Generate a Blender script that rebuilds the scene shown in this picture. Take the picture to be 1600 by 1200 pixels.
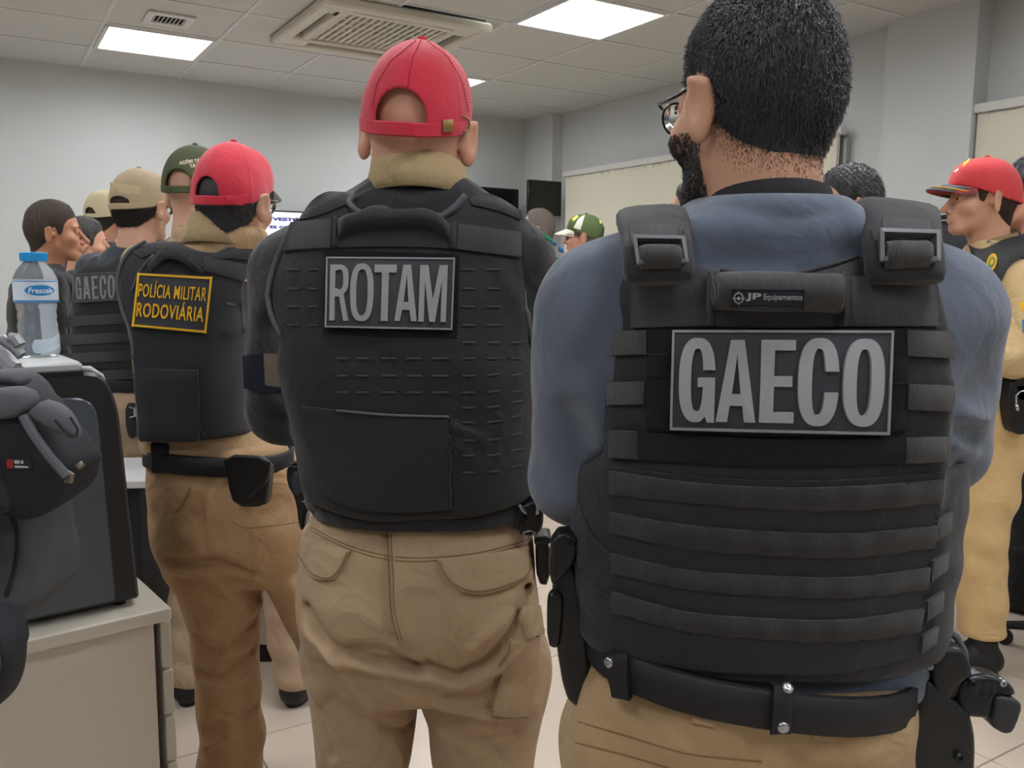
import bpy, math, random
import numpy as np
from mathutils import Matrix, Vector
from mathutils.bvhtree import BVHTree

for _o in list(bpy.data.objects):
    bpy.data.objects.remove(_o)
scene = bpy.context.scene
COL = scene.collection
rnd = random.Random(7)
NPR = np.random.RandomState(5)

# ------------------------------------------------------------------ camera, world, exposure
FPX, PITCH, ROLL, CAMZ = 1345.0, math.radians(7.33), math.radians(0.6), 1.38
cam_d = bpy.data.cameras.new('camera')
cam = bpy.data.objects.new('camera', cam_d)
COL.objects.link(cam)
cam_d.sensor_width = 36.0
cam_d.lens = FPX / 1600.0 * 36.0
cam_d.clip_start = 0.05
cam.matrix_world = (Matrix.Translation((0, 0, CAMZ)) @ Matrix.Rotation(math.pi / 2 - PITCH, 4, 'X')
                    @ Matrix.Rotation(ROLL, 4, 'Z'))
scene.camera = cam
scene.view_settings.view_transform = 'Standard'
scene.view_settings.look = 'None'
scene.view_settings.exposure = 0.0
scene.view_settings.gamma = 1.0
scene.view_settings.use_curve_mapping = False
world = bpy.data.worlds.new('world')
scene.world = world
world.use_nodes = True
world.node_tree.nodes['Background'].inputs[0].default_value = (0.8, 0.85, 0.9, 1)
world.node_tree.nodes['Background'].inputs[1].default_value = 0.02
LAMP_POWER = 1.08      # scales all ceiling panels

# ------------------------------------------------------------------ pixel <-> world
_cp, _sp, _cr, _sr = math.cos(PITCH), math.sin(PITCH), math.cos(ROLL), math.sin(ROLL)


def ray(x, y):
    a = (x - 800) / FPX
    b = (600 - y) / FPX
    a2 = a * _cr - b * _sr
    b2 = a * _sr + b * _cr
    return np.array([a2, _cp + b2 * _sp, -_sp + b2 * _cp])


def W(px, py, Y):
    """world point on the plane y = Y seen at pixel px, py"""
    d = ray(px, py)
    return np.array([0, 0, CAMZ]) + d * (Y / d[1])


def pix(x, y, z):
    """pixel of a world point"""
    d = np.array([x, y, z - CAMZ])
    w = d[1] * _cp - d[2] * _sp
    a2, b2 = d[0] / w, (d[1] * _sp + d[2] * _cp) / w
    return 800 + FPX * (a2 * _cr + b2 * _sr), 600 - FPX * (-a2 * _sr + b2 * _cr)


def Wz(px, py, z):
    """world point at height z seen at pixel px, py"""
    d = ray(px, py)
    return np.array([0, 0, CAMZ]) + d * ((z - CAMZ) / d[2])


# ------------------------------------------------------------------ materials
def lin(c):
    c = c / 255.0
    return c / 12.92 if c <= 0.04045 else ((c + 0.055) / 1.055) ** 2.4


def rgb(r, g, b):
    return (lin(r), lin(g), lin(b), 1.0)


MATS = {}


def mat(name, c=(128, 128, 128), rough=0.6, bump=0.0, bscale=400.0, var=0.0, vscale=6.0, metal=0.0, spec=0.5,
        kind='noise', crease=0.0, sheen=0.0, emit=None, estr=0.0, trans=0.0, ior=1.45, stretch=None, c2=None, sss=0.0, bdist=0.002):
    if name in MATS:
        return MATS[name]
    m = bpy.data.materials.new(name)
    m.use_nodes = True
    nt = m.node_tree
    b = nt.nodes['Principled BSDF']
    I = b.inputs
    I['Base Color'].default_value = rgb(*c)
    I['Roughness'].default_value = rough
    I['Metallic'].default_value = metal
    I['Specular IOR Level'].default_value = spec
    I['IOR'].default_value = ior
    I['Transmission Weight'].default_value = trans
    if sss:
        I['Subsurface Weight'].default_value = sss
        I['Subsurface Radius'].default_value = (0.012, 0.004, 0.002)
        I['Subsurface Scale'].default_value = 1.0
    if sheen:
        I['Sheen Weight'].default_value = sheen
        I['Sheen Roughness'].default_value = 0.5
    if emit:
        I['Emission Color'].default_value = rgb(*emit)
        I['Emission Strength'].default_value = estr
    if bump or var or c2:
        tc = nt.nodes.new('ShaderNodeTexCoord')
        src = tc.outputs['Object']
        if stretch:
            mp = nt.nodes.new('ShaderNodeMapping')
            mp.inputs['Scale'].default_value = stretch
            nt.links.new(src, mp.inputs['Vector'])
            ssrc = mp.outputs['Vector']
        else:
            ssrc = src
    if bump:
        if kind == 'noise':
            t = nt.nodes.new('ShaderNodeTexNoise')
            t.inputs['Scale'].default_value = bscale
            t.inputs['Detail'].default_value = 3
            out = t.outputs['Fac']
        elif kind == 'wave':
            t = nt.nodes.new('ShaderNodeTexWave')
            t.inputs['Scale'].default_value = bscale
            t.inputs['Distortion'].default_value = 1.0
            t.inputs['Detail'].default_value = 1
            out = t.outputs['Fac']
        else:
            t = nt.nodes.new('ShaderNodeTexVoronoi')
            t.inputs['Scale'].default_value = bscale
            out = t.outputs['Distance']
        nt.links.new(ssrc, t.inputs['Vector'])
        bp = nt.nodes.new('ShaderNodeBump')
        bp.inputs['Strength'].default_value = bump
        bp.inputs['Distance'].default_value = bdist
        nt.links.new(out, bp.inputs['Height'])
        nt.links.new(bp.outputs['Normal'], I['Normal'])
        if crease:      # soft creasing of worn cloth under the weave
            n2 = nt.nodes.new('ShaderNodeTexNoise')
            n2.inputs['Scale'].default_value = 13
            n2.inputs['Detail'].default_value = 3
            n2.inputs['Roughness'].default_value = .45
            n2.inputs['Distortion'].default_value = .8
            nt.links.new(src, n2.inputs['Vector'])
            b2 = nt.nodes.new('ShaderNodeBump')
            b2.inputs['Strength'].default_value = crease
            b2.inputs['Distance'].default_value = .03
            nt.links.new(n2.outputs['Fac'], b2.inputs['Height'])
            nt.links.new(b2.outputs['Normal'], bp.inputs['Normal'])
    if var or c2:
        n = nt.nodes.new('ShaderNodeTexNoise')
        n.inputs['Scale'].default_value = vscale
        n.inputs['Detail'].default_value = 4
        nt.links.new(ssrc, n.inputs['Vector'])
        mx = nt.nodes.new('ShaderNodeMix')
        mx.data_type = 'RGBA'
        if c2:
            rp = nt.nodes.new('ShaderNodeValToRGB')
            rp.color_ramp.elements[0].position = 0.42
            rp.color_ramp.elements[1].position = 0.58
            nt.links.new(n.outputs['Fac'], rp.inputs['Fac'])
            nt.links.new(rp.outputs['Color'], mx.inputs['Factor'])
            mx.inputs[6].default_value = rgb(*c)
            mx.inputs[7].default_value = rgb(*c2)
        else:
            nt.links.new(n.outputs['Fac'], mx.inputs['Factor'])
            mx.inputs[6].default_value = rgb(*[max(0, v * (1 - var)) for v in c])
            mx.inputs[7].default_value = rgb(*[min(255, v * (1 + var)) for v in c])
        nt.links.new(mx.outputs[2], I['Base Color'])
    MATS[name] = m
    return m


# ------------------------------------------------------------------ objects
def link(name, data, parent=None, mw=None):
    o = bpy.data.objects.new(name, data)
    COL.objects.link(o)
    if parent is not None:
        o.parent = parent
    if mw is not None:
        o.matrix_world = mw
    return o


def tag(o, label=None, cat=None, group=None, kind=None):
    if label:
        o['label'] = label
    if cat:
        o['category'] = cat
    if group:
        o['group'] = group
    if kind:
        o['kind'] = kind
    return o


def empty(name, loc, rz=0.0, label=None, cat=None, group=None):
    o = link(name, None)
    o.location = loc
    o.rotation_euler = (0, 0, rz)
    return tag(o, label, cat, group)


def mesh(name, V, Fs, mats, smooth=True, midx=None):
    """V (n,3); Fs: array (m,k) or list of polygons"""
    me = bpy.data.meshes.new(name)
    V = np.asarray(V, dtype=np.float32)
    if isinstance(Fs, np.ndarray) and Fs.ndim == 2:
        m, k = Fs.shape
        me.vertices.add(len(V))
        me.vertices.foreach_set('co', V.ravel())
        me.loops.add(m * k)
        me.loops.foreach_set('vertex_index', Fs.astype(np.int32).ravel())
        me.polygons.add(m)
        me.polygons.foreach_set('loop_start', np.arange(0, m * k, k, dtype=np.int32))
        if midx is not None:
            me.polygons.foreach_set('material_index', np.asarray(midx, dtype=np.int32))
        me.update(calc_edges=True)
    else:
        me.from_pydata([tuple(v) for v in V], [], [tuple(f) for f in Fs])
        if midx is not None:
            me.polygons.foreach_set('material_index', np.asarray(midx, dtype=np.int32))
    me.polygons.foreach_set('use_smooth', np.full(len(me.polygons), bool(smooth)))
    for m_ in (mats if isinstance(mats, (list, tuple)) else [mats]):
        me.materials.append(m_)
    me.validate()
    me.update()
    return me


class MB:
    """collects pieces into one mesh"""

    def __init__(self):
        self.v, self.f, self.n, self.mi = [], [], 0, []

    def add(self, V, Fs, M=None, mi=0):
        V = np.asarray(V, dtype=float)
        if M is not None:
            A = np.array(M)
            V = V @ A[:3, :3].T + A[:3, 3]
        self.v.append(V)
        self.f += [tuple(int(i) + self.n for i in f) for f in Fs]
        self.mi += [mi] * len(Fs)
        self.n += len(V)
        return self

    def box(self, c, s, M=None, bev=0.0, mi=0):
        V, Fs = boxgeo(s, bev)
        V = V + np.asarray(c)
        return self.add(V, Fs, M, mi)

    def tube(self, pts, r, n=8, mi=0, cap=True):
        V, Fs = tubegeo(pts, r, n, cap)
        return self.add(V, Fs, None, mi)

    def lathe(self, prof, n=24, M=None, mi=0, cap=True):
        V, Fs = lathegeo(prof, n, cap)
        return self.add(V, Fs, M, mi)

    def obj(self, name, mats, parent=None, smooth=False, auto=None):
        me = mesh(name, np.concatenate(self.v), self.f, mats, smooth, self.mi)
        if auto:
            smooth_angle(me, auto)
        return link(name, me, parent)


def smooth_angle(me, deg):
    me.polygons.foreach_set('use_smooth', np.ones(len(me.polygons), dtype=bool))
    n = len(me.polygons)
    no = np.zeros(n * 3)
    me.polygons.foreach_get('normal', no)
    no = no.reshape(-1, 3)
    ef = {}
    for p in me.polygons:
        for e in p.edge_keys:
            ef.setdefault(e, []).append(p.index)
    c = math.cos(math.radians(deg))
    sh = np.zeros(len(me.edges), dtype=bool)
    for e in me.edges:
        l = ef.get(e.key, ef.get((e.vertices[0], e.vertices[1]), []))
        if len(l) == 2 and float(no[l[0]] @ no[l[1]]) < c:
            sh[e.index] = True
    a = me.attributes.get('sharp_edge') or me.attributes.new('sharp_edge', 'BOOLEAN', 'EDGE')
    a.data.foreach_set('value', sh)


def boxgeo(s, bev=0.0):
    x, y, z = s[0] / 2, s[1] / 2, s[2] / 2
    if bev <= 0:
        V = np.array([(i * x, j * y, k * z) for i in (-1, 1) for j in (-1, 1) for k in (-1, 1)])
        return V, [(0, 1, 3, 2), (4, 6, 7, 5), (0, 4, 5, 1), (2, 3, 7, 6), (0, 2, 6, 4), (1, 5, 7, 3)]
    b = min(bev, x * .99, y * .99, z * .99)
    V, idx = [], {}
    for i in (-1, 1):
        for j in (-1, 1):
            for k in (-1, 1):
                for ax, p in enumerate(((i * x, j * (y - b), k * (z - b)), (i * (x - b), j * y, k * (z - b)), (i * (x - b), j * (y - b), k * z))):
                    idx[(i, j, k, ax)] = len(V)
                    V.append(p)
    Fs = []
    for ax in range(3):
        o1, o2 = (ax + 1) % 3, (ax + 2) % 3
        for sgn in (-1, 1):
            q = []
            for a, b2 in ((-1, -1), (1, -1), (1, 1), (-1, 1)):
                t = [0, 0, 0]
                t[ax], t[o1], t[o2] = sgn, a, b2
                q.append(idx[(*t, ax)])
            Fs.append(q if sgn > 0 else q[::-1])
        for a in (-1, 1):
            for b2 in (-1, 1):
                q = []
                for (sg, w) in ((-1, o1), (1, o1), (1, o2), (-1, o2)):
                    t = [0, 0, 0]
                    t[ax], t[o1], t[o2] = sg, a, b2
                    q.append(idx[(*t, w)])
                Fs.append(q if a * b2 < 0 else q[::-1])
    for i in (-1, 1):
        for j in (-1, 1):
            for k in (-1, 1):
                q = [idx[(i, j, k, a)] for a in range(3)]
                Fs.append(q if i * j * k > 0 else q[::-1])
    return np.array(V), Fs


def tubegeo(pts, r, n=8, cap=True, flat=None):
    P = np.asarray(pts, dtype=float)
    m = len(P)
    r = np.full(m, r) if np.isscalar(r) else np.asarray(r)
    T = np.gradient(P, axis=0)
    T /= np.linalg.norm(T, axis=1)[:, None] + 1e-9
    up = np.array([0, 0, 1.0]) if abs(T[0][2]) < .9 else np.array([1.0, 0, 0])
    V = []
    for i in range(m):
        a = np.cross(T[i], up)
        a /= np.linalg.norm(a) + 1e-9
        b = np.cross(a, T[i])
        up = b
        for k in range(n):
            t = 2 * math.pi * k / n
            V.append(P[i] + r[i] * (math.cos(t) * a + math.sin(t) * b))
    Fs = [(i * n + k, i * n + (k + 1) % n, (i + 1) * n + (k + 1) % n, (i + 1) * n + k) for i in range(m - 1) for k in range(n)]
    Fs = [f[::-1] for f in Fs]
    if cap:
        Fs.append(tuple(range(n)))
        Fs.append(tuple(range((m - 1) * n, m * n))[::-1])
    return np.array(V), Fs


def lathegeo(prof, n=24, cap=True):
    V = [(r * math.cos(2 * math.pi * k / n), r * math.sin(2 * math.pi * k / n), z) for r, z in prof for k in range(n)]
    m = len(prof)
    Fs = [(i * n + k, i * n + (k + 1) % n, (i + 1) * n + (k + 1) % n, (i + 1) * n + k) for i in range(m - 1) for k in range(n)]
    if cap:
        Fs.append(tuple(range(n))[::-1])
        Fs.append(tuple(range((m - 1) * n, m * n)))
    return np.array(V), Fs


def frame_of(x_axis, normal, org):
    """matrix with local x = x_axis, local z = normal"""
    z = np.asarray(normal, float)
    z /= np.linalg.norm(z)
    x = np.asarray(x_axis, float)
    x = x - z * (x @ z)
    x /= np.linalg.norm(x)
    y = np.cross(z, x)
    M = np.eye(4)
    M[:3, 0], M[:3, 1], M[:3, 2], M[:3, 3] = x, y, z, org
    return M


# ------------------------------------------------------------------ signed distance modelling
def smin(a, b, k):
    h = np.clip(.5 + .5 * (b - a) / k, 0, 1)
    return b + (a - b) * h - k * h * (1 - h)


def smax(a, b, k):
    return -smin(-a, -b, k)


def cap_(p0, p1, r0, r1=None, sq=None):
    p0, p1 = np.asarray(p0, float), np.asarray(p1, float)
    r1 = r0 if r1 is None else r1
    ba = p1 - p0
    L = max(ba @ ba, 1e-12)

    def fn(X, Y, Z):
        x, y, z = X - p0[0], Y - p0[1], Z - p0[2]
        t = np.clip((x * ba[0] + y * ba[1] + z * ba[2]) / L, 0, 1)
        return np.sqrt((x - t * ba[0]) ** 2 + (y - t * ba[1]) ** 2 + (z - t * ba[2]) ** 2) - (r0 + (r1 - r0) * t)
    m = max(r0, r1)
    fn.zr = (min(p0[2], p1[2]) - m, max(p0[2], p1[2]) + m)
    return fn


def ell(c, r):
    def fn(X, Y, Z):
        x, y, z = X - c[0], Y - c[1], Z - c[2]
        k0 = np.sqrt((x / r[0]) ** 2 + (y / r[1]) ** 2 + (z / r[2]) ** 2)
        k1 = np.sqrt((x / r[0] ** 2) ** 2 + (y / r[1] ** 2) ** 2 + (z / r[2] ** 2) ** 2)
        return k0 * (k0 - 1) / (k1 + 1e-9)
    fn.zr = (c[2] - r[2], c[2] + r[2])
    return fn


def rbox(c, s, r):
    def fn(X, Y, Z):
        qx, qy, qz = np.abs(X - c[0]) - s[0] / 2 + r, np.abs(Y - c[1]) - s[1] / 2 + r, np.abs(Z - c[2]) - s[2] / 2 + r
        return np.sqrt(np.maximum(qx, 0) ** 2 + np.maximum(qy, 0) ** 2 + np.maximum(qz, 0) ** 2) + np.minimum(np.maximum(np.maximum(qx, qy), qz), 0) - r
    fn.zr = (c[2] - s[2] / 2, c[2] + s[2] / 2)
    return fn


def xf(fn, M):
    """evaluate fn in the local frame of matrix M"""
    A = np.linalg.inv(np.array(M))

    def g(X, Y, Z):
        return fn(A[0, 0] * X + A[0, 1] * Y + A[0, 2] * Z + A[0, 3], A[1, 0] * X + A[1, 1] * Y + A[1, 2] * Z + A[1, 3],
                  A[2, 0] * X + A[2, 1] * Y + A[2, 2] * Z + A[2, 3])
    g.zr = None
    return g


def spline(xs, ys, q):
    """monotone-ish cubic (Catmull-Rom on uneven knots)"""
    xs, ys = np.asarray(xs, float), np.asarray(ys, float)
    if len(xs) < 3:
        return np.interp(q, xs, ys)
    d = np.gradient(ys, xs)
    i = np.clip(np.searchsorted(xs, q) - 1, 0, len(xs) - 2)
    h = xs[i + 1] - xs[i]
    t = np.clip((q - xs[i]) / h, 0, 1)
    return (ys[i] * (1 + 2 * t) * (1 - t) ** 2 + d[i] * h * t * (1 - t) ** 2 + ys[i + 1] * t * t * (3 - 2 * t) - d[i + 1] * h * t * t * (1 - t))


def loft(rows, r_end=0.03, n=2.4):
    """rows: (z, cx, cy, a, b_back, b_front) superelliptic sections, any z order"""
    rows = sorted(rows, key=lambda r: r[0])
    zs = np.array([r[0] for r in rows])
    A = np.array([r[1:6] for r in rows], float)

    def fn(X, Y, Z):
        q = [spline(zs, A[:, k], np.clip(Z, zs[0], zs[-1])) for k in range(5)]
        cx, cy, a, bb, bf = q
        x, y = X - cx, Y - cy
        bq = np.where(y < 0, bb, bf)
        rho = (np.abs(x / a) ** n + np.abs(y / bq) ** n) ** (1 / n) + 1e-6
        rad = np.sqrt(x * x + y * y)
        d = np.maximum(rad * (1 - 1 / rho), -np.minimum(a, bq))
        dz = np.maximum(zs[0] - Z, Z - zs[-1])
        return smax(d, dz + 0 * d, r_end)
    fn.zr = (zs[0], zs[-1])
    return fn


def poly2(pts, axes='xz', ylim=None):
    """signed distance to a polygon, extruded along the third axis"""
    P = np.asarray(pts, float)

    def fn(X, Y, Z):
        u = X if axes[0] == 'x' else Y
        v = Z if axes[1] == 'z' else Y
        d = None
        s = None
        for i in range(len(P)):
            a, b = P[i], P[i - 1]
            e = b - a
            wx, wy = u - a[0], v - a[1]
            t = np.clip((wx * e[0] + wy * e[1]) / max(e @ e, 1e-12), 0, 1)
            dd = (wx - e[0] * t) ** 2 + (wy - e[1] * t) ** 2
            c1, c2, c3 = v >= a[1], v < b[1], e[0] * wy > e[1] * wx
            fl = (c1 & c2 & c3) | (~c1 & ~c2 & ~c3)
            if d is None:
                d, s = dd, np.where(fl, -1.0, 1.0)
            else:
                d, s = np.minimum(d, dd), np.where(fl, -s, s)
        return s * np.sqrt(d)
    fn.zr = None
    return fn


def smooth_poly(pts, n=2):
    """Chaikin corner cutting on a closed polygon"""
    P = np.asarray(pts, float)
    for _ in range(n):
        Q = np.roll(P, -1, axis=0)
        P = np.stack([.75 * P + .25 * Q, .25 * P + .75 * Q], 1).reshape(-1, P.shape[1])
    return P


class Field:
    def __init__(self):
        self.ops = []

    def u(self, fn, k=.02):
        self.ops.append(('u', fn, k))
        return self

    def cut(self, fn, k=.01):
        self.ops.append(('s', fn, k))
        return self

    def isect(self, fn, k=.01):
        self.ops.append(('i', fn, k))
        return self

    def disp(self, fn):
        self.ops.append(('d', fn, 0))
        return self

    def __call__(self, X, Y, Z):
        z0, z1 = float(np.min(Z)), float(np.max(Z))
        D = None
        shp = np.broadcast_shapes(np.shape(X), np.shape(Y), np.shape(Z))
        for op, fn, k in self.ops:
            zr = getattr(fn, 'zr', None)
            if zr is not None and op in 'us' and (zr[1] + k + .02 < z0 or zr[0] - k - .02 > z1):
                continue
            if op == 'u':
                d = fn(X, Y, Z)
                D = d if D is None else smin(D, d, k)
            elif D is None:
                continue
            elif op == 's':
                D = smax(D, -fn(X, Y, Z), k)
            elif op == 'i':
                D = smax(D, fn(X, Y, Z), k)
            else:
                D = D + fn(X, Y, Z)
        if D is None:
            return np.ones(shp, np.float32)
        return np.broadcast_to(D, shp).astype(np.float32)


def nets(fn, lo, hi, h, smooth=1):
    """surface nets of fn < 0 -> verts, quads"""
    lo, hi = np.asarray(lo, float), np.asarray(hi, float)
    n = np.maximum(np.ceil((hi - lo) / h).astype(int) + 1, 3)
    xs = (lo[0] + h * np.arange(n[0])).astype(np.float32)[:, None, None]
    ys = (lo[1] + h * np.arange(n[1])).astype(np.float32)[None, :, None]
    D = np.empty(tuple(n), np.float32)
    for k in range(0, n[2], 12):
        zs = (lo[2] + h * np.arange(k, min(k + 12, n[2]))).astype(np.float32)[None, None, :]
        D[:, :, k:k + 12] = fn(xs, ys, zs)
    D[0], D[-1], D[:, 0], D[:, -1], D[:, :, 0], D[:, :, -1] = 1, 1, 1, 1, 1, 1
    ins = D < 0
    c = [(i, j, k) for i in (0, 1) for j in (0, 1) for k in (0, 1)]
    sl = [ins[i:n[0] - 1 + i, j:n[1] - 1 + j, k:n[2] - 1 + k] for i, j, k in c]
    anyi = np.logical_or.reduce(sl)
    alli = np.logical_and.reduce(sl)
    I = np.argwhere(anyi & ~alli)
    idx = np.full(anyi.shape, -1, np.int64)
    idx[I[:, 0], I[:, 1], I[:, 2]] = np.arange(len(I))
    vals = np.stack([D[I[:, 0] + i, I[:, 1] + j, I[:, 2] + k] for i, j, k in c], 1)
    acc = np.zeros((len(I), 3))
    cnt = np.zeros(len(I))
    for a in range(8):
        for b in range(a + 1, 8):
            ca, cb = np.array(c[a]), np.array(c[b])
            if np.abs(ca - cb).sum() != 1:
                continue
            va, vb = vals[:, a], vals[:, b]
            m = (va < 0) != (vb < 0)
            t = np.where(m, va / np.where(m, va - vb, 1), 0)
            acc += np.where(m[:, None], ca + t[:, None] * (cb - ca), 0)
            cnt += m
    V = lo + h * (I + acc / cnt[:, None])
    Q = []
    for ax in range(3):
        o1, o2 = (ax + 1) % 3, (ax + 2) % 3
        a = np.take(ins, range(0, n[ax] - 1), axis=ax)
        b = np.take(ins, range(1, n[ax]), axis=ax)
        E = np.argwhere(a != b)
        E = E[(E[:, o1] > 0) & (E[:, o2] > 0) & (E[:, o1] < n[o1] - 1) & (E[:, o2] < n[o2] - 1)]
        q = []
        for d1, d2 in ((1, 1), (0, 1), (0, 0), (1, 0)):
            J = E.copy()
            J[:, o1] -= d1
            J[:, o2] -= d2
            q.append(idx[J[:, 0], J[:, 1], J[:, 2]])
        q = np.stack(q, 1)
        flip = ~a[E[:, 0], E[:, 1], E[:, 2]]
        q[flip] = q[flip][:, ::-1]
        Q.append(q)
    Q = np.concatenate(Q)
    Q = Q[(Q >= 0).all(1)]
    for _ in range(smooth):
        V = laplace(V, Q, .5)
    return V, Q


def laplace(V, Q, w=.5):
    S = np.zeros_like(V)
    c = np.zeros(len(V))
    k = Q.shape[1]
    for a in range(k):
        i, j = Q[:, a], Q[:, (a + 1) % k]
        for d in range(3):
            S[:, d] += np.bincount(i, V[j, d], len(V)) + np.bincount(j, V[i, d], len(V))
        c += np.bincount(i, minlength=len(V)) + np.bincount(j, minlength=len(V))
    c = np.maximum(c, 1)[:, None]
    return V * (1 - w) + w * S / c


def xfv(V, M):
    A = np.array(M)
    return V @ A[:3, :3].T + A[:3, 3]


def merge(parts):
    Vs, Qs, n = [], [], 0
    for V, Q in parts:
        Vs.append(V)
        Qs.append(Q + n)
        n += len(V)
    return np.concatenate(Vs), np.concatenate(Qs)


def wrinkle(amp, fr, seed=0, zamp=None):
    """gentle cloth waviness as a displacement"""
    r = np.random.RandomState(seed)
    K = r.normal(size=(6, 3)) * fr
    K[:, 2] *= 1.6
    ph = r.uniform(0, 6.28, 6)

    def fn(X, Y, Z):
        s = 0
        for k, p in zip(K, ph):
            s = s + np.sin(k[0] * X + k[1] * Y + k[2] * Z + p)
        s = s / 6.0
        return amp * 2 * s
    fn.zr = None
    return fn


def fold(pts, w, amp, back=True, ymid=0.0):
    """cloth fold along an x,z polyline on the back (or front) side; amp > 0 raises"""
    P = np.asarray(pts, float)

    def fn(X, Y, Z):
        d = None
        for i in range(len(P) - 1):
            a, e = P[i], P[i + 1] - P[i]
            t = np.clip(((X - a[0]) * e[0] + (Z - a[1]) * e[1]) / (e @ e), 0, 1)
            dd = (X - a[0] - e[0] * t) ** 2 + (Z - a[1] - e[1] * t) ** 2
            d = dd if d is None else np.minimum(d, dd)
        return -amp * np.exp(-d / (w * w)) * ((Y < ymid) if back else (Y > ymid))
    fn.zr = None
    return fn


# ------------------------------------------------------------------ details laid on a surface seen along camera rays
class Surf:
    """world-space surface that details are laid on; M = root matrix of the thing"""

    def __init__(self, V, Q, M):
        self.Mi = np.linalg.inv(np.array(M))
        self.M = np.array(M)
        self.t = BVHTree.FromPolygons([tuple(v) for v in xfv(V, M)], [tuple(map(int, q)) for q in Q])

    def hit(self, px, py):
        d = ray(px, py)
        p, nrm, i, di = self.t.ray_cast(Vector((0, 0, CAMZ)), Vector(d))
        if p is None:
            return None, None
        nrm = np.array(nrm)
        if nrm @ d > 0:
            nrm = -nrm
        return np.array(p), nrm

    def grid(self, G, smooth=1):
        """G (nu,nv,2) pixels -> world points and normals"""
        nu, nv = G.shape[:2]
        D = np.full((nu, nv), np.nan)
        R = np.zeros((nu, nv, 3))
        for i in range(nu):
            for j in range(nv):
                R[i, j] = ray(*G[i, j])
                p, n = self.hit(*G[i, j])
                if p is not None:
                    D[i, j] = p[1] / R[i, j, 1]
        if np.isnan(D).all():
            D[:] = 1.0
        m = np.nanmedian(D)
        for _ in range(nu + nv):           # fill misses from neighbours
            bad = np.isnan(D)
            if not bad.any():
                break
            E = np.pad(D, 1, constant_values=np.nan)
            st = np.stack([E[:-2, 1:-1], E[2:, 1:-1], E[1:-1, :-2], E[1:-1, 2:]])
            with np.errstate(all='ignore'):
                c = np.sum(~np.isnan(st), 0)
                av = np.nansum(st, 0) / np.maximum(c, 1)
            D = np.where(bad & (c > 0), av, D)
        D = np.where(np.isnan(D), m, D)
        for _ in range(smooth):
            E = np.pad(D, 1, mode='edge')
            D = (E[:-2, 1:-1] + E[2:, 1:-1] + E[1:-1, :-2] + E[1:-1, 2:] + 2 * D) / 6
        Pw = np.array([0, 0, CAMZ]) + R * D[..., None]
        gu = np.gradient(Pw, axis=0) if nu > 1 else np.zeros_like(Pw)
        gv = np.gradient(Pw, axis=1)
        N = np.cross(gu, gv)
        N /= np.linalg.norm(N, axis=2)[..., None] + 1e-12
        s = np.sign(np.sum(N * R, axis=2))
        N = N * np.where(s > 0, -1, 1)[..., None]
        return Pw, N

    def quad(self, q, nu, nv):
        """q: 4 pixels (top-left, top-right, bottom-right, bottom-left) or two polylines (top, bottom)"""
        if len(q) == 2:
            T, B = resample(q[0], nu), resample(q[1], nu)
        else:
            T = np.linspace(q[0], q[1], nu)
            B = np.linspace(q[3], q[2], nu)
        t = np.linspace(0, 1, nv)[None, :, None]
        return T[:, None, :] * (1 - t) + B[:, None, :] * t

    def slab(self, name, q, mt, parent, thick=.004, lift=.0, nu=10, nv=4, round_=True, smooth=1, sag=None, sink=.006):
        G = self.quad(q, nu, nv)
        return self.slab_grid(name, G, mt, parent, thick, lift, round_, smooth, sag, sink)

    def slab_grid(self, name, G, mt, parent, thick=.004, lift=.0, round_=True, smooth=1, sag=None, sink=.006):
        P, N = self.grid(G, smooth)
        nu, nv = G.shape[:2]
        off = np.full((nu, nv), thick + lift)
        if sag is not None:
            off = off + sag(np.linspace(0, 1, nu)[:, None], np.linspace(0, 1, nv)[None, :])
        if round_:
            rim = np.zeros((nu, nv))
            rim[0, :] = rim[-1, :] = 1
            rim[:, 0] = rim[:, -1] = 1
            off = off - rim * thick * .25
        top = P + N * off[..., None]
        bot = P - N * sink + N * (lift if lift > sink else 0)
        V = np.concatenate([top.reshape(-1, 3), bot.reshape(-1, 3)])
        V = xfv(V, self.Mi)
        n = nu * nv
        id_ = np.arange(n).reshape(nu, nv)
        Q = [(id_[i, j], id_[i, j + 1], id_[i + 1, j + 1], id_[i + 1, j]) for i in range(nu - 1) for j in range(nv - 1)]
        Q += [tuple(n + a for a in f[::-1]) for f in Q]
        rimi = list(id_[:, 0]) + list(id_[-1, 1:]) + list(id_[-2::-1, -1]) + list(id_[0, -2:0:-1])
        for a, b in zip(rimi, rimi[1:] + rimi[:1]):
            Q.append((a, b, n + b, n + a))
        Q = np.array(Q)
        # orient outwards (first top face must look along N)
        f = Q[0]
        nn = np.cross(V[f[1]] - V[f[0]], V[f[2]] - V[f[0]])
        w = self.Mi[:3, :3] @ N[0, 0]
        if nn @ w < 0:
            Q = Q[:, ::-1]
        me = mesh(name, V, Q, mt, True)
        smooth_angle(me, 40)
        return link(name, me, parent)

    def line(self, name, pts, r, mt, parent, n=None, lift=.0, smooth=0):
        """a cord or piping along a pixel polyline"""
        n = n or max(8, len(pts) * 5)
        G = resample(pts, n)[:, None, :]
        G = np.concatenate([G, G + [[[0.0, 1.0]]]], 1)
        P, N = self.grid(G, smooth)
        L = P[:, 0] + N[:, 0] * lift
        L = xfv(L, self.Mi)
        V, Fs = tubegeo(L, r, 6)
        return link(name, mesh(name, V, Fs, mt, True), parent)

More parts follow.
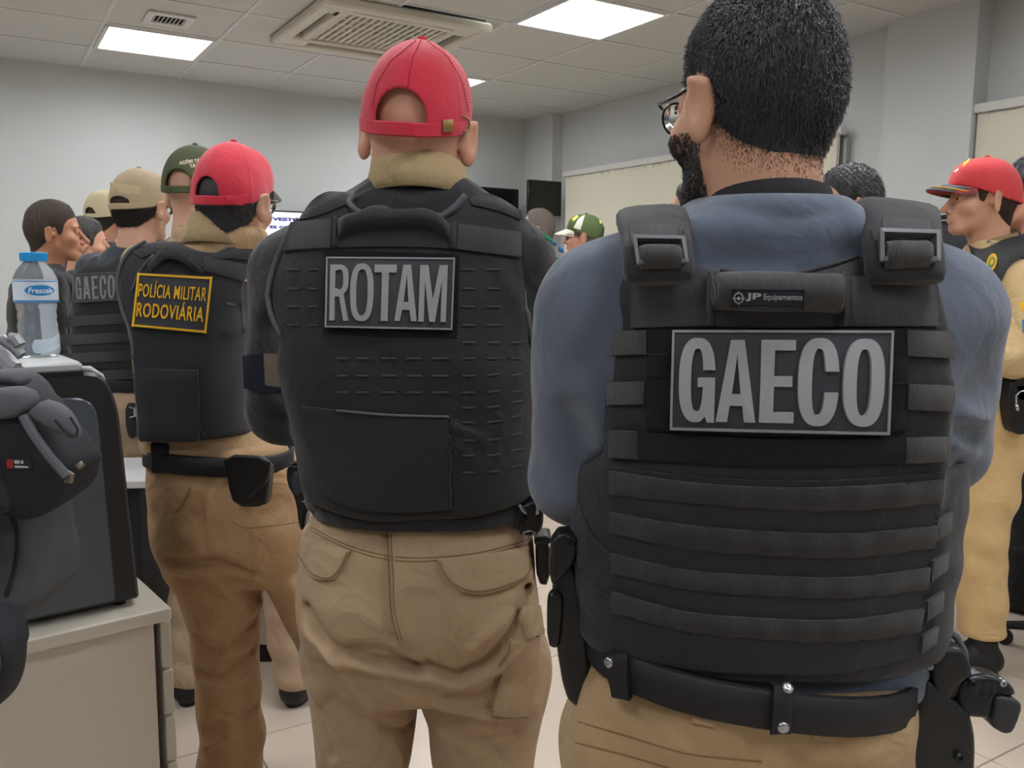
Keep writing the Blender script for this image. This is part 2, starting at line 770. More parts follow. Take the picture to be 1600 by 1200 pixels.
    def fit(self, q):
        """quadratic patch through the surface under a pixel quad: S(u,v,h) -> local point"""
        n = 9
        G = self.quad(q, n, n)
        P, N = self.grid(G, 1)
        u, v = np.meshgrid(np.linspace(0, 1, n), np.linspace(0, 1, n), indexing='ij')

        def basis(u, v):
            return np.stack([np.ones_like(u), u, v, u * v, u * u, v * v], -1)
        B = basis(u.ravel(), v.ravel())
        d = np.array([p[1] for p in P.reshape(-1, 3)])
        c, *_ = np.linalg.lstsq(B, d, rcond=None)
        q = [np.asarray(a, float) for a in q]

        def S(u, v, h=0.0):
            u, v = np.asarray(u, float), np.asarray(v, float)

            def pt(u, v):
                g = (q[0] * (1 - u[..., None]) + q[1] * u[..., None]) * (1 - v[..., None]) + (q[3] * (1 - u[..., None]) + q[2] * u[..., None]) * v[..., None]
                Y = basis(u, v) @ c
                a, b = (g[..., 0] - 800) / FPX, (600 - g[..., 1]) / FPX
                a2, b2 = a * _cr - b * _sr, a * _sr + b * _cr
                R = np.stack([a2, _cp + b2 * _sp, -_sp + b2 * _cp], -1)
                return np.array([0, 0, CAMZ]) + R * (Y / R[..., 1])[..., None]
            p = pt(u, v)
            e = 1e-3
            nn = np.cross(pt(u + e, v) - p, pt(u, v + e) - p)
            nn /= np.linalg.norm(nn, axis=-1)[..., None]
            s = np.sign(np.sum(nn * (p - np.array([0, 0, CAMZ])), -1))
            nn = nn * np.where(s > 0, -1, 1)[..., None]
            return xfv((p + nn * np.asarray(h)[..., None]).reshape(-1, 3), self.Mi)
        return S


def resample(pts, n):
    P = np.asarray(pts, float)
    if len(P) > 2:
        t0 = np.concatenate([[0], np.cumsum(np.linalg.norm(np.diff(P, axis=0), axis=1))])
        q = np.linspace(0, t0[-1], n)
        return np.stack([spline(t0, P[:, 0], q), spline(t0, P[:, 1], q)], 1)
    return np.linspace(P[0], P[-1], n)


# ------------------------------------------------------------------ lettering
def sup(cx, cy, rx, ry, n=2.6, m=40, t0=0, t1=2 * math.pi):
    t = np.linspace(t0, t1, m, endpoint=abs(t1 - t0 - 2 * math.pi) > 1e-6)
    c, s = np.cos(t), np.sin(t)
    return np.stack([cx + rx * np.sign(c) * np.abs(c) ** (2 / n), cy + ry * np.sign(s) * np.abs(s) ** (2 / n)], 1)


def glyph(ch, w=.3, hs=.16):
    """heavy condensed capital in the unit box: list of closed contours; w vertical-stem width, hs horizontal-stroke height"""
    ox = sup(.5, .5, .5, .5)
    if ch == 'O':
        return [ox, sup(.5, .5, .5 - w, .5 - hs)[::-1]]
    if ch in 'CG':
        a, b = .62, .38
        N = 64
        t = np.linspace(0, 2 * math.pi, N, endpoint=False)
        out, inn = sup(.5, .5, .5, .5, m=N), sup(.5, .5, .5 - w, .5 - hs, m=N)
        if ch == 'C':
            o = [p for p in out if not (p[0] > .5 and b < p[1] < a)]
            i = [p for p in inn if not (p[0] > .5 and b < p[1] < a)]
            k = next(j for j, p in enumerate(o) if p[0] > .5 and p[1] >= a)
            o = o[k:] + o[:k]
            k = next(j for j, p in enumerate(i) if p[0] > .5 and p[1] >= a)
            i = i[k:] + i[:k]
            o = [(1, a)] + o + [(1, b)]
            i = [(1 - w, a)] + i + [(1 - w, b)]
            return [np.array(o + i[::-1])]
        o = [p for p in out if not (p[0] > .5 and p[1] < a) and not (p[0] > .72)] if False else [p for p in out if not (p[0] > .5 and p[1] < a)]
        k = next(j for j, p in enumerate(o) if p[0] > .5 and p[1] >= a)
        o = o[k:] + o[:k]
        i = [p for p in inn if not (p[0] > .5 and b < p[1] < a)]
        k = next(j for j, p in enumerate(i) if p[0] > .5 and p[1] >= a)
        i = i[k:] + i[:k]
        return [np.array([(1, a)] + o + [(.62, .012), (.74, .07), (.8, 0), (1, 0), (1, .53), (.52, .53), (.52, .42), (1 - w, .42)] + i[::-1] + [(1 - w, a)])]
    if ch == 'A':
        return [np.array([(0, 0), (.33, 1), (.67, 1), (1, 0), (1 - w * .95, 0), (.66, .2), (.34, .2), (w * .95, 0)]), np.array([(.5, .83), (.39, .34), (.61, .34)])]
    if ch == 'E':
        return [np.array([(0, 0), (0, 1), (1, 1), (1, 1 - hs), (w * 1.05, 1 - hs), (w * 1.05, .5 + hs / 2), (.93, .5 + hs / 2), (.93, .5 - hs / 2), (w * 1.05, .5 - hs / 2), (w * 1.05, hs), (1, hs), (1, 0)])]
    if ch == 'R':
        bo = sup(.5, .735, .47, .265, 2.6, 16, math.pi / 2, -math.pi / 2)
        bi = sup(.5, .735, .5 - .30, .265 - hs * .85, 2.6, 12, math.pi / 2, -math.pi / 2)
        return [np.array([(0, 0), (0, 1)] + list(bo[:-2]) + [(.8, .49), (.72, .46), (1, 0), (1 - w * .95, 0), (.5, .43), (w, .43), (w, 0)]),
                np.array([(w, .59), (w, .88)] + list(bi))]
    if ch == 'T':
        return [np.array([(.5 - w / 1.8, 0), (.5 - w / 1.8, 1 - hs), (0, 1 - hs), (0, 1), (1, 1), (1, 1 - hs), (.5 + w / 1.8, 1 - hs), (.5 + w / 1.8, 0)])]
    if ch == 'M':
        s = w * .72
        return [np.array([(0, 0), (0, 1), (.3, 1), (.5, .4), (.7, 1), (1, 1), (1, 0), (1 - s, 0), (1 - s, .72), (.6, 0), (.4, 0), (s, .72), (s, 0)])]


def curve_geo(build, extrude, bevel):
    """run build(curve) on a 2D curve datablock, return verts and faces"""
    cu = bpy.data.curves.new('tmp', 'CURVE')
    cu.dimensions = '2D'
    cu.fill_mode = 'BOTH'
    build(cu)
    cu.extrude = extrude
    cu.bevel_depth = bevel
    cu.bevel_resolution = 0
    return _to_geo(cu)


def _to_geo(cu):
    o = bpy.data.objects.new('tmp', cu)
    COL.objects.link(o)
    dg = bpy.context.evaluated_depsgraph_get()
    dg.update()
    me = bpy.data.meshes.new_from_object(o.evaluated_get(dg))
    V = np.array([tuple(v.co) for v in me.vertices]) if len(me.vertices) else np.zeros((0, 3))
    Fs = [tuple(p.vertices) for p in me.polygons]
    bpy.data.objects.remove(o)
    bpy.data.curves.remove(cu)
    bpy.data.meshes.remove(me)
    return V, Fs


def contours_geo(conts, h):
    def b(cu):
        for c in conts:
            s = cu.splines.new('POLY')
            s.points.add(len(c) - 1)
            for p, q in zip(s.points, c):
                p.co = (q[0], q[1], 0, 1)
            s.use_cyclic_u = True
    return curve_geo(b, h / 2, 0)


def text_geo(s, bold=.0, h=.02, shear=0.0, spacing=1.0):
    """text normalised into the unit box"""
    cu = bpy.data.curves.new('tmp', 'FONT')
    cu.body = s
    cu.offset = bold
    cu.extrude = h
    cu.shear = shear
    cu.space_character = spacing
    cu.resolution_u = 3
    V, Fs = _to_geo(cu)
    lo, hi = V.min(0), V.max(0)
    V[:, :2] = (V[:, :2] - lo[:2]) / (hi - lo)[:2]
    V[:, 2] = (V[:, 2] - lo[2]) / (hi[2] - lo[2])
    return V, Fs

# ------------------------------------------------------------------ the room (its own axes A, B are turned from the camera's)
PHI = math.radians(31.68)
RA, RB = np.array([math.cos(PHI), math.sin(PHI)]), np.array([-math.sin(PHI), math.cos(PHI)])
ZC = 2.73
AW, BW, AL, BN = 4.31, 6.65, -3.4, -3.27
T = 0.62


def room_obj(o, a=0, b=0, z=0):
    p = RA * a + RB * b
    o.location = (p[0], p[1], z)
    o.rotation_euler = (0, 0, PHI)
    return o


M_wall = mat('wall_paint', (203, 206, 205), .85, bump=.08, bscale=180, var=.02, vscale=2)
M_ceil = mat('ceiling_tile_paint', (206, 206, 202), .9, bump=.25, bscale=260, var=.015, vscale=8)
M_bar = mat('white_metal_bar', (214, 214, 211), .5)
M_floor = mat('porcelain_tile', (205, 190, 174), .28, bump=.03, bscale=60, var=.035, vscale=3)
M_grout = mat('grout', (150, 140, 130), .9)
M_white = mat('white_plastic', (216, 214, 208), .45)
M_black = mat('black_plastic', (20, 20, 22), .4)
M_screen = mat('dark_screen', (22, 22, 24), .25)
M_lamp = mat('lamp_diffuser', (255, 255, 255), .5, emit=(250, 252, 255), estr=16.0 * LAMP_POWER)
M_blind = mat('blind_fabric', (222, 218, 198), .9, bump=.15, bscale=500, var=.02)
M_alu = mat('aluminium', (176, 178, 178), .4, metal=.6)
M_dark = mat('dark_cavity', (40, 40, 40), .8)


def struct(name, mb_or_box, mt):
    if isinstance(mb_or_box, MB):
        o = mb_or_box.obj(name, mt)
    else:
        c, s = mb_or_box
        o = MB().box(c, s).obj(name, mt)
    o['kind'] = 'structure'
    return room_obj(o)


mA, mB = (AW + AL) / 2, (BW + BN) / 2
struct('wall_back', ((mA, BW + .06, ZC / 2 + .1), (AW - AL + .3, .12, ZC + .2)), M_wall)
struct('wall_right', ((AW + .06, mB, ZC / 2 + .1), (.12, BW - BN, ZC + .2)), M_wall)
struct('wall_left', ((AL - .06, mB, ZC / 2 + .1), (.12, BW - BN, ZC + .2)), M_wall)
struct('wall_front', ((mA, BN - .06, ZC / 2 + .1), (AW - AL + .3, .12, ZC + .2)), M_wall)
struct('trim_1', MB().box((AW - .05, 6.43, ZC / 2), (.1, .44, ZC)), M_wall)
struct('trim_2', MB().box((AW - .06, 2.78, ZC / 2), (.12, .50, ZC)), M_wall)
struct('baseboard_back', MB().box((mA, BW - .008, .04), (AW - AL - .2, .016, .08)), M_white)
struct('baseboard_right', MB().box((AW - .008, 4.6, .04), (.016, 3.1, .08)), M_white)

# floor: a screed with single porcelain tiles on it
fl = struct('floor', ((mA, mB, -.05), (AW - AL + .3, BW - BN + .3, .08)), M_grout)
fme = None
FT = .60
for i in range(-3, 8):
    for j in range(0, 11):
        a, b = i * FT + .31, j * FT + .35
        if a + FT / 2 > AW + .01 or b + FT / 2 > BW + .01:
            continue
        if fme is None:
            V, Fs = boxgeo((FT - .004, FT - .004, .014), .0015)
            fme = mesh('floor_tile', V, Fs, M_floor, False)
        o = link('floor_tile', fme, fl)
        o.location = (a, b, -.007)
rest = MB()
rest.box((mA, BN + 1.66, -.007), (AW - AL, 3.3, .014)).box((-2.75, 3.35, -.007), (1.25, 6.6, .014))
struct('floor_border', rest, M_floor).name = 'trim_3'

# ceiling: slab, tiles laid into a grid of bars
ce = struct('ceiling', ((mA, mB, ZC + .12), (AW - AL + .3, BW - BN + .3, .1)), M_ceil)
ALn = [.05 + T * k for k in range(-5, 8)]          # bar positions along A
BLn = [BW - T * k for k in range(0, 16)]
LIGHTS = [(-1, 0), (2, 0), (-1, 3), (2, 3), (-4, 3), (-1, 6), (2, 6), (5, 6), (5, 3)]
LIGHTS = [(1, 1), (4, 1), (4, 4), (1, 4), (-2, 1), (-2, 4), (1, 7), (4, 7), (-2, 7), (1, 10), (4, 10), (-2, 10), (1, 13), (4, 13)]
ROWN = {1: 'nearest the back wall', 4: 'in line with the air conditioner', 7: 'above the standing group', 10: 'above the photographer', 13: 'behind the photographer'}
COLN = {-2: 'outer', 1: 'middle', 4: 'window-side'}
AC_A, AC_B, AC_S = 1.99, 4.70, .95
lit = set()
for i, j in LIGHTS:
    lit.add((i, j))
tme = None


def cell(i, j):
    """centre of ceiling cell: i-th column from A=.05, j-th row from the back wall"""
    return .05 + T * (i + .5), BW - T * (j + .5)


for i in range(-6, 7):
    for j in range(0, 16):
        a, b = cell(i, j)
        if (i, j) in lit or a - T / 2 < AL - .2 or b - T / 2 < BN - .01:
            continue
        if abs(a - AC_A) < .3 and abs(b - AC_B) < .3:
            continue
        w = T
        a1 = min(a + T / 2, AW)
        if a1 - (a - T / 2) < .05:
            continue
        if tme is None or a1 < a + T / 2 - .01:
            ww = a1 - (a - T / 2)
            V, Fs = boxgeo((ww - .012, T - .012, .016), .003)
            m_ = mesh('ceiling_tile', V, Fs, M_ceil, False)
            if ww > T - .01:
                tme = m_
        else:
            m_ = tme
        o = link('ceiling_tile', m_, ce)
        o.location = ((a - T / 2 + a1) / 2, b, ZC + .006 + rnd.uniform(-.0012, .0012))
bv, bf = boxgeo((.022, BW - BN, .008))
bm1 = mesh('grid_bar', bv, bf, M_bar, False)
bv, bf = boxgeo((AW - AL, .022, .008))
bm2 = mesh('grid_bar', bv, bf, M_bar, False)
for a in ALn:
    if AL < a < AW:
        o = link('grid_bar', bm1, ce)
        o.location = (a, mB, ZC - .002)
for b in BLn:
    o = link('grid_bar', bm2, ce)
    o.location = (mA, b, ZC - .003)

# fluorescent panels
SHOW = {(1, 1): 'square ceiling light panel near the back wall beside the small vent', (4, 1): 'far ceiling light panel half hidden behind the tall red cap',
        (4, 4): 'large bright ceiling light panel between the air conditioner and the short-haired man'}
lme = dme = None
for k, (i, j) in enumerate(LIGHTS):
    a, b = cell(i, j)
    if b < BN + .3 or a < AL + .3:
        continue
    p = RA * a + RB * b
    o = empty('ceiling_light', (p[0], p[1], ZC), PHI, SHOW.get((i, j), 'lit ceiling panel %s, %s row, out of view' % (ROWN[j], COLN[i])), 'light', 'fluorescent ceiling panels')
    if lme is None:
        s = T - .02
        f = MB()
        for c, d in (((0, s / 2 - .012, -.004), (s, .024, .02)), ((0, -s / 2 + .012, -.004), (s, .024, .02)), ((s / 2 - .012, 0, -.004), (.024, s, .02)), ((-s / 2 + .012, 0, -.004), (.024, s, .02))):
            f.box(c, d, bev=.002)
        fo = f.obj('frame', M_bar, o)
        do = MB().box((0, 0, .012), (s - .03, s - .03, .006)).obj('diffuser', M_lamp, o)
        lv = MB()
        for q in range(-3, 4):
            lv.box((0, q * s / 8, .0), (s - .05, .002, .014))
        lo = lv.obj('louvre', mat('bright_louvre', (235, 238, 240), .3, metal=.3), o)
        lme, dme, vme = fo.data, do.data, lo.data
    else:
        link('frame', lme, o)
        link('diffuser', dme, o)
        link('louvre', vme, o)

# air conditioner cassette
p = RA * AC_A + RB * AC_B
ac = empty('air_conditioner', (p[0], p[1], ZC), PHI, 'white four-way cassette air conditioner set in the ceiling', 'air conditioner')
h = AC_S / 2
M_ac = mat('ac_plastic', (212, 206, 192), .5)
f = MB()
g = .30   # half size of central grille
for sx, sy in ((0, 1), (0, -1), (1, 0), (-1, 0)):
    L, Wd = (AC_S - .06, .075)
    if sx == 0:
        f.box((0, sy * (h - .038), -.028), (AC_S, .076, .05), bev=.012)
        f.box((0, sy * (g + .022), -.022), (2 * g + .04, .05, .036), bev=.008)
    else:
        f.box((sx * (h - .038), 0, -.028), (.076, AC_S - .12, .05), bev=.012)
        f.box((sx * (g + .022), 0, -.022), (.05, 2 * g + .04, .036), bev=.008)
for sx in (-1, 1):
    for sy in (-1, 1):
        f.box((sx * (h - .115), sy * (h - .115), -.024), (.16, .16, .046), bev=.012)
f.obj('panel_frame', M_ac, ac, auto=40)
MB().box((0, 0, .01), (AC_S - .06, AC_S - .06, .01)).obj('cavity', M_dark, ac)
for k in range(4):
    fo = MB().box((0, h - .1, -.004), (.50, .008, .05), Matrix.Rotation(k * math.pi / 2, 4, 'Z') @ Matrix.Translation((0, 0, 0)) @ Matrix.Translation((0, h - .1, 0)) @ Matrix.Rotation(.6, 4, 'X') @ Matrix.Translation((0, -(h - .1), 0)), bev=.002).obj('air_flap', mat('ac_flap', (120, 122, 120), .5), ac)
gr = MB()
for k in range(15):
    gr.box((-g + .02 + k * (2 * g - .04) / 14, 0, -.02), (.019, 2 * g - .03, .02), bev=.003)
for k in range(6):
    gr.box((0, -g + .02 + k * (2 * g - .04) / 5, -.014), (2 * g - .02, .016, .02))
gr.obj('grille', M_ac, ac)
MB().box((0, 0, .002), (2 * g, 2 * g, .004)).obj('filter', mat('ac_filter', (92, 90, 84), .9), ac)
MB().box((h - .115, h - .115, -.05), (.05, .018, .006), bev=.002).obj('latch', M_dark, ac)
MB().box((-h + .115, -h + .16, -.05), (.018, .05, .006), bev=.002).obj('latch', M_dark, ac)

# small vent on a tile
a, b = cell(1, 2)
p = RA * (a - .02) + RB * (b + .03)
vt = empty('air_vent', (p[0], p[1], ZC), PHI, 'small square ceiling air vent with dark slots', 'vent')
f = MB()
f.box((0, .095, -.008), (.24, .05, .014), bev=.003).box((0, -.095, -.008), (.24, .05, .014), bev=.003)
f.box((.1, 0, -.008), (.04, .15, .014), bev=.003).box((-.1, 0, -.008), (.04, .15, .014), bev=.003)
f.obj('frame', M_white, vt)
MB().box((0, 0, -.004), (.17, .15, .004)).obj('duct_opening', M_dark, vt)
for k in range(8):
    MB().box((0, 0, 0), (.004, .145, .02), Matrix.Translation((-.073 + k * .021, 0, -.009)) @ Matrix.Rotation(.5, 4, 'Y')).obj('slat', M_white, vt)


# windows with vertical blinds
def window(n, b0, b1, label):
    w = MB()
    zt, zb, aw = 2.17, .85, AW - .02
    for c, s in (((aw, (b0 + b1) / 2, zt), (.05, b1 - b0, .05)), ((aw, (b0 + b1) / 2, zb), (.05, b1 - b0, .05)), ((aw, b0, (zt + zb) / 2), (.05, .05, zt - zb)), ((aw, b1, (zt + zb) / 2), (.05, .05, zt - zb)), ((aw, (b0 + b1) / 2, (zt + zb) / 2), (.05, .05, zt - zb))):
        w.box(c, s)
    wo = struct('window_%d' % n, w, M_alu)
    MB().box((AW - .005, (b0 + b1) / 2, (zt + zb) / 2), (.006, b1 - b0, zt - zb)).obj('pane', mat('window_glass', (60, 70, 80), .1), wo)
    r = empty('vertical_blind', tuple(RA * (AW - .075) + RB * ((b0 + b1) / 2)) + (0,), PHI, label, 'blind', 'cream window blinds')
    L = b1 - b0
    MB().box((0, 0, 2.205), (.05, L + .06, .045), bev=.004).obj('headrail', M_white, r)
    nS = max(2, int(L / .085))
    V, Fs = boxgeo((.003, .0885, 1.33))
    sm = mesh('slat', V, Fs, M_blind, False)
    ck = mesh('slat_hook', *boxgeo((.006, .016, .022)), M_white, False)
    for k in range(nS):
        y = -L / 2 + (k + .5) * L / nS
        o = link('slat', sm, r)
        o.location = (0, y, 1.515)
        o.rotation_euler = (0, 0, .10)
        c = link('slat_hook', ck, o)
        c.location = (-.002, 0, .655)
    MB().tube([(-.03, -L / 2 - .015, 2.19), (-.03, -L / 2 - .015, .95)], .006, 6).obj('control_rod', M_alu, r)


window(1, 3.33, 6.03, 'wide cream vertical blind on the side wall behind the green-capped man')
window(2, 1.15, 2.52, 'cream vertical blind beyond the pillar above the red cap with dark brim')


# wall screens
def monitor(label, a0, a1, z0, z1, b, mount=.12, ry=0):
    c = RA * ((a0 + a1) / 2) + RB * b
    r = empty('wall_monitor', (c[0], c[1], (z0 + z1) / 2), PHI, label, 'monitor')
    w, hh = a1 - a0, z1 - z0
    MB().box((0, .012, 0), (w, .035, hh), bev=.006).obj('body', M_black, r, auto=40)
    MB().box((0, -.007, .004), (w - .024, .004, hh - .03)).obj('screen_panel', M_screen, r)
    MB().box((0, mount / 2 + .02, 0), (.05, mount, .05)).box((0, mount + .02, 0), (.12, .01, .12)).obj('wall_bracket', M_black, r)
    return r


monitor('black wall monitor hung in the far corner above the grey-haired head', 3.89, 4.22, 1.862, 2.146, 6.08, .10)
monitor('black wall monitor partly behind the centre vest shoulder strap', 3.46, 4.06, 1.72, 2.106, 6.5, .10)

# presentation screen on the back wall
c = RA * 2.0 + RB * 6.5
ps = empty('presentation_screen', (c[0], c[1], 1.46), PHI, 'lit white presentation screen with navy title text on the back wall', 'screen')
MB().box((0, .05, 0), (1.28, .06, .74), bev=.006).obj('frame', M_black, ps, auto=40)
MB().box((0, .017, .008), (1.25, .006, .70)).obj('display', mat('lit_display', (245, 248, 255), .3, emit=(235, 240, 255), estr=.6), ps)
MB().box((0, .11, 0), (.3, .07, .3)).obj('wall_bracket', M_black, ps)
M_txt = mat('slide_text', (70, 70, 150), .5, emit=(70, 70, 150), estr=.12)


def slide_text(s, a0, a1, z0, z1):
    V, Fs = text_geo(s, .05, .01)
    V = np.stack([a0 + V[:, 0] * (a1 - a0), .0115 - .002 * V[:, 2], z0 + V[:, 1] * (z1 - z0)], 1)
    link('title_text', mesh('title_text', V, Fs, M_txt, False), ps)


def scr(px, py):
    d = ray(px, py)
    t = 6.514 / (d[:2] @ RB)
    return (d[:2] * t) @ RA - 2.0, d[2] * t + CAMZ - 1.46


x0, z1 = scr(425, 339.2)
x1, z0 = scr(460.2, 345.6)
slide_text('VESTI', x0, x1, z0 - .002, z1)
x0, z1 = scr(421.5, 352)
x1, z0 = scr(450.5, 357.8)
slide_text('ES GE', x0, x1, z0, z1)

# large dark screen low on the side wall
c = RA * 4.1 + RB * 2.2
tv = empty('television', (c[0], c[1], 1.34), PHI, 'large black screen behind the young man in the red cap', 'television')
MB().box((.03, 0, 0), (.06, 1.02, .70), bev=.006).obj('body', M_black, tv, auto=40)
MB().box((-.002, 0, .0), (.004, .99, .60)).obj('screen_panel', mat('grey_screen', (58, 58, 62), .35), tv)
MB().box((-.004, 0, .323), (.008, 1.0, .006)).obj('bezel_line', M_alu, tv)
MB().box((.075, 0, 0), (.05, .3, .3)).obj('wall_bracket', M_black, tv)

M_eye = mat('eye_white', (225, 220, 214), .2)
M_iris = mat('dark_iris', (44, 30, 22), .15)

# ------------------------------------------------------------------ heads (built once in their own frame: +Y is the face, z = 0 eye level)
CRAN_C, CRAN_R = (0, -.012, .028), (.0765, .098, .092)


def head_field(heavy=False, near=False):
    F = Field()
    F.u(ell(CRAN_C, CRAN_R))
    F.u(ell((0, -.032, -.005), (.065, .068, .07)), .03)
    jw = .058 if heavy else .053
    F.u(ell((0, .028, -.045), (jw, .060, .066)), .035)
    F.u(cap_((-jw + .008, .0, -.062), (-.018, .062, -.098), .016, .017), .03)
    F.u(cap_((jw - .008, .0, -.062), (.018, .062, -.098), .016, .017), .03)
    F.u(cap_((-.014, .072, -.097), (.014, .072, -.097), .0175), .02)
    F.u(cap_((-.034, .078, .018), (.034, .078, .018), .011), .018)
    for s in (-1, 1):
        F.u(ell((s * .045, .058, -.032), (.022, .024, .022)), .025)
        F.cut(ell((s * .031, .094, -.002), (.017, .015, .011)), .012)
        F.u(ell((s * .031, .0775, -.002), (.0135, .0125, .0125)), .004)
        F.u(cap_((s * .017, .089, .0075), (s * .044, .081, .0055), .0035), .006)
        F.u(cap_((s * .0125, .100, -.0455), (s * .012, .098, -.0445), .008), .008)
    F.u(cap_((0, .086, .008), (0, .117, -.036), .0072, .0098), .012)
    F.u(ell((0, .120, -.039), (.0105, .010, .0085)), .008)
    F.u(ell((0, .080, -.066), (.027, .021, .017)), .014)
    F.u(cap_((-.019, .093, -.065), (.019, .093, -.065), .0050), .006)
    F.u(cap_((0, .099, -.0635), (0, .099, -.0635), .0052), .006)
    F.u(cap_((-.016, .0935, -.0750), (.016, .0935, -.0750), .0060), .006)
    F.cut(cap_((-.022, .1045, -.0700), (.022, .1045, -.0700), .0034), .004)
    # neck
    nr = .066 if heavy else .056
    F.u(cap_((0, -.02, -.06), (0, -.045, -.19), nr, nr + .008), .03)
    if heavy:
        F.u(cap_((-.035, -.068, -.085), (.035, -.068, -.085), .022), .02)
        F.u(cap_((-.04, -.066, -.118), (.04, -.066, -.118), .024), .012)
        F.u(ell((-.05, .01, -.075), (.025, .04, .035)), .03)
        F.u(ell((.05, .01, -.075), (.025, .04, .035)), .03)
    else:
        F.u(cap_((-.018, -.062, -.05), (-.022, -.075, -.15), .02, .024), .025)
        F.u(cap_((.018, -.062, -.05), (.022, -.075, -.15), .02, .024), .025)
    for s in (-1, 1):
        ex, er = (.0925, -46)
        if heavy:
            ex, er = .092, -54
        if near:
            ex, er = (.086, -20) if s < 0 else (.100, -52)
        M = Matrix.Translation((s * ex, -.016, -.012)) @ Matrix.Rotation(s * math.radians(er), 4, 'Z') @ Matrix.Rotation(math.radians(-8), 4, 'X')
        F.u(xf(ell((0, 0, 0), (.0075, .019, .033)), M), .006)
        F.u(xf(ell((0, .002, -.024), (.0075, .012, .014)), M), .006)
        F.u(xf(cap_((0, -.014, -.012), (s * .004, -.013, .020), .0048), M), .005)
        F.u(xf(cap_((s * .004, -.013, .020), (s * .003, .008, .029), .0048), M), .005)
        F.u(cap_((s * .070, -.004, -.014), (s * .078, -.006, -.014), .012), .006)
        F.cut(xf(ell((s * .010, .003, .004), (.0075, .009, .018)), M), .004)
    return F


def cran_off(t, cz=0.0):
    return ell((CRAN_C[0], CRAN_C[1], CRAN_C[2] + cz), (CRAN_R[0] + t, CRAN_R[1] + t, CRAN_R[2] + t))


HEADF = {False: head_field(False), True: head_field(True), 'near': head_field(False, True)}
HLO, HHI = (-.105, -.125, -.19), (.105, .13, .13)
HEADM = {}


def head_mesh(heavy):
    if heavy not in HEADM:
        HEADM[heavy] = nets(HEADF[heavy], HLO, HHI, .0032, 1)
    return HEADM[heavy]


def hairline(y, line):
    ys = [p[0] for p in line]
    zs = [p[1] for p in line]
    return np.interp(y, ys, zs)


LINE_SHORT = [(-.13, -.105), (-.075, -.085), (-.045, -.062), (-.022, -.040), (-.012, .012), (.008, .02), (.016, -.015), (.03, -.012), (.04, .03), (.062, .062), (.085, .085), (.12, .12)]
LINE_CROP = [(-.13, -.062), (-.085, -.062), (-.055, -.050), (-.030, -.030), (-.016, .02), (.008, .03), (.018, -.01), (.03, -.008), (.04, .03), (.062, .062), (.085, .085), (.12, .12)]
LINE_RECEDE = [(-.13, -.095), (-.075, -.08), (-.045, -.055), (-.022, -.035), (-.012, .012), (.008, .02), (.016, .0), (.03, .01), (.038, .05), (.05, .085), (.06, .11), (.12, .2)]
HAIRM = {}


def hair_geo(key, line, T, taper=.25, ztop=9, h=.0036, rough=.0):
    key = (key, ztop < 1)
    if key in HAIRM:
        return HAIRM[key]
    H = HEADF[False]
    base = Field()
    base.u(ell(CRAN_C, CRAN_R)).u(ell((0, -.032, -.005), (.065, .068, .07)), .03).u(ell((0, .028, -.045), (.053, .06, .066)), .035).u(cap_((0, -.02, -.06), (0, -.045, -.19), .056, .064), .03)
    base.u(cap_((-.018, -.062, -.05), (-.022, -.075, -.15), .02, .024), .025).u(cap_((.018, -.062, -.05), (.022, -.075, -.15), .02, .024), .025)
    wr = wrinkle(rough, 230, 3) if rough else None

    def fn(X, Y, Z):
        d = base(X, Y, Z)
        g = hairline(np.broadcast_to(Y, d.shape) - .15 * np.abs(X) * 0, line)
        t = np.clip((Z - g) * taper, -.006, T) + np.clip((Z - .05) * .12, 0, .012) * (T > .006)
        if wr is not None:
            t = t + wr(X, Y, Z) * (t > .003)
        d = d - t
        if ztop < 1:
            d = np.maximum(d, np.maximum(Z - ztop, np.maximum(Z - capline(Y) - .08, -.2 - Z)))
        return d
    HAIRM[key] = nets(fn, HLO, (HHI[0], HHI[1], .16), h, 1)
    return HAIRM[key]


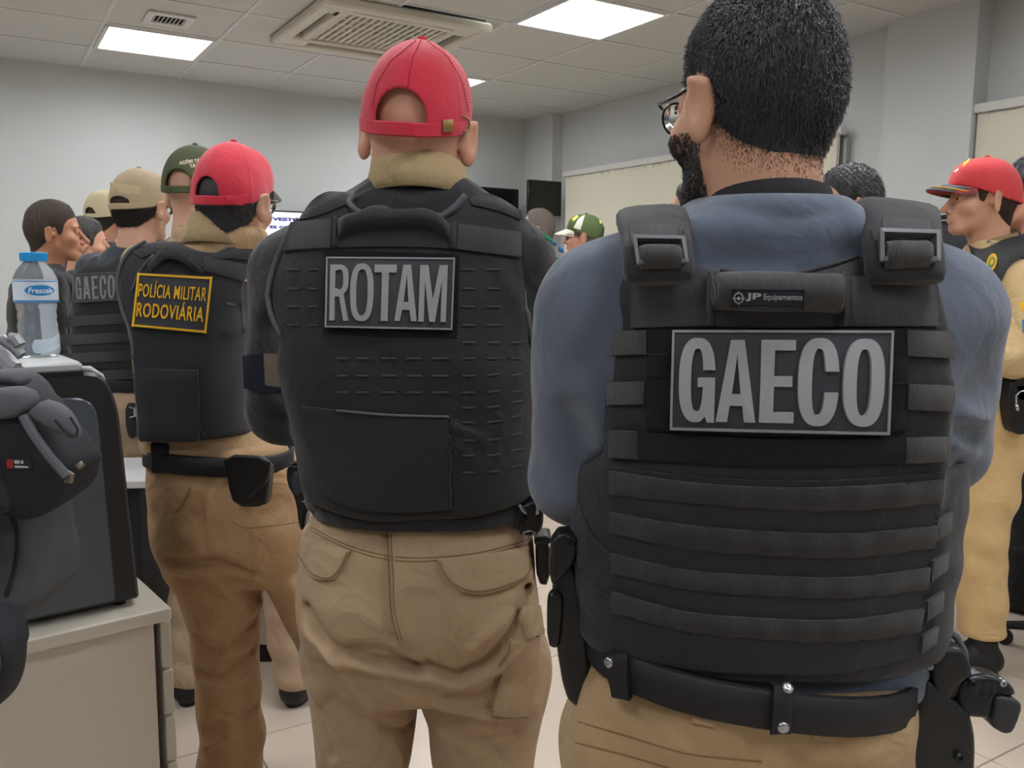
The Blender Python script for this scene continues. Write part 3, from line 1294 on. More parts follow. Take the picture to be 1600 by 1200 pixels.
def strands(V, Q, n, L, droop=.5, w=.0006, seed=1, region=None, lift=.35, fwd=0.0):
    """short tapered hairs standing on a surface (three-sided slivers)"""
    r = np.random.RandomState(seed)
    a, b, c, d = V[Q[:, 0]], V[Q[:, 1]], V[Q[:, 2]], V[Q[:, 3]]
    nn = np.cross(c - a, d - b)
    ar = np.linalg.norm(nn, axis=1)
    nn /= ar[:, None] + 1e-12
    cen = (a + b + c + d) / 4
    wgt = ar * (region(cen) if region is not None else 1)
    f = r.choice(len(Q), n, p=wgt / wgt.sum())
    u, v = r.uniform(size=(2, n, 1))
    p = (a[f] * (1 - u) + b[f] * u) * (1 - v) + (d[f] * (1 - u) + c[f] * u) * v
    nf = nn[f]
    dn = np.array([0, fwd, -1.0]) - nf * (nf @ np.array([0, fwd, -1.0]))[:, None]
    dn /= np.linalg.norm(dn, axis=1)[:, None] + 1e-9
    dirv = nf * lift + dn * droop + r.normal(size=(n, 3)) * .22
    dirv /= np.linalg.norm(dirv, axis=1)[:, None]
    Ln = L * r.uniform(.5, 1.15, size=(n, 1))
    s = np.cross(dirv, nf)
    s /= np.linalg.norm(s, axis=1)[:, None] + 1e-9
    q = np.cross(s, dirv)
    p = p - nf * .001
    mid = p + dirv * Ln * .55 + nf * Ln * .05
    tip = p + dirv * Ln * .9 - nf * Ln * .12 + dn * Ln * .15
    pts = np.stack([p + s * w, p - s * w, p + q * w, mid + s * w * .8, mid - s * w * .8, mid + q * w * .8, tip], 1).reshape(-1, 3)
    o = np.arange(n)[:, None] * 7
    T = np.concatenate([o + np.array([[0, 1, 4]]), o + np.array([[0, 4, 3]]), o + np.array([[1, 2, 5]]), o + np.array([[1, 5, 4]]), o + np.array([[2, 0, 3]]), o + np.array([[2, 3, 5]]),
                        o + np.array([[3, 4, 6]]), o + np.array([[4, 5, 6]]), o + np.array([[5, 3, 6]])])
    return pts, T


# caps
CAPM = {}


def capline(Y):
    return np.interp(Y, [-.12, -.05, .03, .1], [-.018, -.006, .022, .042])


def cap_outer(t=.012):
    F = Field()
    F.u(ell((0, -.010, .026), (CRAN_R[0] + t, CRAN_R[1] + t + .006, CRAN_R[2] + t + .006)))
    F.u(ell((0, -.034, .0), (.066 + t, .071 + t, .07)), .03)
    F.u(rbox((0, .05, .07), (.11, .06, .07), .03), .05)
    return F


CAPO = cap_outer()


def cap_geo(h, opening=True, ow=.041, oh=.043):
    key = (h, opening, ow, oh)
    if key in CAPM:
        return CAPM[key]
    th = max(.004, h * 1.7)

    def fn(X, Y, Z):
        d = CAPO(X, Y, Z)
        ang = np.arctan2(X, Y + .01)
        seam = np.abs(((ang / (math.pi / 3)) + .5) % 1 - .5) * (math.pi / 3) * np.sqrt(X * X + (Y + .01) ** 2)
        d = d - .0011 * np.exp(-(seam / .0035) ** 2)
        d = np.maximum(d, -(d + th))
        d = smax(d, capline(Y) - Z + 0 * d, .002)
        if opening:
            # arched gap above the strap at the back
            zb = capline(np.asarray(-.115)) + .019
            e = np.sqrt((X / ow) ** 2 + (np.maximum(Z - zb - .006, 0) / oh) ** 2) - 1
            e = np.maximum(e * .03, zb - Z)
            e = np.maximum(e, Y)
            d = smax(d, -e, .002)
        return d
    CAPM[key] = nets(fn, (-.115, -.14, -.03), (.115, .13, .16), h, 1)
    return CAPM[key]


def brim_geo(L=.075, drop=.022, nu=25, nv=9, th=.0035, hw=.083, v0=0.0, v1=1.0, lift=0.0):
    V = []
    for top in (1, 0):
        for i in range(nu):
            u = -1 + 2 * i / (nu - 1)
            for j in range(nv):
                v = v0 + (v1 - v0) * j / (nv - 1)
                a = u * 1.12
                bx, by = hw * math.sin(a) / math.sin(1.12), -.008 + .105 * math.cos(a) ** .8 if abs(a) < 1.5 else 0
                ex = hw * 1.0 * math.sin(a) / math.sin(1.12) * (1 - .12 * v * abs(u))
                ey = by + v * L * (1 - abs(u) ** 2.6)
                z = .040 - (v * .35 + .65) * 0.030 * u * u - v * drop * (1 - .5 * u * u) + (th + lift if top else -lift * 0) + (.004 * (1 - u * u) * math.sin(v * 3))
                V.append((bx + (ex - bx) * v, ey, z))
    n = nu * nv
    id_ = np.arange(n).reshape(nu, nv)
    Fs = [(id_[i, j], id_[i + 1, j], id_[i + 1, j + 1], id_[i, j + 1]) for i in range(nu - 1) for j in range(nv - 1)]
    Fs += [tuple(n + a for a in f[::-1]) for f in Fs]
    rim = list(id_[:, 0]) + list(id_[-1, 1:]) + list(id_[-2::-1, -1]) + list(id_[0, -2:0:-1])
    Fs += [(a, n + a, n + b, b) for a, b in zip(rim, rim[1:] + rim[:1])]
    return np.array(V), Fs


def add_cap(par, M, mt, h=.0032, brim_mt=None, opening=True, strap_mt=None, brim_drop=.022, brim_L=.075, ow=.041, oh=.043):
    V, Q = cap_geo(h, opening, ow, oh)
    c = link('cap', mesh('cap', xfv(V, M), Q, mt, True), par)
    bv, bf = brim_geo(drop=brim_drop, L=brim_L)
    b = link('brim', mesh('brim', xfv(bv, M), bf, brim_mt or mt, True), c)
    V, Fs = lathegeo([(.0045, -.003), (.0085, -.001), (.0085, .003), (.006, .0055), (0.001, .006)], 12)
    ztop = CRAN_C[2] + CRAN_R[2] + .012 + .004
    link('button', mesh('button', xfv(V + np.array([0, -.008, ztop + .001]), M), Fs, mt, True), c)
    if opening:
        # adjusting strap: band over the bottom of the gap
        pts = []
        for k in range(17):
            a = math.radians(-62 + 124 * k / 16)
            pts.append(a)
        V = []
        for a in pts:
            x, y = math.sin(a) * (CRAN_R[0] + .0165), -.008 - math.cos(a) * (CRAN_R[1] + .0215)
            z0 = float(capline(np.asarray(y))) + .001
            s = .97
            for r, z in ((1.0, z0), (1.025, z0 + .002), (1.025, z0 + .019), (1.0, z0 + .021)):
                V.append((x * r, (y + .008) * r - .008, z))
        Fs = [(i * 4 + k, i * 4 + (k + 1) % 4, (i + 1) * 4 + (k + 1) % 4, (i + 1) * 4 + k) for i in range(16) for k in range(4)]
        link('strap', mesh('strap', xfv(np.array(V), M), Fs, strap_mt or mt, False), c)
    return c


def add_face(par, M, hair_mt, brows=True):
    """eyes and eyebrows"""
    for s in (-1, 1):
        V, Fs = [], []
        n, m = 14, 8
        for i in range(m + 1):
            ph = math.pi * i / m
            for k in range(n):
                t = 2 * math.pi * k / n
                V.append((s * .031 + .0122 * math.sin(ph) * math.cos(t), .0785 + .0132 * math.cos(ph), -.003 + .0062 * math.sin(ph) * math.sin(t)))
        Fs = [(i * n + k, (i + 1) * n + k, (i + 1) * n + (k + 1) % n, i * n + (k + 1) % n) for i in range(m) for k in range(n)]
        link('eye', mesh('eye', xfv(np.array(V), M), Fs, [M_eye, M_iris], True, [1 if f[0] < 2 * n else 0 for f in Fs]), par)
        if brows:
            V, Fs = tubegeo([(s * .014, .0935, .019), (s * .030, .0905, .0235), (s * .046, .080, .0205)], [.0028, .0036, .0018], 6)
            link('eyebrow', mesh('eyebrow', xfv(V, M), Fs, hair_mt, True), par)


def add_glasses(par, M, mt, lens=True):
    g = MB()
    for s in (-1, 1):
        ring = [(s * .031 + .025 * math.cos(t) * (1), .104 - .004 * abs(math.cos(t)), -.003 + .018 * math.sin(t) * (1 if math.sin(t) > 0 else 1.1)) for t in np.linspace(0, 2 * math.pi, 21)]
        g.tube(ring, .0016, 6, cap=False)
        g.tube([(s * .056, .102, .006), (s * .070, .09, .008), (s * .0815, .03, .008), (s * .083, -.012, .016), (s * .079, -.03, .008), (s * .076, -.048, -.012)], [.0018, .002, .002, .0022, .003, .0034], 6)
    g.tube([(-.008, .107, .002), (0, .109, .005), (.008, .107, .002)], .0016, 6)
    g.v = [xfv(v, M) for v in g.v]
    o = g.obj('glasses', mt, par, smooth=True)
    if lens:
        for s in (-1, 1):
            V = [(s * .031, .102, -.003)] + [(s * .031 + .0245 * math.cos(t), .102, -.003 + .0175 * math.sin(t)) for t in np.linspace(0, 2 * math.pi, 16, endpoint=False)]
            V = V + [(x, y + .0012, z) for x, y, z in V]
            Fs = [(0, k, k % 16 + 1) for k in range(1, 17)] + [(17, 17 + k % 16 + 1, 17 + k) for k in range(1, 17)] + [(k, 17 + k, 17 + k % 16 + 1, k % 16 + 1) for k in range(1, 17)]
            link('lens', mesh('lens', xfv(np.array(V), M), Fs, mat('lens_glass', (245, 248, 250), .03, trans=1.0, ior=1.15), True), o)
    return o


# hands: palm, four fingers and a thumb, slightly curled (own frame: +Y along the fingers, palm faces -Z, thumb towards +X)
HANDM = {}


def hand_geo(h=.004):
    if h in HANDM:
        return HANDM[h]
    F = Field()
    F.u(rbox((0, .045, 0), (.080, .095, .028), .013))
    F.u(cap_((0, -.03, 0), (0, .01, 0), .026, .026), .02)
    for k, (x, L) in enumerate(((.030, .070), (.010, .080), (-.011, .075), (-.031, .058))):
        p = np.array([x, .088, .002])
        r = .0088 - .0006 * (k == 3)
        for j, (fr, ang) in enumerate(((.45, 18), (.30, 48), (.25, 70))):
            a = math.radians(ang)
            q = p + L * fr * np.array([x * .8, math.cos(a), -math.sin(a)])
            F.u(cap_(p, q, r - .0006 * j, r - .0006 * (j + 1)), .004)
            p = q
    F.u(cap_((.030, .015, -.004), (.052, .048, -.012), .013, .0105), .012)
    F.u(cap_((.052, .048, -.012), (.056, .078, -.024), .0105, .0085), .005)
    HANDM[h] = nets(F, (-.06, -.06, -.085), (.08, .18, .035), h, 1)
    return HANDM[h]


# ------------------------------------------------------------------ bodies
J0 = dict(neck=(0, -.015, 1.47), hip=(.092, .0, .93), knee=(.105, .015, .50), ankle=(.11, -.025, .09), sh=(.185, -.005, 1.405),
          elbow=(.255, .02, 1.12), wrist=(-.06, .20, 1.17), head=(0, .02, 1.635))
TORSO0 = [(.86, 0, 0, .172, .120, .105), (.95, 0, 0, .176, .125, .115), (1.05, 0, 0, .163, .108, .125), (1.2, 0, 0, .168, .112, .128),
          (1.33, 0, 0, .182, .120, .125), (1.41, 0, -.005, .165, .105, .095), (1.46, 0, -.012, .115, .075, .065), (1.5, 0, -.018, .065, .058, .055)]


class Body:
    """a standing figure; all joints in the figure's own frame (+Y = the way it faces, origin on the floor between the feet)"""

    def __init__(self, label, loc, rz=0.0, s=1.0, joints=None, torso=None, yaw=0, pitch=0, roll=0, hs=(1, 1, 1), heavy=False, h=.012, skin=None, arms='folded', legs=None, group=None):
        self.s, self.h = s, h
        self.J = {}
        for k, v in J0.items():
            if k in ('neck', 'head'):
                self.J[k] = np.array(v) * s
            else:
                self.J[k + 'L'] = np.array(v) * s * np.array([-1, 1, 1])
                self.J[k + 'R'] = np.array(v) * s
        if arms == 'down':
            for sd, m in (('L', -1), ('R', 1)):
                self.J['elbow' + sd] = np.array([m * .245, -.02, 1.12]) * s
                self.J['wrist' + sd] = np.array([m * .25, .07, .88]) * s
        for k, v in (joints or {}).items():
            self.J[k] = np.asarray(v, float)
        self.torso = torso or [tuple(np.array(r) * s) for r in TORSO0]
        self.root = empty('person', (loc[0], loc[1], 0), rz, label, 'person', group)
        self.M = np.array(Matrix.Translation((loc[0], loc[1], 0)) @ Matrix.Rotation(rz, 4, 'Z'))
        self.rz = rz
        self.heavy = heavy
        self.HM = np.array(Matrix.Translation(self.J['head']) @ Matrix.Rotation(math.radians(yaw), 4, 'Z') @ Matrix.Rotation(math.radians(pitch), 4, 'X')
                           @ Matrix.Rotation(math.radians(roll), 4, 'Y') @ Matrix.Diagonal((hs[0] * s, hs[1] * s, hs[2] * s, 1)))
        self.skin = skin
        self.arms = arms

    def L(self, px, py, dy=0.0):
        """pixel -> (x, z) in the figure's frame on the plane dy behind/before its axis (for figures with rz = 0)"""
        p = W(px, py, self.M[1, 3] + dy)
        return np.array([p[0] - self.M[0, 3], p[2]])

    def L3(self, px, py, dy=0.0):
        x, z = self.L(px, py, dy)
        return np.array([x, dy, z])

    def rows(self, rr, dy=0.0, near=None):
        """pixel rows (py, xl, xr, back, front) -> loft rows; near: py was read on the surface that far behind the axis"""
        out = []
        for py, xl, xr, bb, bf in rr:
            z = self.L(0, py, dy if near is None else near)[1]
            if near is not None:
                py = pix(self.M[0, 3], self.M[1, 3] + dy, z)[1]
            l, r = self.L(xl, py, dy), self.L(xr, py, dy)
            out.append((z, (l[0] + r[0]) / 2, dy, abs(r[0] - l[0]) / 2, bb, bf))
        return out

    def limb(self, F, A, B, C, ra, rb, rc, k=.03):
        F.u(cap_(A, B, ra, rb), k)
        F.u(cap_(B, C, rb, rc), k)

    def body(self):
        """skin: one continuous figure"""
        s, J = self.s, self.J
        F = Field()
        F.u(loft([(z, cx, cy, a * .93, b * .93, f * .93) for z, cx, cy, a, b, f in self.torso]))
        hd = self.HM[:3, :3] @ np.array([0, -.045, -.19]) + self.HM[:3, 3]
        F.u(cap_(J['neck'] - np.array([0, 0, .06 * s]), hd + np.array([0, 0, .01]), .058 * s, (.068 if self.heavy is True else .06) * s), .04)
        for sd in 'LR':
            F.u(cap_(J['sh' + sd], J['elbow' + sd], .054 * s, .042 * s), .04)
            F.u(cap_(J['elbow' + sd], J['wrist' + sd], .042 * s, .028 * s), .015)
            F.u(cap_(J['hip' + sd], J['knee' + sd], .082 * s, .056 * s), .03)
            F.u(cap_(J['knee' + sd], J['ankle' + sd], .054 * s, .038 * s), .02)
            a = J['ankle' + sd]
            F.u(cap_(a - np.array([0, 0, .035 * s]), a + np.array([0, .15 * s, -.055 * s]), .034 * s, .026 * s), .02)
        g = max(self.h, .011)
        parts = [nets(F, (-.48, -.3, 0), (.48, .40, float(J['neck'][2]) + .12), g, 1)]
        hv, hq = head_mesh(self.heavy)
        parts.append((xfv(hv, self.HM), hq))
        pv, pq = hand_geo(.0045 if self.h > .011 else .004)
        for sd, m in (('L', -1), ('R', 1)):
            d = J['wrist' + sd] - J['elbow' + sd]
            d = d / np.linalg.norm(d)
            z = np.array([0, 1.0, 0]) if self.arms == 'folded' else np.array([float(m), 0, 0])
            z = z - d * (z @ d)
            z /= np.linalg.norm(z)
            x = np.cross(d, z)
            HMm = np.eye(4)
            HMm[:3, 0], HMm[:3, 1], HMm[:3, 2], HMm[:3, 3] = x * s * m * (1 if self.arms != 'folded' else -1) * 1, d * s, z * s, J['wrist' + sd]
            V = xfv(pv, HMm)
            q = pq if np.linalg.det(HMm[:3, :3]) > 0 else pq[:, ::-1]
            parts.append((V, q))
        V, Q = merge(parts)
        self.bodyo = link('body', mesh('body', V, Q, self.skin, True), self.root)
        return self

    def put(self, name, geo, mt, parent=None):
        V, Q = geo
        return link(name, mesh(name, V, Q, mt, True), parent or self.root)

    def shirt_field(self, t=.010, rs=(.070, .056, .040), k=.05, sleeve=1.0):
        s, J = self.s, self.J
        F = Field()
        F.u(loft([(z, cx, cy, a + t, b + t, f + t) for z, cx, cy, a, b, f in self.torso if z > .88 * s and z < J['neck'][2] + .05]))
        for sd in 'LR':
            if sleeve < 1:
                B = J['sh' + sd] + (J['elbow' + sd] - J['sh' + sd]) * sleeve * 1.2
                F.u(cap_(J['sh' + sd], B, rs[0] * s, rs[1] * s), k)
            else:
                F.u(cap_(J['sh' + sd], J['elbow' + sd], rs[0] * s, rs[1] * s), k)
                F.u(cap_(J['elbow' + sd], J['wrist' + sd], rs[1] * s, rs[2] * s), .02)
        return F

    def collar(self, mt, z0=-.02, z1=.045, r=.074, flare=.012, tilt=.25, name='collar', cx=0.0, cy=0.0, th=.004, gap=.10):
        """a band round the neck, standing from the shoulders"""
        s, J = self.s, self.J
        n = 40
        base = J['neck'] + np.array([cx, cy, 0])
        V = []
        for i in range(n):
            a = math.pi / 2 + gap + (2 * math.pi - 2 * gap) * i / (n - 1)
            c, sn = math.cos(a), math.sin(a)
            for j, (rr, z) in enumerate(((r + flare, z0), (r + flare * .4, (z0 + z1) / 2), (r, z1), (r - th, z1 + .001), (r - th + flare * .4, (z0 + z1) / 2), (r + flare - th, z0))):
                V.append(base + s * np.array([rr * c, rr * sn * 1.02, z - tilt * rr * (sn + .2)]))
        Fs = [(i * 6 + k, (i + 1) * 6 + k, (i + 1) * 6 + (k + 1) % 6, i * 6 + (k + 1) % 6) for i in range(n - 1) for k in range(6)]
        Fs += [tuple(range(6)), tuple((n - 1) * 6 + k for k in range(6))[::-1]]
        return link(name, mesh(name, np.array(V), Fs, mt, True), self.root)

    def trousers_field(self, r=(.100, .080, .078), pelvis=None, cuff=.06):
        s, J = self.s, self.J
        F = Field()
        F.u(loft(pelvis or [(z, cx, cy, a + .012, b + .012, f + .01) for z, cx, cy, a, b, f in self.torso if z < 1.06 * s]), .03)
        for sd in 'LR':
            m = -1 if sd == 'L' else 1
            F.u(ell((m * .075 * s, -.055 * s, .9 * s), (.085 * s, .085 * s, .10 * s)), .03)
            an = J['ankle' + sd] + np.array([0, 0, .0])
            F.u(cap_(J['hip' + sd], J['knee' + sd], r[0] * s, r[1] * s), .03)
            F.u(cap_(J['knee' + sd], an, r[1] * s, r[2] * s), .02)
        F.disp(wrinkle(.006, 26, int(s * 1000) % 97))
        F.isect(lambda X, Y, Z: cuff * s - Z, .01)
        return F

    def boots(self, mt, sole=None, yaw=(0, 0)):
        for sd, yw in zip('LR', yaw):
            a = self.J['ankle' + sd]
            s = self.s
            F = Field()
            F.u(cap_((0, -.004 * s, .06 * s), (0, .0, .235 * s), .046 * s, .046 * s))
            F.u(cap_((0, -.03 * s, .045 * s), (0, .15 * s, .036 * s), .045 * s, .042 * s), .03)
            F.u(ell((0, .07 * s, .06 * s), (.046 * s, .09 * s, .04 * s)), .03)
            F.isect(lambda X, Y, Z: .012 - Z, .006)
            M = np.array(Matrix.Translation((a[0], a[1], 0)) @ Matrix.Rotation(math.radians(yw), 4, 'Z'))
            g = nets(F, (-.09, -.12, -.01), (.09, .24, .3), .006, 1)
            b = self.put('boot', (xfv(g[0], M), g[1]), mt)
            sv = [(.047 * math.cos(t) * (1 if math.sin(t) < 0 else 1.0), (.095 * math.sin(t) + (.055 if math.sin(t) >= 0 else .055)) * 1.0, 0) for t in np.linspace(0, 2 * math.pi, 24, endpoint=False)]
            sv = np.array(sv) * [1, 1.18, 1] * s + [0, -.012, 0]
            V = np.concatenate([sv + [0, 0, .001], sv + [0, 0, .024]])
            Fs = [(k, (k + 1) % 24, 24 + (k + 1) % 24, 24 + k) for k in range(24)] + [tuple(range(24))[::-1], tuple(range(24, 48))]
            link('sole', mesh('sole', xfv(V, M), Fs, sole or mt, False), b)

    def hair(self, key, line, T, mt, n=0, L=.012, **kw):
        g = hair_geo(key, line, T, **kw)
        o = self.put('hair', (xfv(g[0], self.HM), g[1]), mt)
        if n:
            pts, Tt = strands(g[0], g[1], n, L, seed=n, region=lambda c: ((c[:, 2] < 2) if kw.get('ztop', 9) > 1 else (c[:, 2] < capline(c[:, 1]) - .002)) * np.clip((c[:, 2] - hairline(c[:, 1], line) + .002) * 60, 0, 1))
            so = link('hair_strands', mesh('hair_strands', xfv(pts, self.HM), Tt, mt, False), o)
            so['kind'] = 'stuff'
        return o

    def belt(self, z, r, mt, h=.048, th=.006, cy=0, tilt=0.0, name='belt'):
        """band round an ellipse r=(a, b) at height z"""
        V = []
        n = 48
        for i in range(n):
            a = 2 * math.pi * i / n
            c, sn = math.cos(a), math.sin(a)
            zz = z + tilt * c * r[0]
            for dr, dz in ((0, -h / 2), (th, -h / 2 + .004), (th, h / 2 - .004), (0, h / 2)):
                p = (abs(c) ** 2.4 + abs(sn) ** 2.4) ** (-1 / 2.4)
                V.append(((r[0] + dr) * c * p + r[2] if len(r) > 2 else (r[0] + dr) * c * p, cy + (r[1] + dr) * sn * p, zz + dz))
        Fs = [(i * 4 + k, ((i + 1) % n) * 4 + k, ((i + 1) % n) * 4 + (k + 1) % 4, i * 4 + (k + 1) % 4) for i in range(n) for k in range(4)]
        return link(name, mesh(name, np.array(V), Fs, mt, True), self.root)

# ------------------------------------------------------------------ cloth, webbing and skin materials
M_vest = mat('vest_nylon', (29, 30, 34), .72, crease=0.3, bump=.35, bscale=900, var=.12, vscale=9, sheen=.12)
M_vest2 = mat('vest_nylon_worn', (38, 38, 42), .75, crease=0.3, bump=.35, bscale=900, var=.15, vscale=8, sheen=.15)
M_web = mat('webbing', (47, 48, 51), .7, bump=.6, bscale=210, kind='wave', var=.12, vscale=20, sheen=.15)
M_web2 = mat('webbing_light', (60, 60, 62), .75, bump=.6, bscale=210, kind='wave', var=.15, vscale=20, sheen=.2)
M_velcro = mat('velcro_loop', (18, 19, 23), .95, bump=1.0, bscale=1500, sheen=.05)
M_pipe = mat('grey_piping', (92, 92, 98), .8, bump=.4, bscale=900)
M_thread = mat('stitch_thread', (58, 58, 62), .9)
M_thread_d = mat('dark_stitch', (10, 10, 12), .9)
M_patch = mat('rubber_patch', (56, 59, 65), .55, bump=.1, bscale=600)
M_letter = mat('grey_rubber_letter', (160, 163, 167), .5)
M_border = mat('grey_rubber_border', (142, 145, 148), .55)
M_blue = mat('slate_blue_jersey', (90, 99, 115), .88, crease=0.3, bump=.25, bscale=1200, var=.04, vscale=14, sheen=.25)
M_blackcloth = mat('black_cloth', (28, 29, 34), .8, crease=0.45, bump=.3, bscale=800, var=.1, vscale=8, sheen=.2)
M_navy = mat('dark_navy_cloth', (40, 48, 62), .85, crease=0.4, bump=.3, bscale=900, var=.08, sheen=.2)
M_khaki = mat('khaki_twill', (178, 152, 121), .85, crease=0.55, bump=.3, bscale=1100, var=.035, vscale=7, sheen=.1)
M_khaki2 = mat('tan_twill', (178, 149, 112), .85, crease=0.55, bump=.3, bscale=1100, var=.035, vscale=7, sheen=.1)
M_khaki3 = mat('pinkish_beige_twill', (190, 165, 138), .85, crease=0.5, bump=.3, bscale=1100, var=.03, vscale=7, sheen=.1)
M_khaki4 = mat('light_sand_twill', (206, 178, 130), .85, crease=0.6, bump=.3, bscale=1100, var=.04, vscale=7, sheen=.1)
M_collar = mat('beige_collar_cloth', (172, 150, 112), .85, crease=0.4, bump=.3, bscale=1000, var=.03)
M_red = mat('red_cap_cotton', (202, 40, 62), .8, crease=0.16, bump=.3, bscale=1100, var=.03, vscale=10, sheen=.3)
M_tancap = mat('tan_cap_cotton', (178, 158, 130), .85, bump=.3, bscale=1000, var=.03)
M_creamcap = mat('cream_cap_cotton', (200, 186, 152), .85, bump=.3, bscale=1000, var=.03)
M_olive = mat('olive_cap_cotton', (78, 82, 58), .85, bump=.3, bscale=1000, var=.05)
M_green = mat('green_cap_cotton', (84, 100, 58), .85, bump=.3, bscale=1000, var=.05)
M_whitecap = mat('white_cap_cotton', (226, 222, 206), .85)
M_grey_brim = mat('charcoal_brim', (92, 90, 92), .8, bump=.3, bscale=900)
M_hair = mat('black_hair', (58, 57, 60), .42, bump=.6, bscale=420, stretch=(1, 1, .35), spec=.6)
M_hair2 = mat('dark_brown_hair', (44, 36, 32), .6, bump=.8, bscale=300, stretch=(1, 1, .4))
M_hair3 = mat('greying_hair', (112, 102, 92), .7, bump=.8, bscale=300, var=.2, vscale=90)
M_hair4 = mat('short_brown_hair', (66, 56, 48), .7, bump=.8, bscale=340, var=.2, vscale=90)
M_skin = mat('skin_warm', (208, 157, 129), .5, bump=.08, bscale=300, var=.05, vscale=18, sss=.06)
M_skin2 = mat('skin_ruddy', (212, 159, 133), .5, bump=.08, bscale=300, var=.06, vscale=16, sss=.06)
M_skin3 = mat('skin_tan', (190, 134, 104), .5, bump=.08, bscale=300, var=.05, vscale=18, sss=.06)
M_skin4 = mat('skin_fair', (206, 160, 136), .5, bump=.08, bscale=300, var=.05, vscale=18, sss=.06)
M_leather = mat('black_leather', (18, 18, 20), .38, bump=.15, bscale=300)
M_poly = mat('black_polymer', (22, 23, 26), .33, bump=.1, bscale=500)
M_gun = mat('gun_metal', (34, 36, 40), .3, metal=.4)
M_beltm = mat('black_belt', (24, 25, 30), .6, bump=.4, bscale=700)
M_steel = mat('steel_stud', (176, 178, 184), .25, metal=.9)
M_brass = mat('brass_buckle', (150, 120, 76), .35, metal=.7)
M_boot = mat('black_boot', (30, 30, 32), .5, bump=.3, bscale=200)
M_bucklegrey = mat('grey_plastic_buckle', (96, 98, 102), .4)
M_frameblack = mat('black_spectacle_frame', (16, 16, 18), .25)


def sweep(pts, wdir, w, t, n=12, e=3.0, twist=None, closed_ends=True):
    """flat padded band along a path: superelliptic section w wide, t thick"""
    P = np.asarray(pts, float)
    d = np.concatenate([[0], np.cumsum(np.linalg.norm(np.diff(P, axis=0), axis=1))])
    m = max(8, int(len(P) * 5))
    q = np.linspace(0, d[-1], m)
    P = np.stack([spline(d, P[:, k], q) for k in range(3)], 1)
    w = np.interp(np.linspace(0, 1, m), np.linspace(0, 1, len(np.atleast_1d(w))), np.atleast_1d(w)) if not np.isscalar(w) else np.full(m, w)
    T = np.gradient(P, axis=0)
    T /= np.linalg.norm(T, axis=1)[:, None]
    wd = np.asarray(wdir, float)
    V = []
    for i in range(m):
        a = wd - T[i] * (wd @ T[i])
        a /= np.linalg.norm(a)
        b = np.cross(T[i], a)
        f = 1.0 if 0 < i < m - 1 else .9
        for k in range(n):
            th = 2 * math.pi * (k + .5) / n
            c, s = math.cos(th), math.sin(th)
            V.append(P[i] + a * f * w[i] / 2 * np.sign(c) * abs(c) ** (2 / e) + b * f * t / 2 * np.sign(s) * abs(s) ** (2 / e))
    Fs = [(i * n + k, i * n + (k + 1) % n, (i + 1) * n + (k + 1) % n, (i + 1) * n + k) for i in range(m - 1) for k in range(n)]
    Fs += [tuple(range(n))[::-1], tuple((m - 1) * n + k for k in range(n))]
    return np.array(V), Fs


def quads(Fs):
    return np.array([f if len(f) == 4 else (*f, f[-1]) for f in Fs if len(f) in (3, 4)])


def mapped(name, S, V, Fs, h0, h1, mt, par, box=(0, 0, 1, 1)):
    """unit-box geometry (z 0..1) laid on a fitted patch; box = u0, v0, u1, v1 with v downwards"""
    u = box[0] + V[:, 0] * (box[2] - box[0])
    v = box[3] + V[:, 1] * (box[1] - box[3])
    P = S(u, v, h0 + V[:, 2] * (h1 - h0))
    me = mesh(name, P, Fs, mt, False)
    return link(name, me, par)


def glyph_unit(ch, w, hs):
    V, Fs = contours_geo(glyph(ch, w, hs), 1.0)
    V = V.copy()
    V[:, 2] = (V[:, 2] > 0) * 1.0
    return V, Fs


def ring(t, u0=0, v0=0, u1=1, v1=1, asp=1.0, r=0.0):
    """rectangular ring contours in the unit box; t = thickness in u"""
    ty = t * asp
    o = [(u0, v0), (u1, v0), (u1, v1), (u0, v1)]
    i = [(u0 + t, v0 + ty), (u0 + t, v1 - ty), (u1 - t, v1 - ty), (u1 - t, v0 + ty)]
    V, Fs = contours_geo([np.array(o), np.array(i)], 1.0)
    V[:, 2] = (V[:, 2] > 0) * 1.0
    return V, Fs


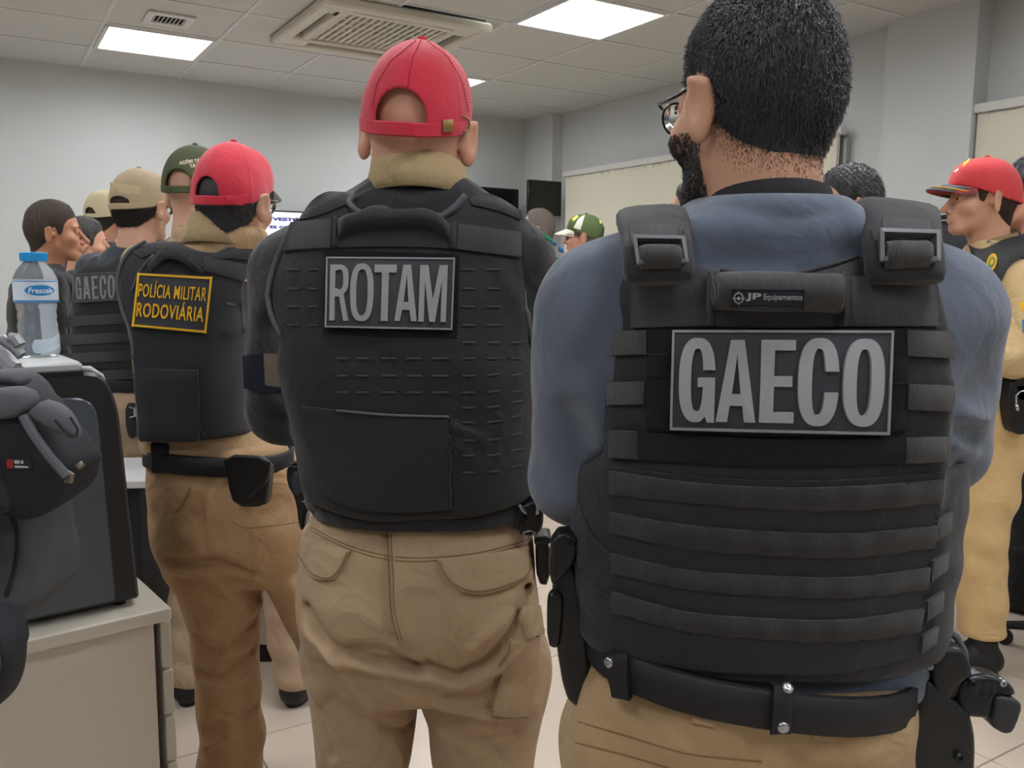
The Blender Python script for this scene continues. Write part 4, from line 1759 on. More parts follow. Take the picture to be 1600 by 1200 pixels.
def letter_patch(surf, par, q, letters, mts, thick=.006, border=.012, label=None, gap_=None, nm='name_patch'):
    """rubber patch with raised border and letters; letters: (char, u0, v0, u1, v1, w, hs)"""
    S = surf.fit(q)
    n1, n2 = 14, 8
    u, v = np.meshgrid(np.linspace(0, 1, n1), np.linspace(0, 1, n2), indexing='ij')
    top = S(u.ravel(), v.ravel(), np.full(u.size, thick))
    bot = S(u.ravel(), v.ravel(), np.full(u.size, -.012))
    id_ = np.arange(n1 * n2).reshape(n1, n2)
    Q = [(id_[i, j], id_[i, j + 1], id_[i + 1, j + 1], id_[i + 1, j]) for i in range(n1 - 1) for j in range(n2 - 1)]
    n = n1 * n2
    rim = list(id_[:, 0]) + list(id_[-1, 1:]) + list(id_[-2::-1, -1]) + list(id_[0, -2:0:-1])
    Q2 = [tuple(n + a for a in f[::-1]) for f in Q]
    Q += Q2 + [(a, b, n + b, n + a) for a, b in zip(rim, rim[1:] + rim[:1])]
    me = mesh(nm, np.concatenate([top, bot]), Q, mts[0], True)
    smooth_angle(me, 40)
    p = link(nm, me, par)
    q0 = np.asarray(q, float)
    asp = np.linalg.norm(q0[1] - q0[0]) / np.linalg.norm(q0[3] - q0[0])
    # border as four mitred bars subdivided along their length
    b = MB()
    mm = 12
    for (a0, a1, fix, hor) in ((0, 1, 0, 1), (0, 1, 1, 1), (0, 1, 0, 0), (0, 1, 1, 0)):
        t = np.linspace(0, 1, mm)
        ins = border * (asp if hor else 1)
        lo = np.zeros(mm) if fix == 0 else np.full(mm, 1 - ins)
        hi = lo + ins
        if hor:
            pts = [(t, lo), (t, hi)]
        else:
            pts = [(lo, t), (hi, t)]
        V = np.concatenate([S(pts[0][0], pts[0][1], np.full(mm, thick - .001)), S(pts[0][0], pts[0][1], np.full(mm, thick + .002)), S(pts[1][0], pts[1][1], np.full(mm, thick + .002)), S(pts[1][0], pts[1][1], np.full(mm, thick - .001))])
        Fs = [(k * mm + i, k * mm + i + 1, (k + 1) * mm + i + 1, (k + 1) * mm + i) for k in range(3) for i in range(mm - 1)]
        b.add(V, Fs)
    return p, S, b


def put_letters(p_parent, S, letters, mt, thick, nm='lettering', hgt=.003):
    m = MB()
    for ch, u0, v0, u1, v1, w, hs in letters:
        V, Fs = glyph_unit(ch, w, hs)
        u = u0 + V[:, 0] * (u1 - u0)
        v = v1 + V[:, 1] * (v0 - v1)
        m.add(S(u, v, thick - .0005 + V[:, 2] * (hgt + .0005)), Fs)
    return m.obj(nm, mt, p_parent)


def px_uv(q, x, y):
    """pixel -> u, v in a (nearly parallel) pixel quad"""
    q = np.asarray(q, float)
    u = v = .5
    for _ in range(12):
        p = (q[0] * (1 - u) + q[1] * u) * (1 - v) + (q[3] * (1 - u) + q[2] * u) * v
        du = (q[1] - q[0]) * (1 - v) + (q[2] - q[3]) * v
        dv = (q[3] - q[0]) * (1 - u) + (q[2] - q[1]) * u
        s = np.linalg.solve(np.stack([du, dv], 1), np.array([x, y]) - p)
        u, v = u + s[0], v + s[1]
    return u, v


def outline_pts(b, pts, dy):
    return [b.L(x, y, dy) for x, y in pts]


def stitches(surf, par, pts, mt, step=5.0, ln=3.0, r=.0006, nm='stitching', lift=.001):
    """a row of separate small stitches along a pixel polyline, joined as one part"""
    P = np.asarray(pts, float)
    d = np.concatenate([[0], np.cumsum(np.linalg.norm(np.diff(P, axis=0), axis=1))])
    m = MB()
    for s in np.arange(0, d[-1], step):
        a = np.array([np.interp(s, d, P[:, k]) for k in (0, 1)])
        b = np.array([np.interp(s + ln, d, P[:, k]) for k in (0, 1)])
        p, n = surf.hit(*a)
        q, n2 = surf.hit(*b)
        if p is None or q is None or np.linalg.norm(p - q) > .05:
            continue
        m.tube(xfv(np.array([p + n * lift, q + n2 * lift]), surf.Mi), r, 4)
    if m.n:
        o = m.obj(nm, mt, par)
        o['kind'] = 'stuff'
        return o


def stud(surf, par, px, py, r, mt, nm='snap_stud', lift=0.0, h=.004):
    p, n = surf.hit(px, py)
    if p is None:
        return
    M = surf.Mi @ frame_of([1, 0, 0.01], n, p + n * lift)
    V, Fs = lathegeo([(r * 1.0, -.004), (r, h * .5), (r * .8, h), (r * .35, h * .85), (.0003, h * .85)], 14)
    return link(nm, mesh(nm, xfv(V, M), Fs, mt, True), par)


# ================================================================== the man in the slate blue shirt (nearest)
G = Body('nearest man in slate blue long-sleeved shirt and black plate vest, dark short hair and glasses', (W(1205, 600, 1.0)[0], 1.0), 0, 1.0, h=.007, skin=M_skin, yaw=25, roll=1, heavy='near', hs=(.97, .96, 1.04))
gl = G.L3
G.J.update(neck=gl(1197, 292, -.006), head=gl(1174, 165, .012), shL=gl(937, 492, .0), shR=gl(1460, 500, .0), elbowL=gl(906, 745, .03), elbowR=gl(1468, 690, .04),
           wristL=gl(1260, 690, .235), wristR=gl(1120, 640, .225), hipL=gl(1030, 1190, 0), hipR=gl(1270, 1190, 0))
G.HM[:3, 3] = G.J['head']
for sd, m in (('L', -1), ('R', 1)):
    G.J['knee' + sd] = np.array([m * .12, .02, .49])
    G.J['ankle' + sd] = np.array([m * .13, -.02, .09])
G.torso = G.rows([(282, 1116, 1276, .080, .055), (294, 1104, 1290, .088, .06), (312, 1080, 1312, .096, .068), (330, 1050, 1345, .100, .075), (355, 995, 1405, .102, .08), (385, 945, 1458, .098, .09), (440, 925, 1478, .108, .11), (520, 935, 1470, .118, .12), (640, 950, 1462, .115, .125), (760, 955, 1450, .105, .13),
                  (900, 950, 1440, .105, .14), (1040, 935, 1425, .118, .135), (1150, 915, 1415, .128, .12), (1230, 905, 1415, .118, .11)])
G.body()
sf = G.shirt_field(.010, (.078, .057, .042), .055)
sf.isect(lambda X, Y, Z: float(gl(0, 1130, 0)[2]) - Z, .01)
A = G.L
for pts, w, a, bk in (([(925, 470), (880, 560), (875, 640)], .018, .006, 1), ([(905, 600), (935, 660), (935, 700)], .014, .010, 1), ([(880, 640), (925, 715), (940, 720)], .012, -.008, 1), ([(850, 690), (900, 790)], .016, .005, 1),
                      ([(1490, 640), (1545, 660)], .012, .010, 1), ([(1480, 690), (1535, 715)], .012, .010, 1), ([(1480, 665), (1540, 690)], .008, -.006, 1), ([(1470, 735), (1500, 760)], .010, .009, 1), ([(1495, 620), (1550, 600)], .02, -.004, 1),
                      ([(1080, 345), (1190, 385), (1320, 365)], .016, .003, 1), ([(1130, 330), (1200, 345), (1280, 335)], .006, -.003, 1), ([(1100, 390), (1250, 400)], .012, .003, 1), ([(1300, 340), (1350, 400)], .014, .003, 1)):
    sf.disp(fold([A(x, y, -.05) for x, y in pts], w, a, True, .06))
sf.disp(wrinkle(.0022, 24, 4))
g_shirt = nets(sf, (-.36, -.22, float(gl(0, 1140, 0)[2])), (.36, .40, float(gl(0, 300, 0)[2])), .0062, 1)
G.put('shirt', g_shirt, M_blue)
# black collar trim
G.collar(mat('black_rib_collar', (30, 31, 34), .85, bump=.5, bscale=300, kind='wave'), -.036, -.010, .066, .010, .22, 'collar', th=.005, cy=-.014, gap=.03)

# vest
vf = Field()
vup = loft(G.rows([(380, 930, 1490, .112, .115), (440, 922, 1500, .140, .135), (520, 925, 1508, .152, .145), (640, 920, 1505, .152, .150), (760, 912, 1490, .142, .150), (820, 905, 1485, .14, .15)]), .02, 2.7)
pan = [(986, 408), (1040, 404), (1078, 408), (1110, 420), (1160, 428), (1205, 431), (1255, 425), (1300, 414), (1355, 396), (1372, 404), (1430, 402), (1464, 410), (1484, 450), (1495, 520), (1497, 580), (1493, 660), (1489, 730), (1470, 840), (960, 840), (944, 700), (951, 620), (960, 510), (972, 440)]
vf.u(vup).isect(poly2(smooth_poly(outline_pts(G, pan, -.13), 2)), .014)
vlow = Field().u(loft(G.rows([(740, 903, 1492, .136, .15), (810, 893, 1488, .138, .152), (880, 888, 1481, .14, .155), (950, 891, 1473, .142, .158), (1000, 895, 1466, .143, .158), (1035, 900, 1460, .143, .156), (1056, 906, 1455, .141, .152)], 0, -.142), .012, 2.5))
vf.u(vlow, .012)
vf.disp(wrinkle(.0022, 34, 9))
for yy in (838, 905, 972):     # quilting swells between the webbing rows
    vf.disp(fold([A(980, yy - 18, -.14), A(1200, yy + 8, -.14), A(1430, yy - 5, -.14)], .010, .003))
for k in range(7):
    vf.disp(fold([A(1050 + k * 62, 810, -.14), A(1065 + k * 62, 830, -.14)], .014, .004))
    vf.disp(fold([A(1080 + k * 52, 948, -.14), A(1092 + k * 52, 962, -.14)], .012, .004))
    vf.disp(fold([A(1060 + k * 56, 742, -.14), A(1066 + k * 56, 752, -.14)], .010, .004))
g_vest = nets(vf, (-.30, -.20, float(gl(0, 1080, 0)[2])), (.32, .21, float(gl(0, 340, 0)[2])), .0058, 1)
vest = G.put('plate_vest', g_vest, M_vest)
vest['label'] = 'black plate vest with webbing rows and grey GAECO patch'
VS = Surf(*g_vest, G.M)

# shoulder straps with buckles
for nm, path, wd, wid, bq, wq in (('L', [(1030, 440, -.150), (1028, 405, -.142), (1025, 372, -.112), (1021, 348, -.065), (1018, 342, .0), (1022, 370, .07), (1035, 430, .12)], (1, 0, .06), .070, [(989, 379), (1066, 381), (1070, 413), (995, 418)], [(998, 389), (1060, 389), (1064, 419), (1000, 421)]),
                                  ('R', [(1416, 440, -.150), (1413, 405, -.142), (1408, 370, -.112), (1402, 340, -.065), (1400, 334, .0), (1400, 370, .07), (1390, 430, .12)], (1, 0, -.10), .078, [(1370, 370), (1460, 373), (1458, 413), (1372, 411)], [(1381, 382), (1449, 383), (1449, 418), (1382, 421)])):
    V, Fs = sweep([gl(*p) for p in path], wd, [wid, wid, wid * 1.1, wid * 1.15, wid, wid, wid], .030, 16, 3.2)
    st = link('shoulder_strap', mesh('shoulder_strap', V, Fs, M_vest2, True), vest)
    SS = Surf(V, [f for f in Fs if len(f) == 4], G.M)
    q = np.array(bq, float)
    c = q.mean(0)
    up = np.array([0, -1.0])
    # webbing running up from the buckle, folded webbing below, and the frame
    l, r = q[0][0] + 8, q[1][0] - 8
    SS.slab('webbing_strap', [[(l, q[0][1] - 26), (r, q[1][1] - 26)], [(l, q[0][1] + 6), (r, q[1][1] + 6)]], M_web2, vest, .0045, .0, 8, 6)
    SS.slab('webbing_strap', [[tuple(p) for p in wq[:2]], [wq[3], wq[2]]], M_web2, vest, .017, .0, 8, 9, sag=lambda u, v: -.008 * (2 * v - 1) ** 2)
    S = SS.fit(bq)
    V2, F2 = ring(.07, asp=1.9)
    b_ = mapped('buckle', S, V2, F2, .004, .012, M_bucklegrey, vest)
    stitches(SS, vest, [(path[0][0] - wid * 600 * .93, 415), (path[2][0] - wid * 600, 360)], M_thread, 5, 3)
    stitches(SS, vest, [(path[0][0] + wid * 600 * .93, 415), (path[2][0] + wid * 600, 360)], M_thread, 5, 3)

# yoke webbing and carry handle
VS.slab('webbing_strap', [[(984, 439), (1104, 433), (1205, 437), (1316, 435), (1460, 431)], [(987, 512), (1115, 510), (1205, 512), (1317, 510), (1464, 510)]], M_web2, vest, .005, .0, 26, 7)
stitches(VS, vest, [(989, 443), (991, 508)], M_thread, 5, 3, lift=.007)
stitches(VS, vest, [(1456, 436), (1459, 506)], M_thread, 5, 3, lift=.007)
stitches(VS, vest, [(1326, 440), (1328, 506)], M_thread, 5, 3, lift=.007)
hd = VS.slab('carry_handle', [[(1104, 440), (1122, 440), (1205, 443), (1300, 443), (1315, 441)], [(1104, 484), (1122, 485), (1205, 488), (1296, 490), (1314, 492)]], M_web2, vest, .008, .0, 26, 9,
             sag=lambda u, v: .030 * np.clip(np.minimum(u, 1 - u) * 12, 0, 1) * np.sqrt(np.clip(1 - (2 * v - 1) ** 2, .05, 1)))
for x in (1109, 1311):
    VS.slab('handle_anchor', [(x - 4, 433), (x + 4, 433), (x + 4, 508), (x - 4, 508)], M_vest2, vest, .016, 0, 4, 8)
HV = np.array([tuple(v.co) for v in hd.data.vertices])
HS = Surf(HV, [tuple(p.vertices) for p in hd.data.polygons], G.M)
lq = [(1142, 451), (1257, 453), (1256, 479), (1141, 477)]
lb, LS, bb = letter_patch(HS, vest, lq, [], (mat('woven_label', (34, 40, 50), .7, bump=.4, bscale=900), M_border), .002, .012, nm='maker_tag')
bb.obj('tag_edge', M_thread, vest)
tg = MB()


def ltext(s, x0, y0, x1, y1, bold=.0, sp=1.0):
    V, Fs = text_geo(s, bold, .02, 0, sp)
    u0, v0 = px_uv(lq, x0, y0)
    u1, v1 = px_uv(lq, x1, y1)
    tg.add(LS(u0 + V[:, 0] * (u1 - u0), v1 + V[:, 1] * (v0 - v1), .0018 + .0012 * V[:, 2]), Fs)


ltext('JP', 1165, 457, 1189, 468, .03)
ltext('Equipamentos', 1193, 458.5, 1252.5, 469, .004)
for rr in (6.8,):
    t = np.linspace(0, 2 * math.pi, 25)
    uv = np.array([px_uv(lq, 1154 + rr * math.cos(a), 464 + rr * math.sin(a)) for a in t])
    tg.tube(LS(uv[:, 0], uv[:, 1], np.full(25, .0026)), .0006, 4, cap=False)
for (x0, y0, x1, y1) in ((1144, 464, 1164.5, 464), (1154, 454.5, 1154, 473.5)):
    uv = np.array([px_uv(lq, x0, y0), px_uv(lq, x1, y1)])
    tg.tube(LS(uv[:, 0], uv[:, 1], np.full(2, .0026)), .0004, 4)
uv = px_uv(lq, 1154, 464)
tg.add(LS(np.array([px_uv(lq, 1154 + 2.6 * math.cos(a), 464 + 2.6 * math.sin(a))[0] for a in np.linspace(0, 6.28, 9)[:-1]]), np.array([px_uv(lq, 1154 + 2.6 * math.cos(a), 464 + 2.6 * math.sin(a))[1] for a in np.linspace(0, 6.28, 9)[:-1]]), np.full(8, .003)), [tuple(range(8))])
tg.obj('tag_lettering', mat('woven_white_thread', (168, 176, 184), .7), vest)

# velcro field, side webbing
VS.slab('velcro_panel', [(1013, 513), (1418, 513), (1412, 676), (1010, 674)], M_velcro, vest, .003, 0, 22, 10)
for q in ([(957, 518), (1013, 516), (1012, 553), (957, 555)], [(951, 597), (1010, 596), (1008, 631), (953, 633)], [(1415, 516), (1487, 518), (1485, 560), (1415, 556)], [(1418, 600), (1486, 602), (1483, 642), (1416, 639)]):
    VS.slab('webbing_strap', q, M_web2, vest, .006, 0, 8, 5)
for q in ([(1014, 553), (1048, 553), (1048, 590), (1014, 590)], [(1012, 633), (1046, 633), (1046, 668), (1012, 668)], [(1388, 558), (1417, 558), (1416, 597), (1388, 597)], [(1386, 641), (1414, 641), (1412, 672), (1385, 674)]):
    VS.slab('velcro_tab', q, M_velcro, vest, .0055, 0, 5, 5)
stitches(VS, vest, [(1014, 553), (1047, 553)], M_thread, 5, 3, lift=.007)
stitches(VS, vest, [(1388, 597), (1416, 597)], M_thread, 5, 3, lift=.007)
VS.slab('webbing_strap', [[(956, 671), (1068, 678), (1205, 684), (1340, 684), (1474, 680)], [(956, 716), (1068, 722), (1205, 727), (1340, 725), (1474, 718)]], M_velcro, vest, .006, 0, 24, 5)
VS.slab('webbing_strap', [(1411, 683), (1474, 681), (1474, 719), (1411, 722)], M_web2, vest, .009, 0, 8, 5)
VS.slab('webbing_strap', [(956, 671), (1000, 674), (1000, 717), (956, 716)], M_web, vest, .009, 0, 6, 5)
# rear flap and its webbing rows
rows_ = [([(956, 735), (1068, 750), (1201, 759), (1339, 757), (1468, 747)], [(956, 770), (1068, 782), (1201, 792), (1339, 794), (1465, 783)]),
         ([(956, 799), (1073, 818), (1196, 828), (1334, 831), (1458, 818)], [(956, 832), (1073, 853), (1196, 864), (1334, 868), (1453, 853)]),
         ([(958, 863), (1073, 889), (1196, 898), (1334, 899), (1447, 885)], [(958, 894), (1073, 918), (1196, 928), (1334, 932), (1443, 918)]),
         ([(959, 922), (1073, 953), (1196, 964), (1322, 965), (1437, 949)], [(959, 953), (1073, 982), (1196, 994), (1322, 998), (1431, 984)])]
VS.slab('rear_flap', [[(955, 729), (1068, 742), (1201, 750), (1339, 748), (1470, 737)], [(962, 1020), (1080, 1044), (1200, 1052), (1320, 1050), (1424, 1026)]], M_vest, vest, .004, 0, 30, 16)
for k, (t, b) in enumerate(rows_):
    VS.slab('webbing_strap', [t, b], M_web, vest, .0095, 0, 34, 5, sag=lambda u, v: -.003 * np.abs(np.sin(u * 8 * math.pi)) ** 6)
    for x in np.linspace(1010 - k * 3, 1404 - k * 9, 7):
        T, B = resample(t, 60), resample(b, 60)
        yt, yb = np.interp(x, T[:, 0], T[:, 1]), np.interp(x, B[:, 0], B[:, 1])
        VS.line('bar_tack', [(x, yt + 2), (x, yb - 2)], .0011, M_thread_d, vest, 5, lift=.0098)
    stitches(VS, vest, [(t[0][0] + 2, t[0][1]), (b[0][0] + 2, b[0][1])], M_thread, 5, 3, lift=.010)
stitches(VS, vest, [(1468, 738), (1446, 885), (1426, 1015)], M_thread, 6, 3.5, lift=.006)
for (x0, x1, t, b) in ((1459, 1484, 806, 838), (1453, 1478, 868, 900), (1446, 1471, 930, 962), (1438, 1462, 985, 1012)):
    VS.slab('webbing_strap', [(x0, t + 8), (x1, t - 8), (x1 - 3, b - 10), (x0 - 3, b + 8)], M_web2, vest, .006, 0, 6, 5)
VS.line('seam', [(905, 790), (925, 835), (957, 868)], .0018, M_vest2, vest, lift=.001)
VS.line('seam', [(893, 870), (920, 910), (957, 935)], .0018, M_vest2, vest, lift=.001)
stitches(VS, vest, [(966, 460), (957, 540), (949, 640), (944, 700)], M_thread, 7, 4, lift=.002)
stitches(VS, vest, [(1484, 452), (1493, 520), (1496, 600), (1491, 690)], M_thread, 7, 4, lift=.002)
VS.line('seam', [(1078, 410), (1110, 421), (1160, 430), (1205, 433), (1255, 427), (1300, 416), (1352, 398)], .003, M_vest2, vest, lift=.001)

# the big grey-lettered patch
gq = [(1052, 518), (1387, 518.5), (1381, 675), (1048, 667)]
GP, GS, gb = letter_patch(VS, vest, gq, [], (M_patch, M_border), .010, .011)
GP['label'] = 'black rubber patch with raised grey letters GAECO'
gb.obj('patch_border', M_border, vest)
lets = []
for ch, x0, x1, y0, y1, w, hs in (('G', 1064, 1115, 530, 655, .335, .125), ('A', 1121, 1177, 533, 655, .30, .12), ('E', 1186.5, 1234, 533, 656, .38, .125), ('C', 1243.5, 1300, 530, 661, .335, .12), ('O', 1311.5, 1368.5, 531, 662, .32, .12)):
    u0, v0 = px_uv(gq, x0, y0)
    u1, v1 = px_uv(gq, x1, y1)
    lets.append((ch, u0, v0, u1, v1, w, hs))
put_letters(vest, GS, lets, M_letter, .010, hgt=.004)
pts = [(1058, 524), (1381, 524.5), (1376, 668), (1054, 661), (1058, 524)]

# trousers and belt
tf = G.trousers_field((.115, .085, .08), pelvis=G.rows([(1060, 925, 1420, .124, .13), (1120, 912, 1408, .132, .125), (1180, 896, 1408, .140, .12), (1240, 880, 1415, .14, .115), (1330, 890, 1405, .12, .11)], 0, -.135))
zt = float(gl(0, 1075, -.13)[2])
tf.isect(lambda X, Y, Z: Z - zt, .01)
tf.disp(fold([A(930, 1130, -.13), A(1100, 1185, -.13), A(1200, 1195, -.13)], .012, .003))
tf.disp(fold([A(1180, 1150, -.13), A(1190, 1220, -.13)], .008, -.003))
tf.disp(fold([A(1270, 1190, -.13), A(1380, 1165, -.13)], .012, .004))
g_tr = nets(tf, (-.34, -.24, .05), (.34, .24, zt + .02), .0075, 1)
G.put('trousers', g_tr, M_khaki2)
TS = Surf(*g_tr, G.M)
BZ = float(gl(1160, 1098, -.135)[2])
bl = G.belt(BZ, (.191, .150, float((gl(905, 1100, 0)[0] + gl(1408, 1100, 0)[0]) / 2)), M_beltm, .046, .006, -.002, -.13)
BV = np.array([tuple(v.co) for v in bl.data.vertices])
BS = Surf(BV, [tuple(p.vertices) for p in bl.data.polygons], G.M)
for (q, studs) in (([(953, 1018), (984, 1022), (986, 1092), (957, 1086)], [(963, 1031), (962, 1075)]), ([(1206, 1068), (1236, 1070), (1232, 1142), (1204, 1141)], [(1225, 1083), (1219, 1128)])):
    k = BS.slab('belt_keeper', q, M_beltm, bl, .010, 0, 5, 8)
    for s in studs:
        stud(BS, bl, s[0], s[1], .0062, M_steel, lift=.010)
for q in ([(1084, 1112), (1119, 1119), (1116, 1134), (1080, 1128)], [(1270, 1140), (1305, 1141), (1303, 1156), (1269, 1154)]):
    TS.slab('belt_loop', q, M_khaki2, G.root, .006, .0, 5, 4)
TS.line('pocket_seam', [(905, 1128), (980, 1150), (1080, 1178), (1190, 1190)], .0012, mat('khaki_seam', (140, 112, 78), .9), G.root)
TS.line('pocket_seam', [(900, 1160), (1000, 1186), (1060, 1204)], .0012, MATS['khaki_seam'], G.root)
G.boots(M_boot)

# head: hair, beard, glasses
G.hair('crop', LINE_CROP, .0055, M_hair, 20000, .010, taper=.12)
hg = head_mesh('near')
bd = strands(hg[0], hg[1], 10000, .008, .8, .0005, 3, lambda c: ((c[:, 2] < -.028) & (c[:, 2] > -.125) & (c[:, 1] > .0) & (c[:, 2] < -.032 - .35 * (c[:, 1] - .07)) & (np.abs(c[:, 0]) > .0)) * 1.0 * ((c[:, 1] > .03) | (np.abs(c[:, 0]) > .045)), lift=.5)
bo = G.put('beard', (xfv(bd[0], G.HM), bd[1]), M_hair)
bo['kind'] = 'stuff'
st = strands(hg[0], hg[1], 24000, .0045, .9, .00035, 8, lambda c: ((c[:, 1] < .01) & (c[:, 2] < -.005) & (c[:, 2] > -.105)) * (np.abs(c[:, 0]) < .082) * np.clip((c[:, 2] - hairline(c[:, 1], LINE_CROP) + .045) / .05, 0, 1) ** 2, lift=.2)
so = G.put('nape_hair', (xfv(st[0], G.HM), st[1]), M_hair)
so['kind'] = 'stuff'
add_glasses(G.root, G.HM, M_frameblack)
add_face(G.root, G.HM, M_hair)

# ================================================================== the man with ROTAM on his back
R = Body('broad man in red cap and black vest with grey ROTAM patch, khaki trousers', (W(652, 600, 1.5)[0], 1.5), 0, 1.0, h=.008, skin=M_skin2, yaw=-8, roll=4, pitch=4, hs=(1.0, 1.04, 1.07), heavy=True)
rl, A = R.L3, R.L
R.J.update(neck=rl(654, 292, -.006), head=rl(655, 206, .012), shL=rl(455, 432, .0), shR=rl(803, 434, .0), elbowL=rl(437, 640, .03), elbowR=rl(836, 650, .03),
           wristL=rl(690, 600, .26), wristR=rl(580, 560, .25), hipL=rl(565, 880, 0), hipR=rl(745, 880, 0))
R.HM[:3, 3] = R.J['head']
R.torso = R.rows([(262, 590, 722, .070, .066), (280, 575, 738, .076, .07), (300, 545, 765, .086, .08), (325, 500, 800, .098, .09), (360, 462, 835, .112, .10), (430, 445, 830, .130, .13), (520, 448, 826, .138, .15), (640, 468, 826, .136, .165),
                  (740, 488, 826, .13, .17), (800, 494, 826, .13, .16), (870, 482, 832, .14, .14), (930, 482, 835, .13, .12)])
R.J['kneeL'], R.J['kneeR'] = rl(566, 1215, .0), rl(757, 1215, .0)
R.J['ankleL'], R.J['ankleR'] = np.array([rl(560, 1215, 0)[0], -.02, .09]), np.array([rl(757, 1215, 0)[0], -.02, .09])
R.body()
sf = R.shirt_field(.010, (.074, .060, .044), .05)
sf.isect(lambda X, Y, Z: float(rl(0, 815, -.15)[2]) - Z, .01)
for pts, w, a in (([(430, 440), (400, 500), (392, 560)], .02, .006), ([(395, 520), (440, 500)], .016, -.005), ([(388, 600), (440, 620)], .016, .006), ([(392, 660), (440, 650)], .016, -.006), ([(600, 300), (655, 325), (715, 300)], .012, .004), ([(845, 380), (850, 430)], .015, .005)):
    sf.disp(fold([A(x, y, -.05) for x, y in pts], w, a, True, .08))
sf.disp(wrinkle(.003, 26, 14))
g_rs = nets(sf, (-.38, -.25, float(rl(0, 830, -.16)[2])), (.38, .42, float(rl(0, 255, 0)[2])), .007, 1)
R.put('shirt', g_rs, M_blackcloth)
RSS = Surf(*g_rs, R.M)
# arm band on the sleeve
ab = RSS.slab('arm_band', [[(380, 556), (410, 552), (446, 556)], [(382, 606), (410, 612), (452, 610)]], mat('navy_satin_band', (30, 36, 50), .35, spec=.6), R.root, .003, .0, 14, 6)
RSS.slab('reflective_tab', [(414, 552), (437, 553), (441, 604), (416, 602)], mat('taupe_reflector', (112, 104, 92), .6), ab, .0045, 0, 5, 6)
R.collar(M_collar, -.028, .036, .079, .022, .26, 'shirt_collar', th=.006, gap=.5)

vf = Field()
vf.u(loft(R.rows([(290, 520, 775, .100, .09), (315, 468, 822, .118, .11), (360, 432, 836, .142, .13), (430, 424, 836, .160, .15), (520, 434, 838, .168, .17), (600, 452, 840, .168, .18), (690, 470, 840, .164, .185), (770, 483, 838, .160, .18), (815, 492, 834, .158, .172)], 0, None), .02, 2.6))
pan = [(487, 318), (502, 299), (522, 295), (545, 303), (555, 330), (575, 342), (600, 347), (640, 348), (685, 344), (708, 329), (729, 305), (752, 299), (790, 313), (813, 326), (822, 370), (824, 460), (829, 520), (840, 560), (880, 600), (880, 900), (400, 900), (400, 620), (436, 530), (420, 492), (415, 460), (424, 421), (440, 385), (466, 340)]
vf.isect(poly2(smooth_poly(outline_pts(R, pan, -.12), 2)), .014)
zb = float(rl(0, 812, -.168)[2])
vf.isect(lambda X, Y, Z: zb + .02 * np.clip(np.abs(X) / .2, 0, 1) ** 2 - Z, .014)
vf.disp(wrinkle(.0028, 26, 19))
for pts, w, a in (([(705, 665), (745, 680), (760, 695)], .008, .006), ([(708, 650), (740, 668)], .006, -.004), ([(780, 420), (810, 470), (825, 520)], .012, .005), ([(450, 420), (480, 440)], .014, .005), ([(480, 400), (500, 460), (505, 540)], .02, .004), ([(720, 700), (750, 725)], .008, .005), ([(720, 560), (790, 600), (825, 590)], .03, .004)):
    vf.disp(fold([A(x, y, -.15) for x, y in pts], w, a))
g_rv = nets(vf, (-.30, -.22, zb - .02), (.30, .24, float(rl(0, 270, 0)[2])), .0065, 1)
rvest = R.put('plate_vest', g_rv, M_vest)
rvest['label'] = 'black vest with laser-cut slots and grey ROTAM patch'
RS = Surf(*g_rv, R.M)
# jacket hem under the vest
hf = Field().u(loft(R.rows([(785, 489, 832, .148, .165), (815, 490, 832, .152, .165), (829, 492, 830, .150, .16)], 0, -.155), .008, 2.5))
R.put('jacket_hem', nets(hf, (-.3, -.2, zb - .06), (.3, .22, zb + .06), .0065, 1), M_blackcloth)
# piping
RS.line('piping', [(546, 305), (554, 331), (572, 341), (600, 345), (637, 346), (682, 342), (707, 328), (728, 306)], .0055, M_pipe, rvest, 40, lift=.005, smooth=1)
RS.line('piping', [(814, 328), (821, 370), (822, 415), (822, 460), (825, 512), (831, 540)], .0045, M_pipe, rvest, 30, lift=.003, smooth=10)
RS.line('piping', [(467, 342), (442, 384), (427, 421), (419, 458), (424, 490), (440, 524)], .0045, M_pipe, rvest, 30, lift=.003, smooth=10)
# shoulder overlays
RS.slab('shoulder_panel', [[(480, 326), (500, 305), (541, 303)], [(468, 346), (505, 336), (545, 320)]], M_vest2, rvest, .005, 0, 12, 6)
RS.slab('shoulder_panel', [[(732, 308), (752, 303), (808, 328)], [(738, 322), (770, 329), (812, 344)]], M_vest2, rvest, .005, 0, 12, 6)
RS.slab('webbing_strap', [[(455, 349), (527, 343), (615, 350), (712, 350), (812, 364)], [(441, 392), (520, 388), (620, 386), (712, 390), (812, 403)]], M_web, rvest, .005, 0, 28, 6)
RS.slab('webbing_strap', [(455, 350), (522, 344), (516, 388), (442, 392)], M_web2, rvest, .008, 0, 10, 6)
RS.slab('webbing_strap', [(716, 351), (811, 364), (811, 402), (714, 390)], M_web2, rvest, .008, 0, 12, 6)
RS.slab('carry_handle', [[(528, 344), (545, 342), (615, 346), (690, 347), (706, 351)], [(528, 378), (552, 366), (615, 361), (680, 364), (706, 382)]], M_vest2, rvest, .007, 0, 26, 8,
        sag=lambda u, v: .024 * np.clip(np.minimum(u, 1 - u) * 10, 0, 1) * np.sqrt(np.clip(1 - (2 * v - 1) ** 2, .05, 1)))
for q in ([(524, 342), (532, 342), (530, 386), (522, 386)], [(703, 348), (712, 350), (711, 390), (702, 388)]):
    RS.slab('handle_anchor', q, M_vest2, rvest, .012, 0, 4, 7)
RS.slab('velcro_panel', [[(508, 392), (610, 394), (718, 398)], [(506, 522), (610, 526), (714, 528)]], M_velcro, rvest, .002, 0, 16, 10)
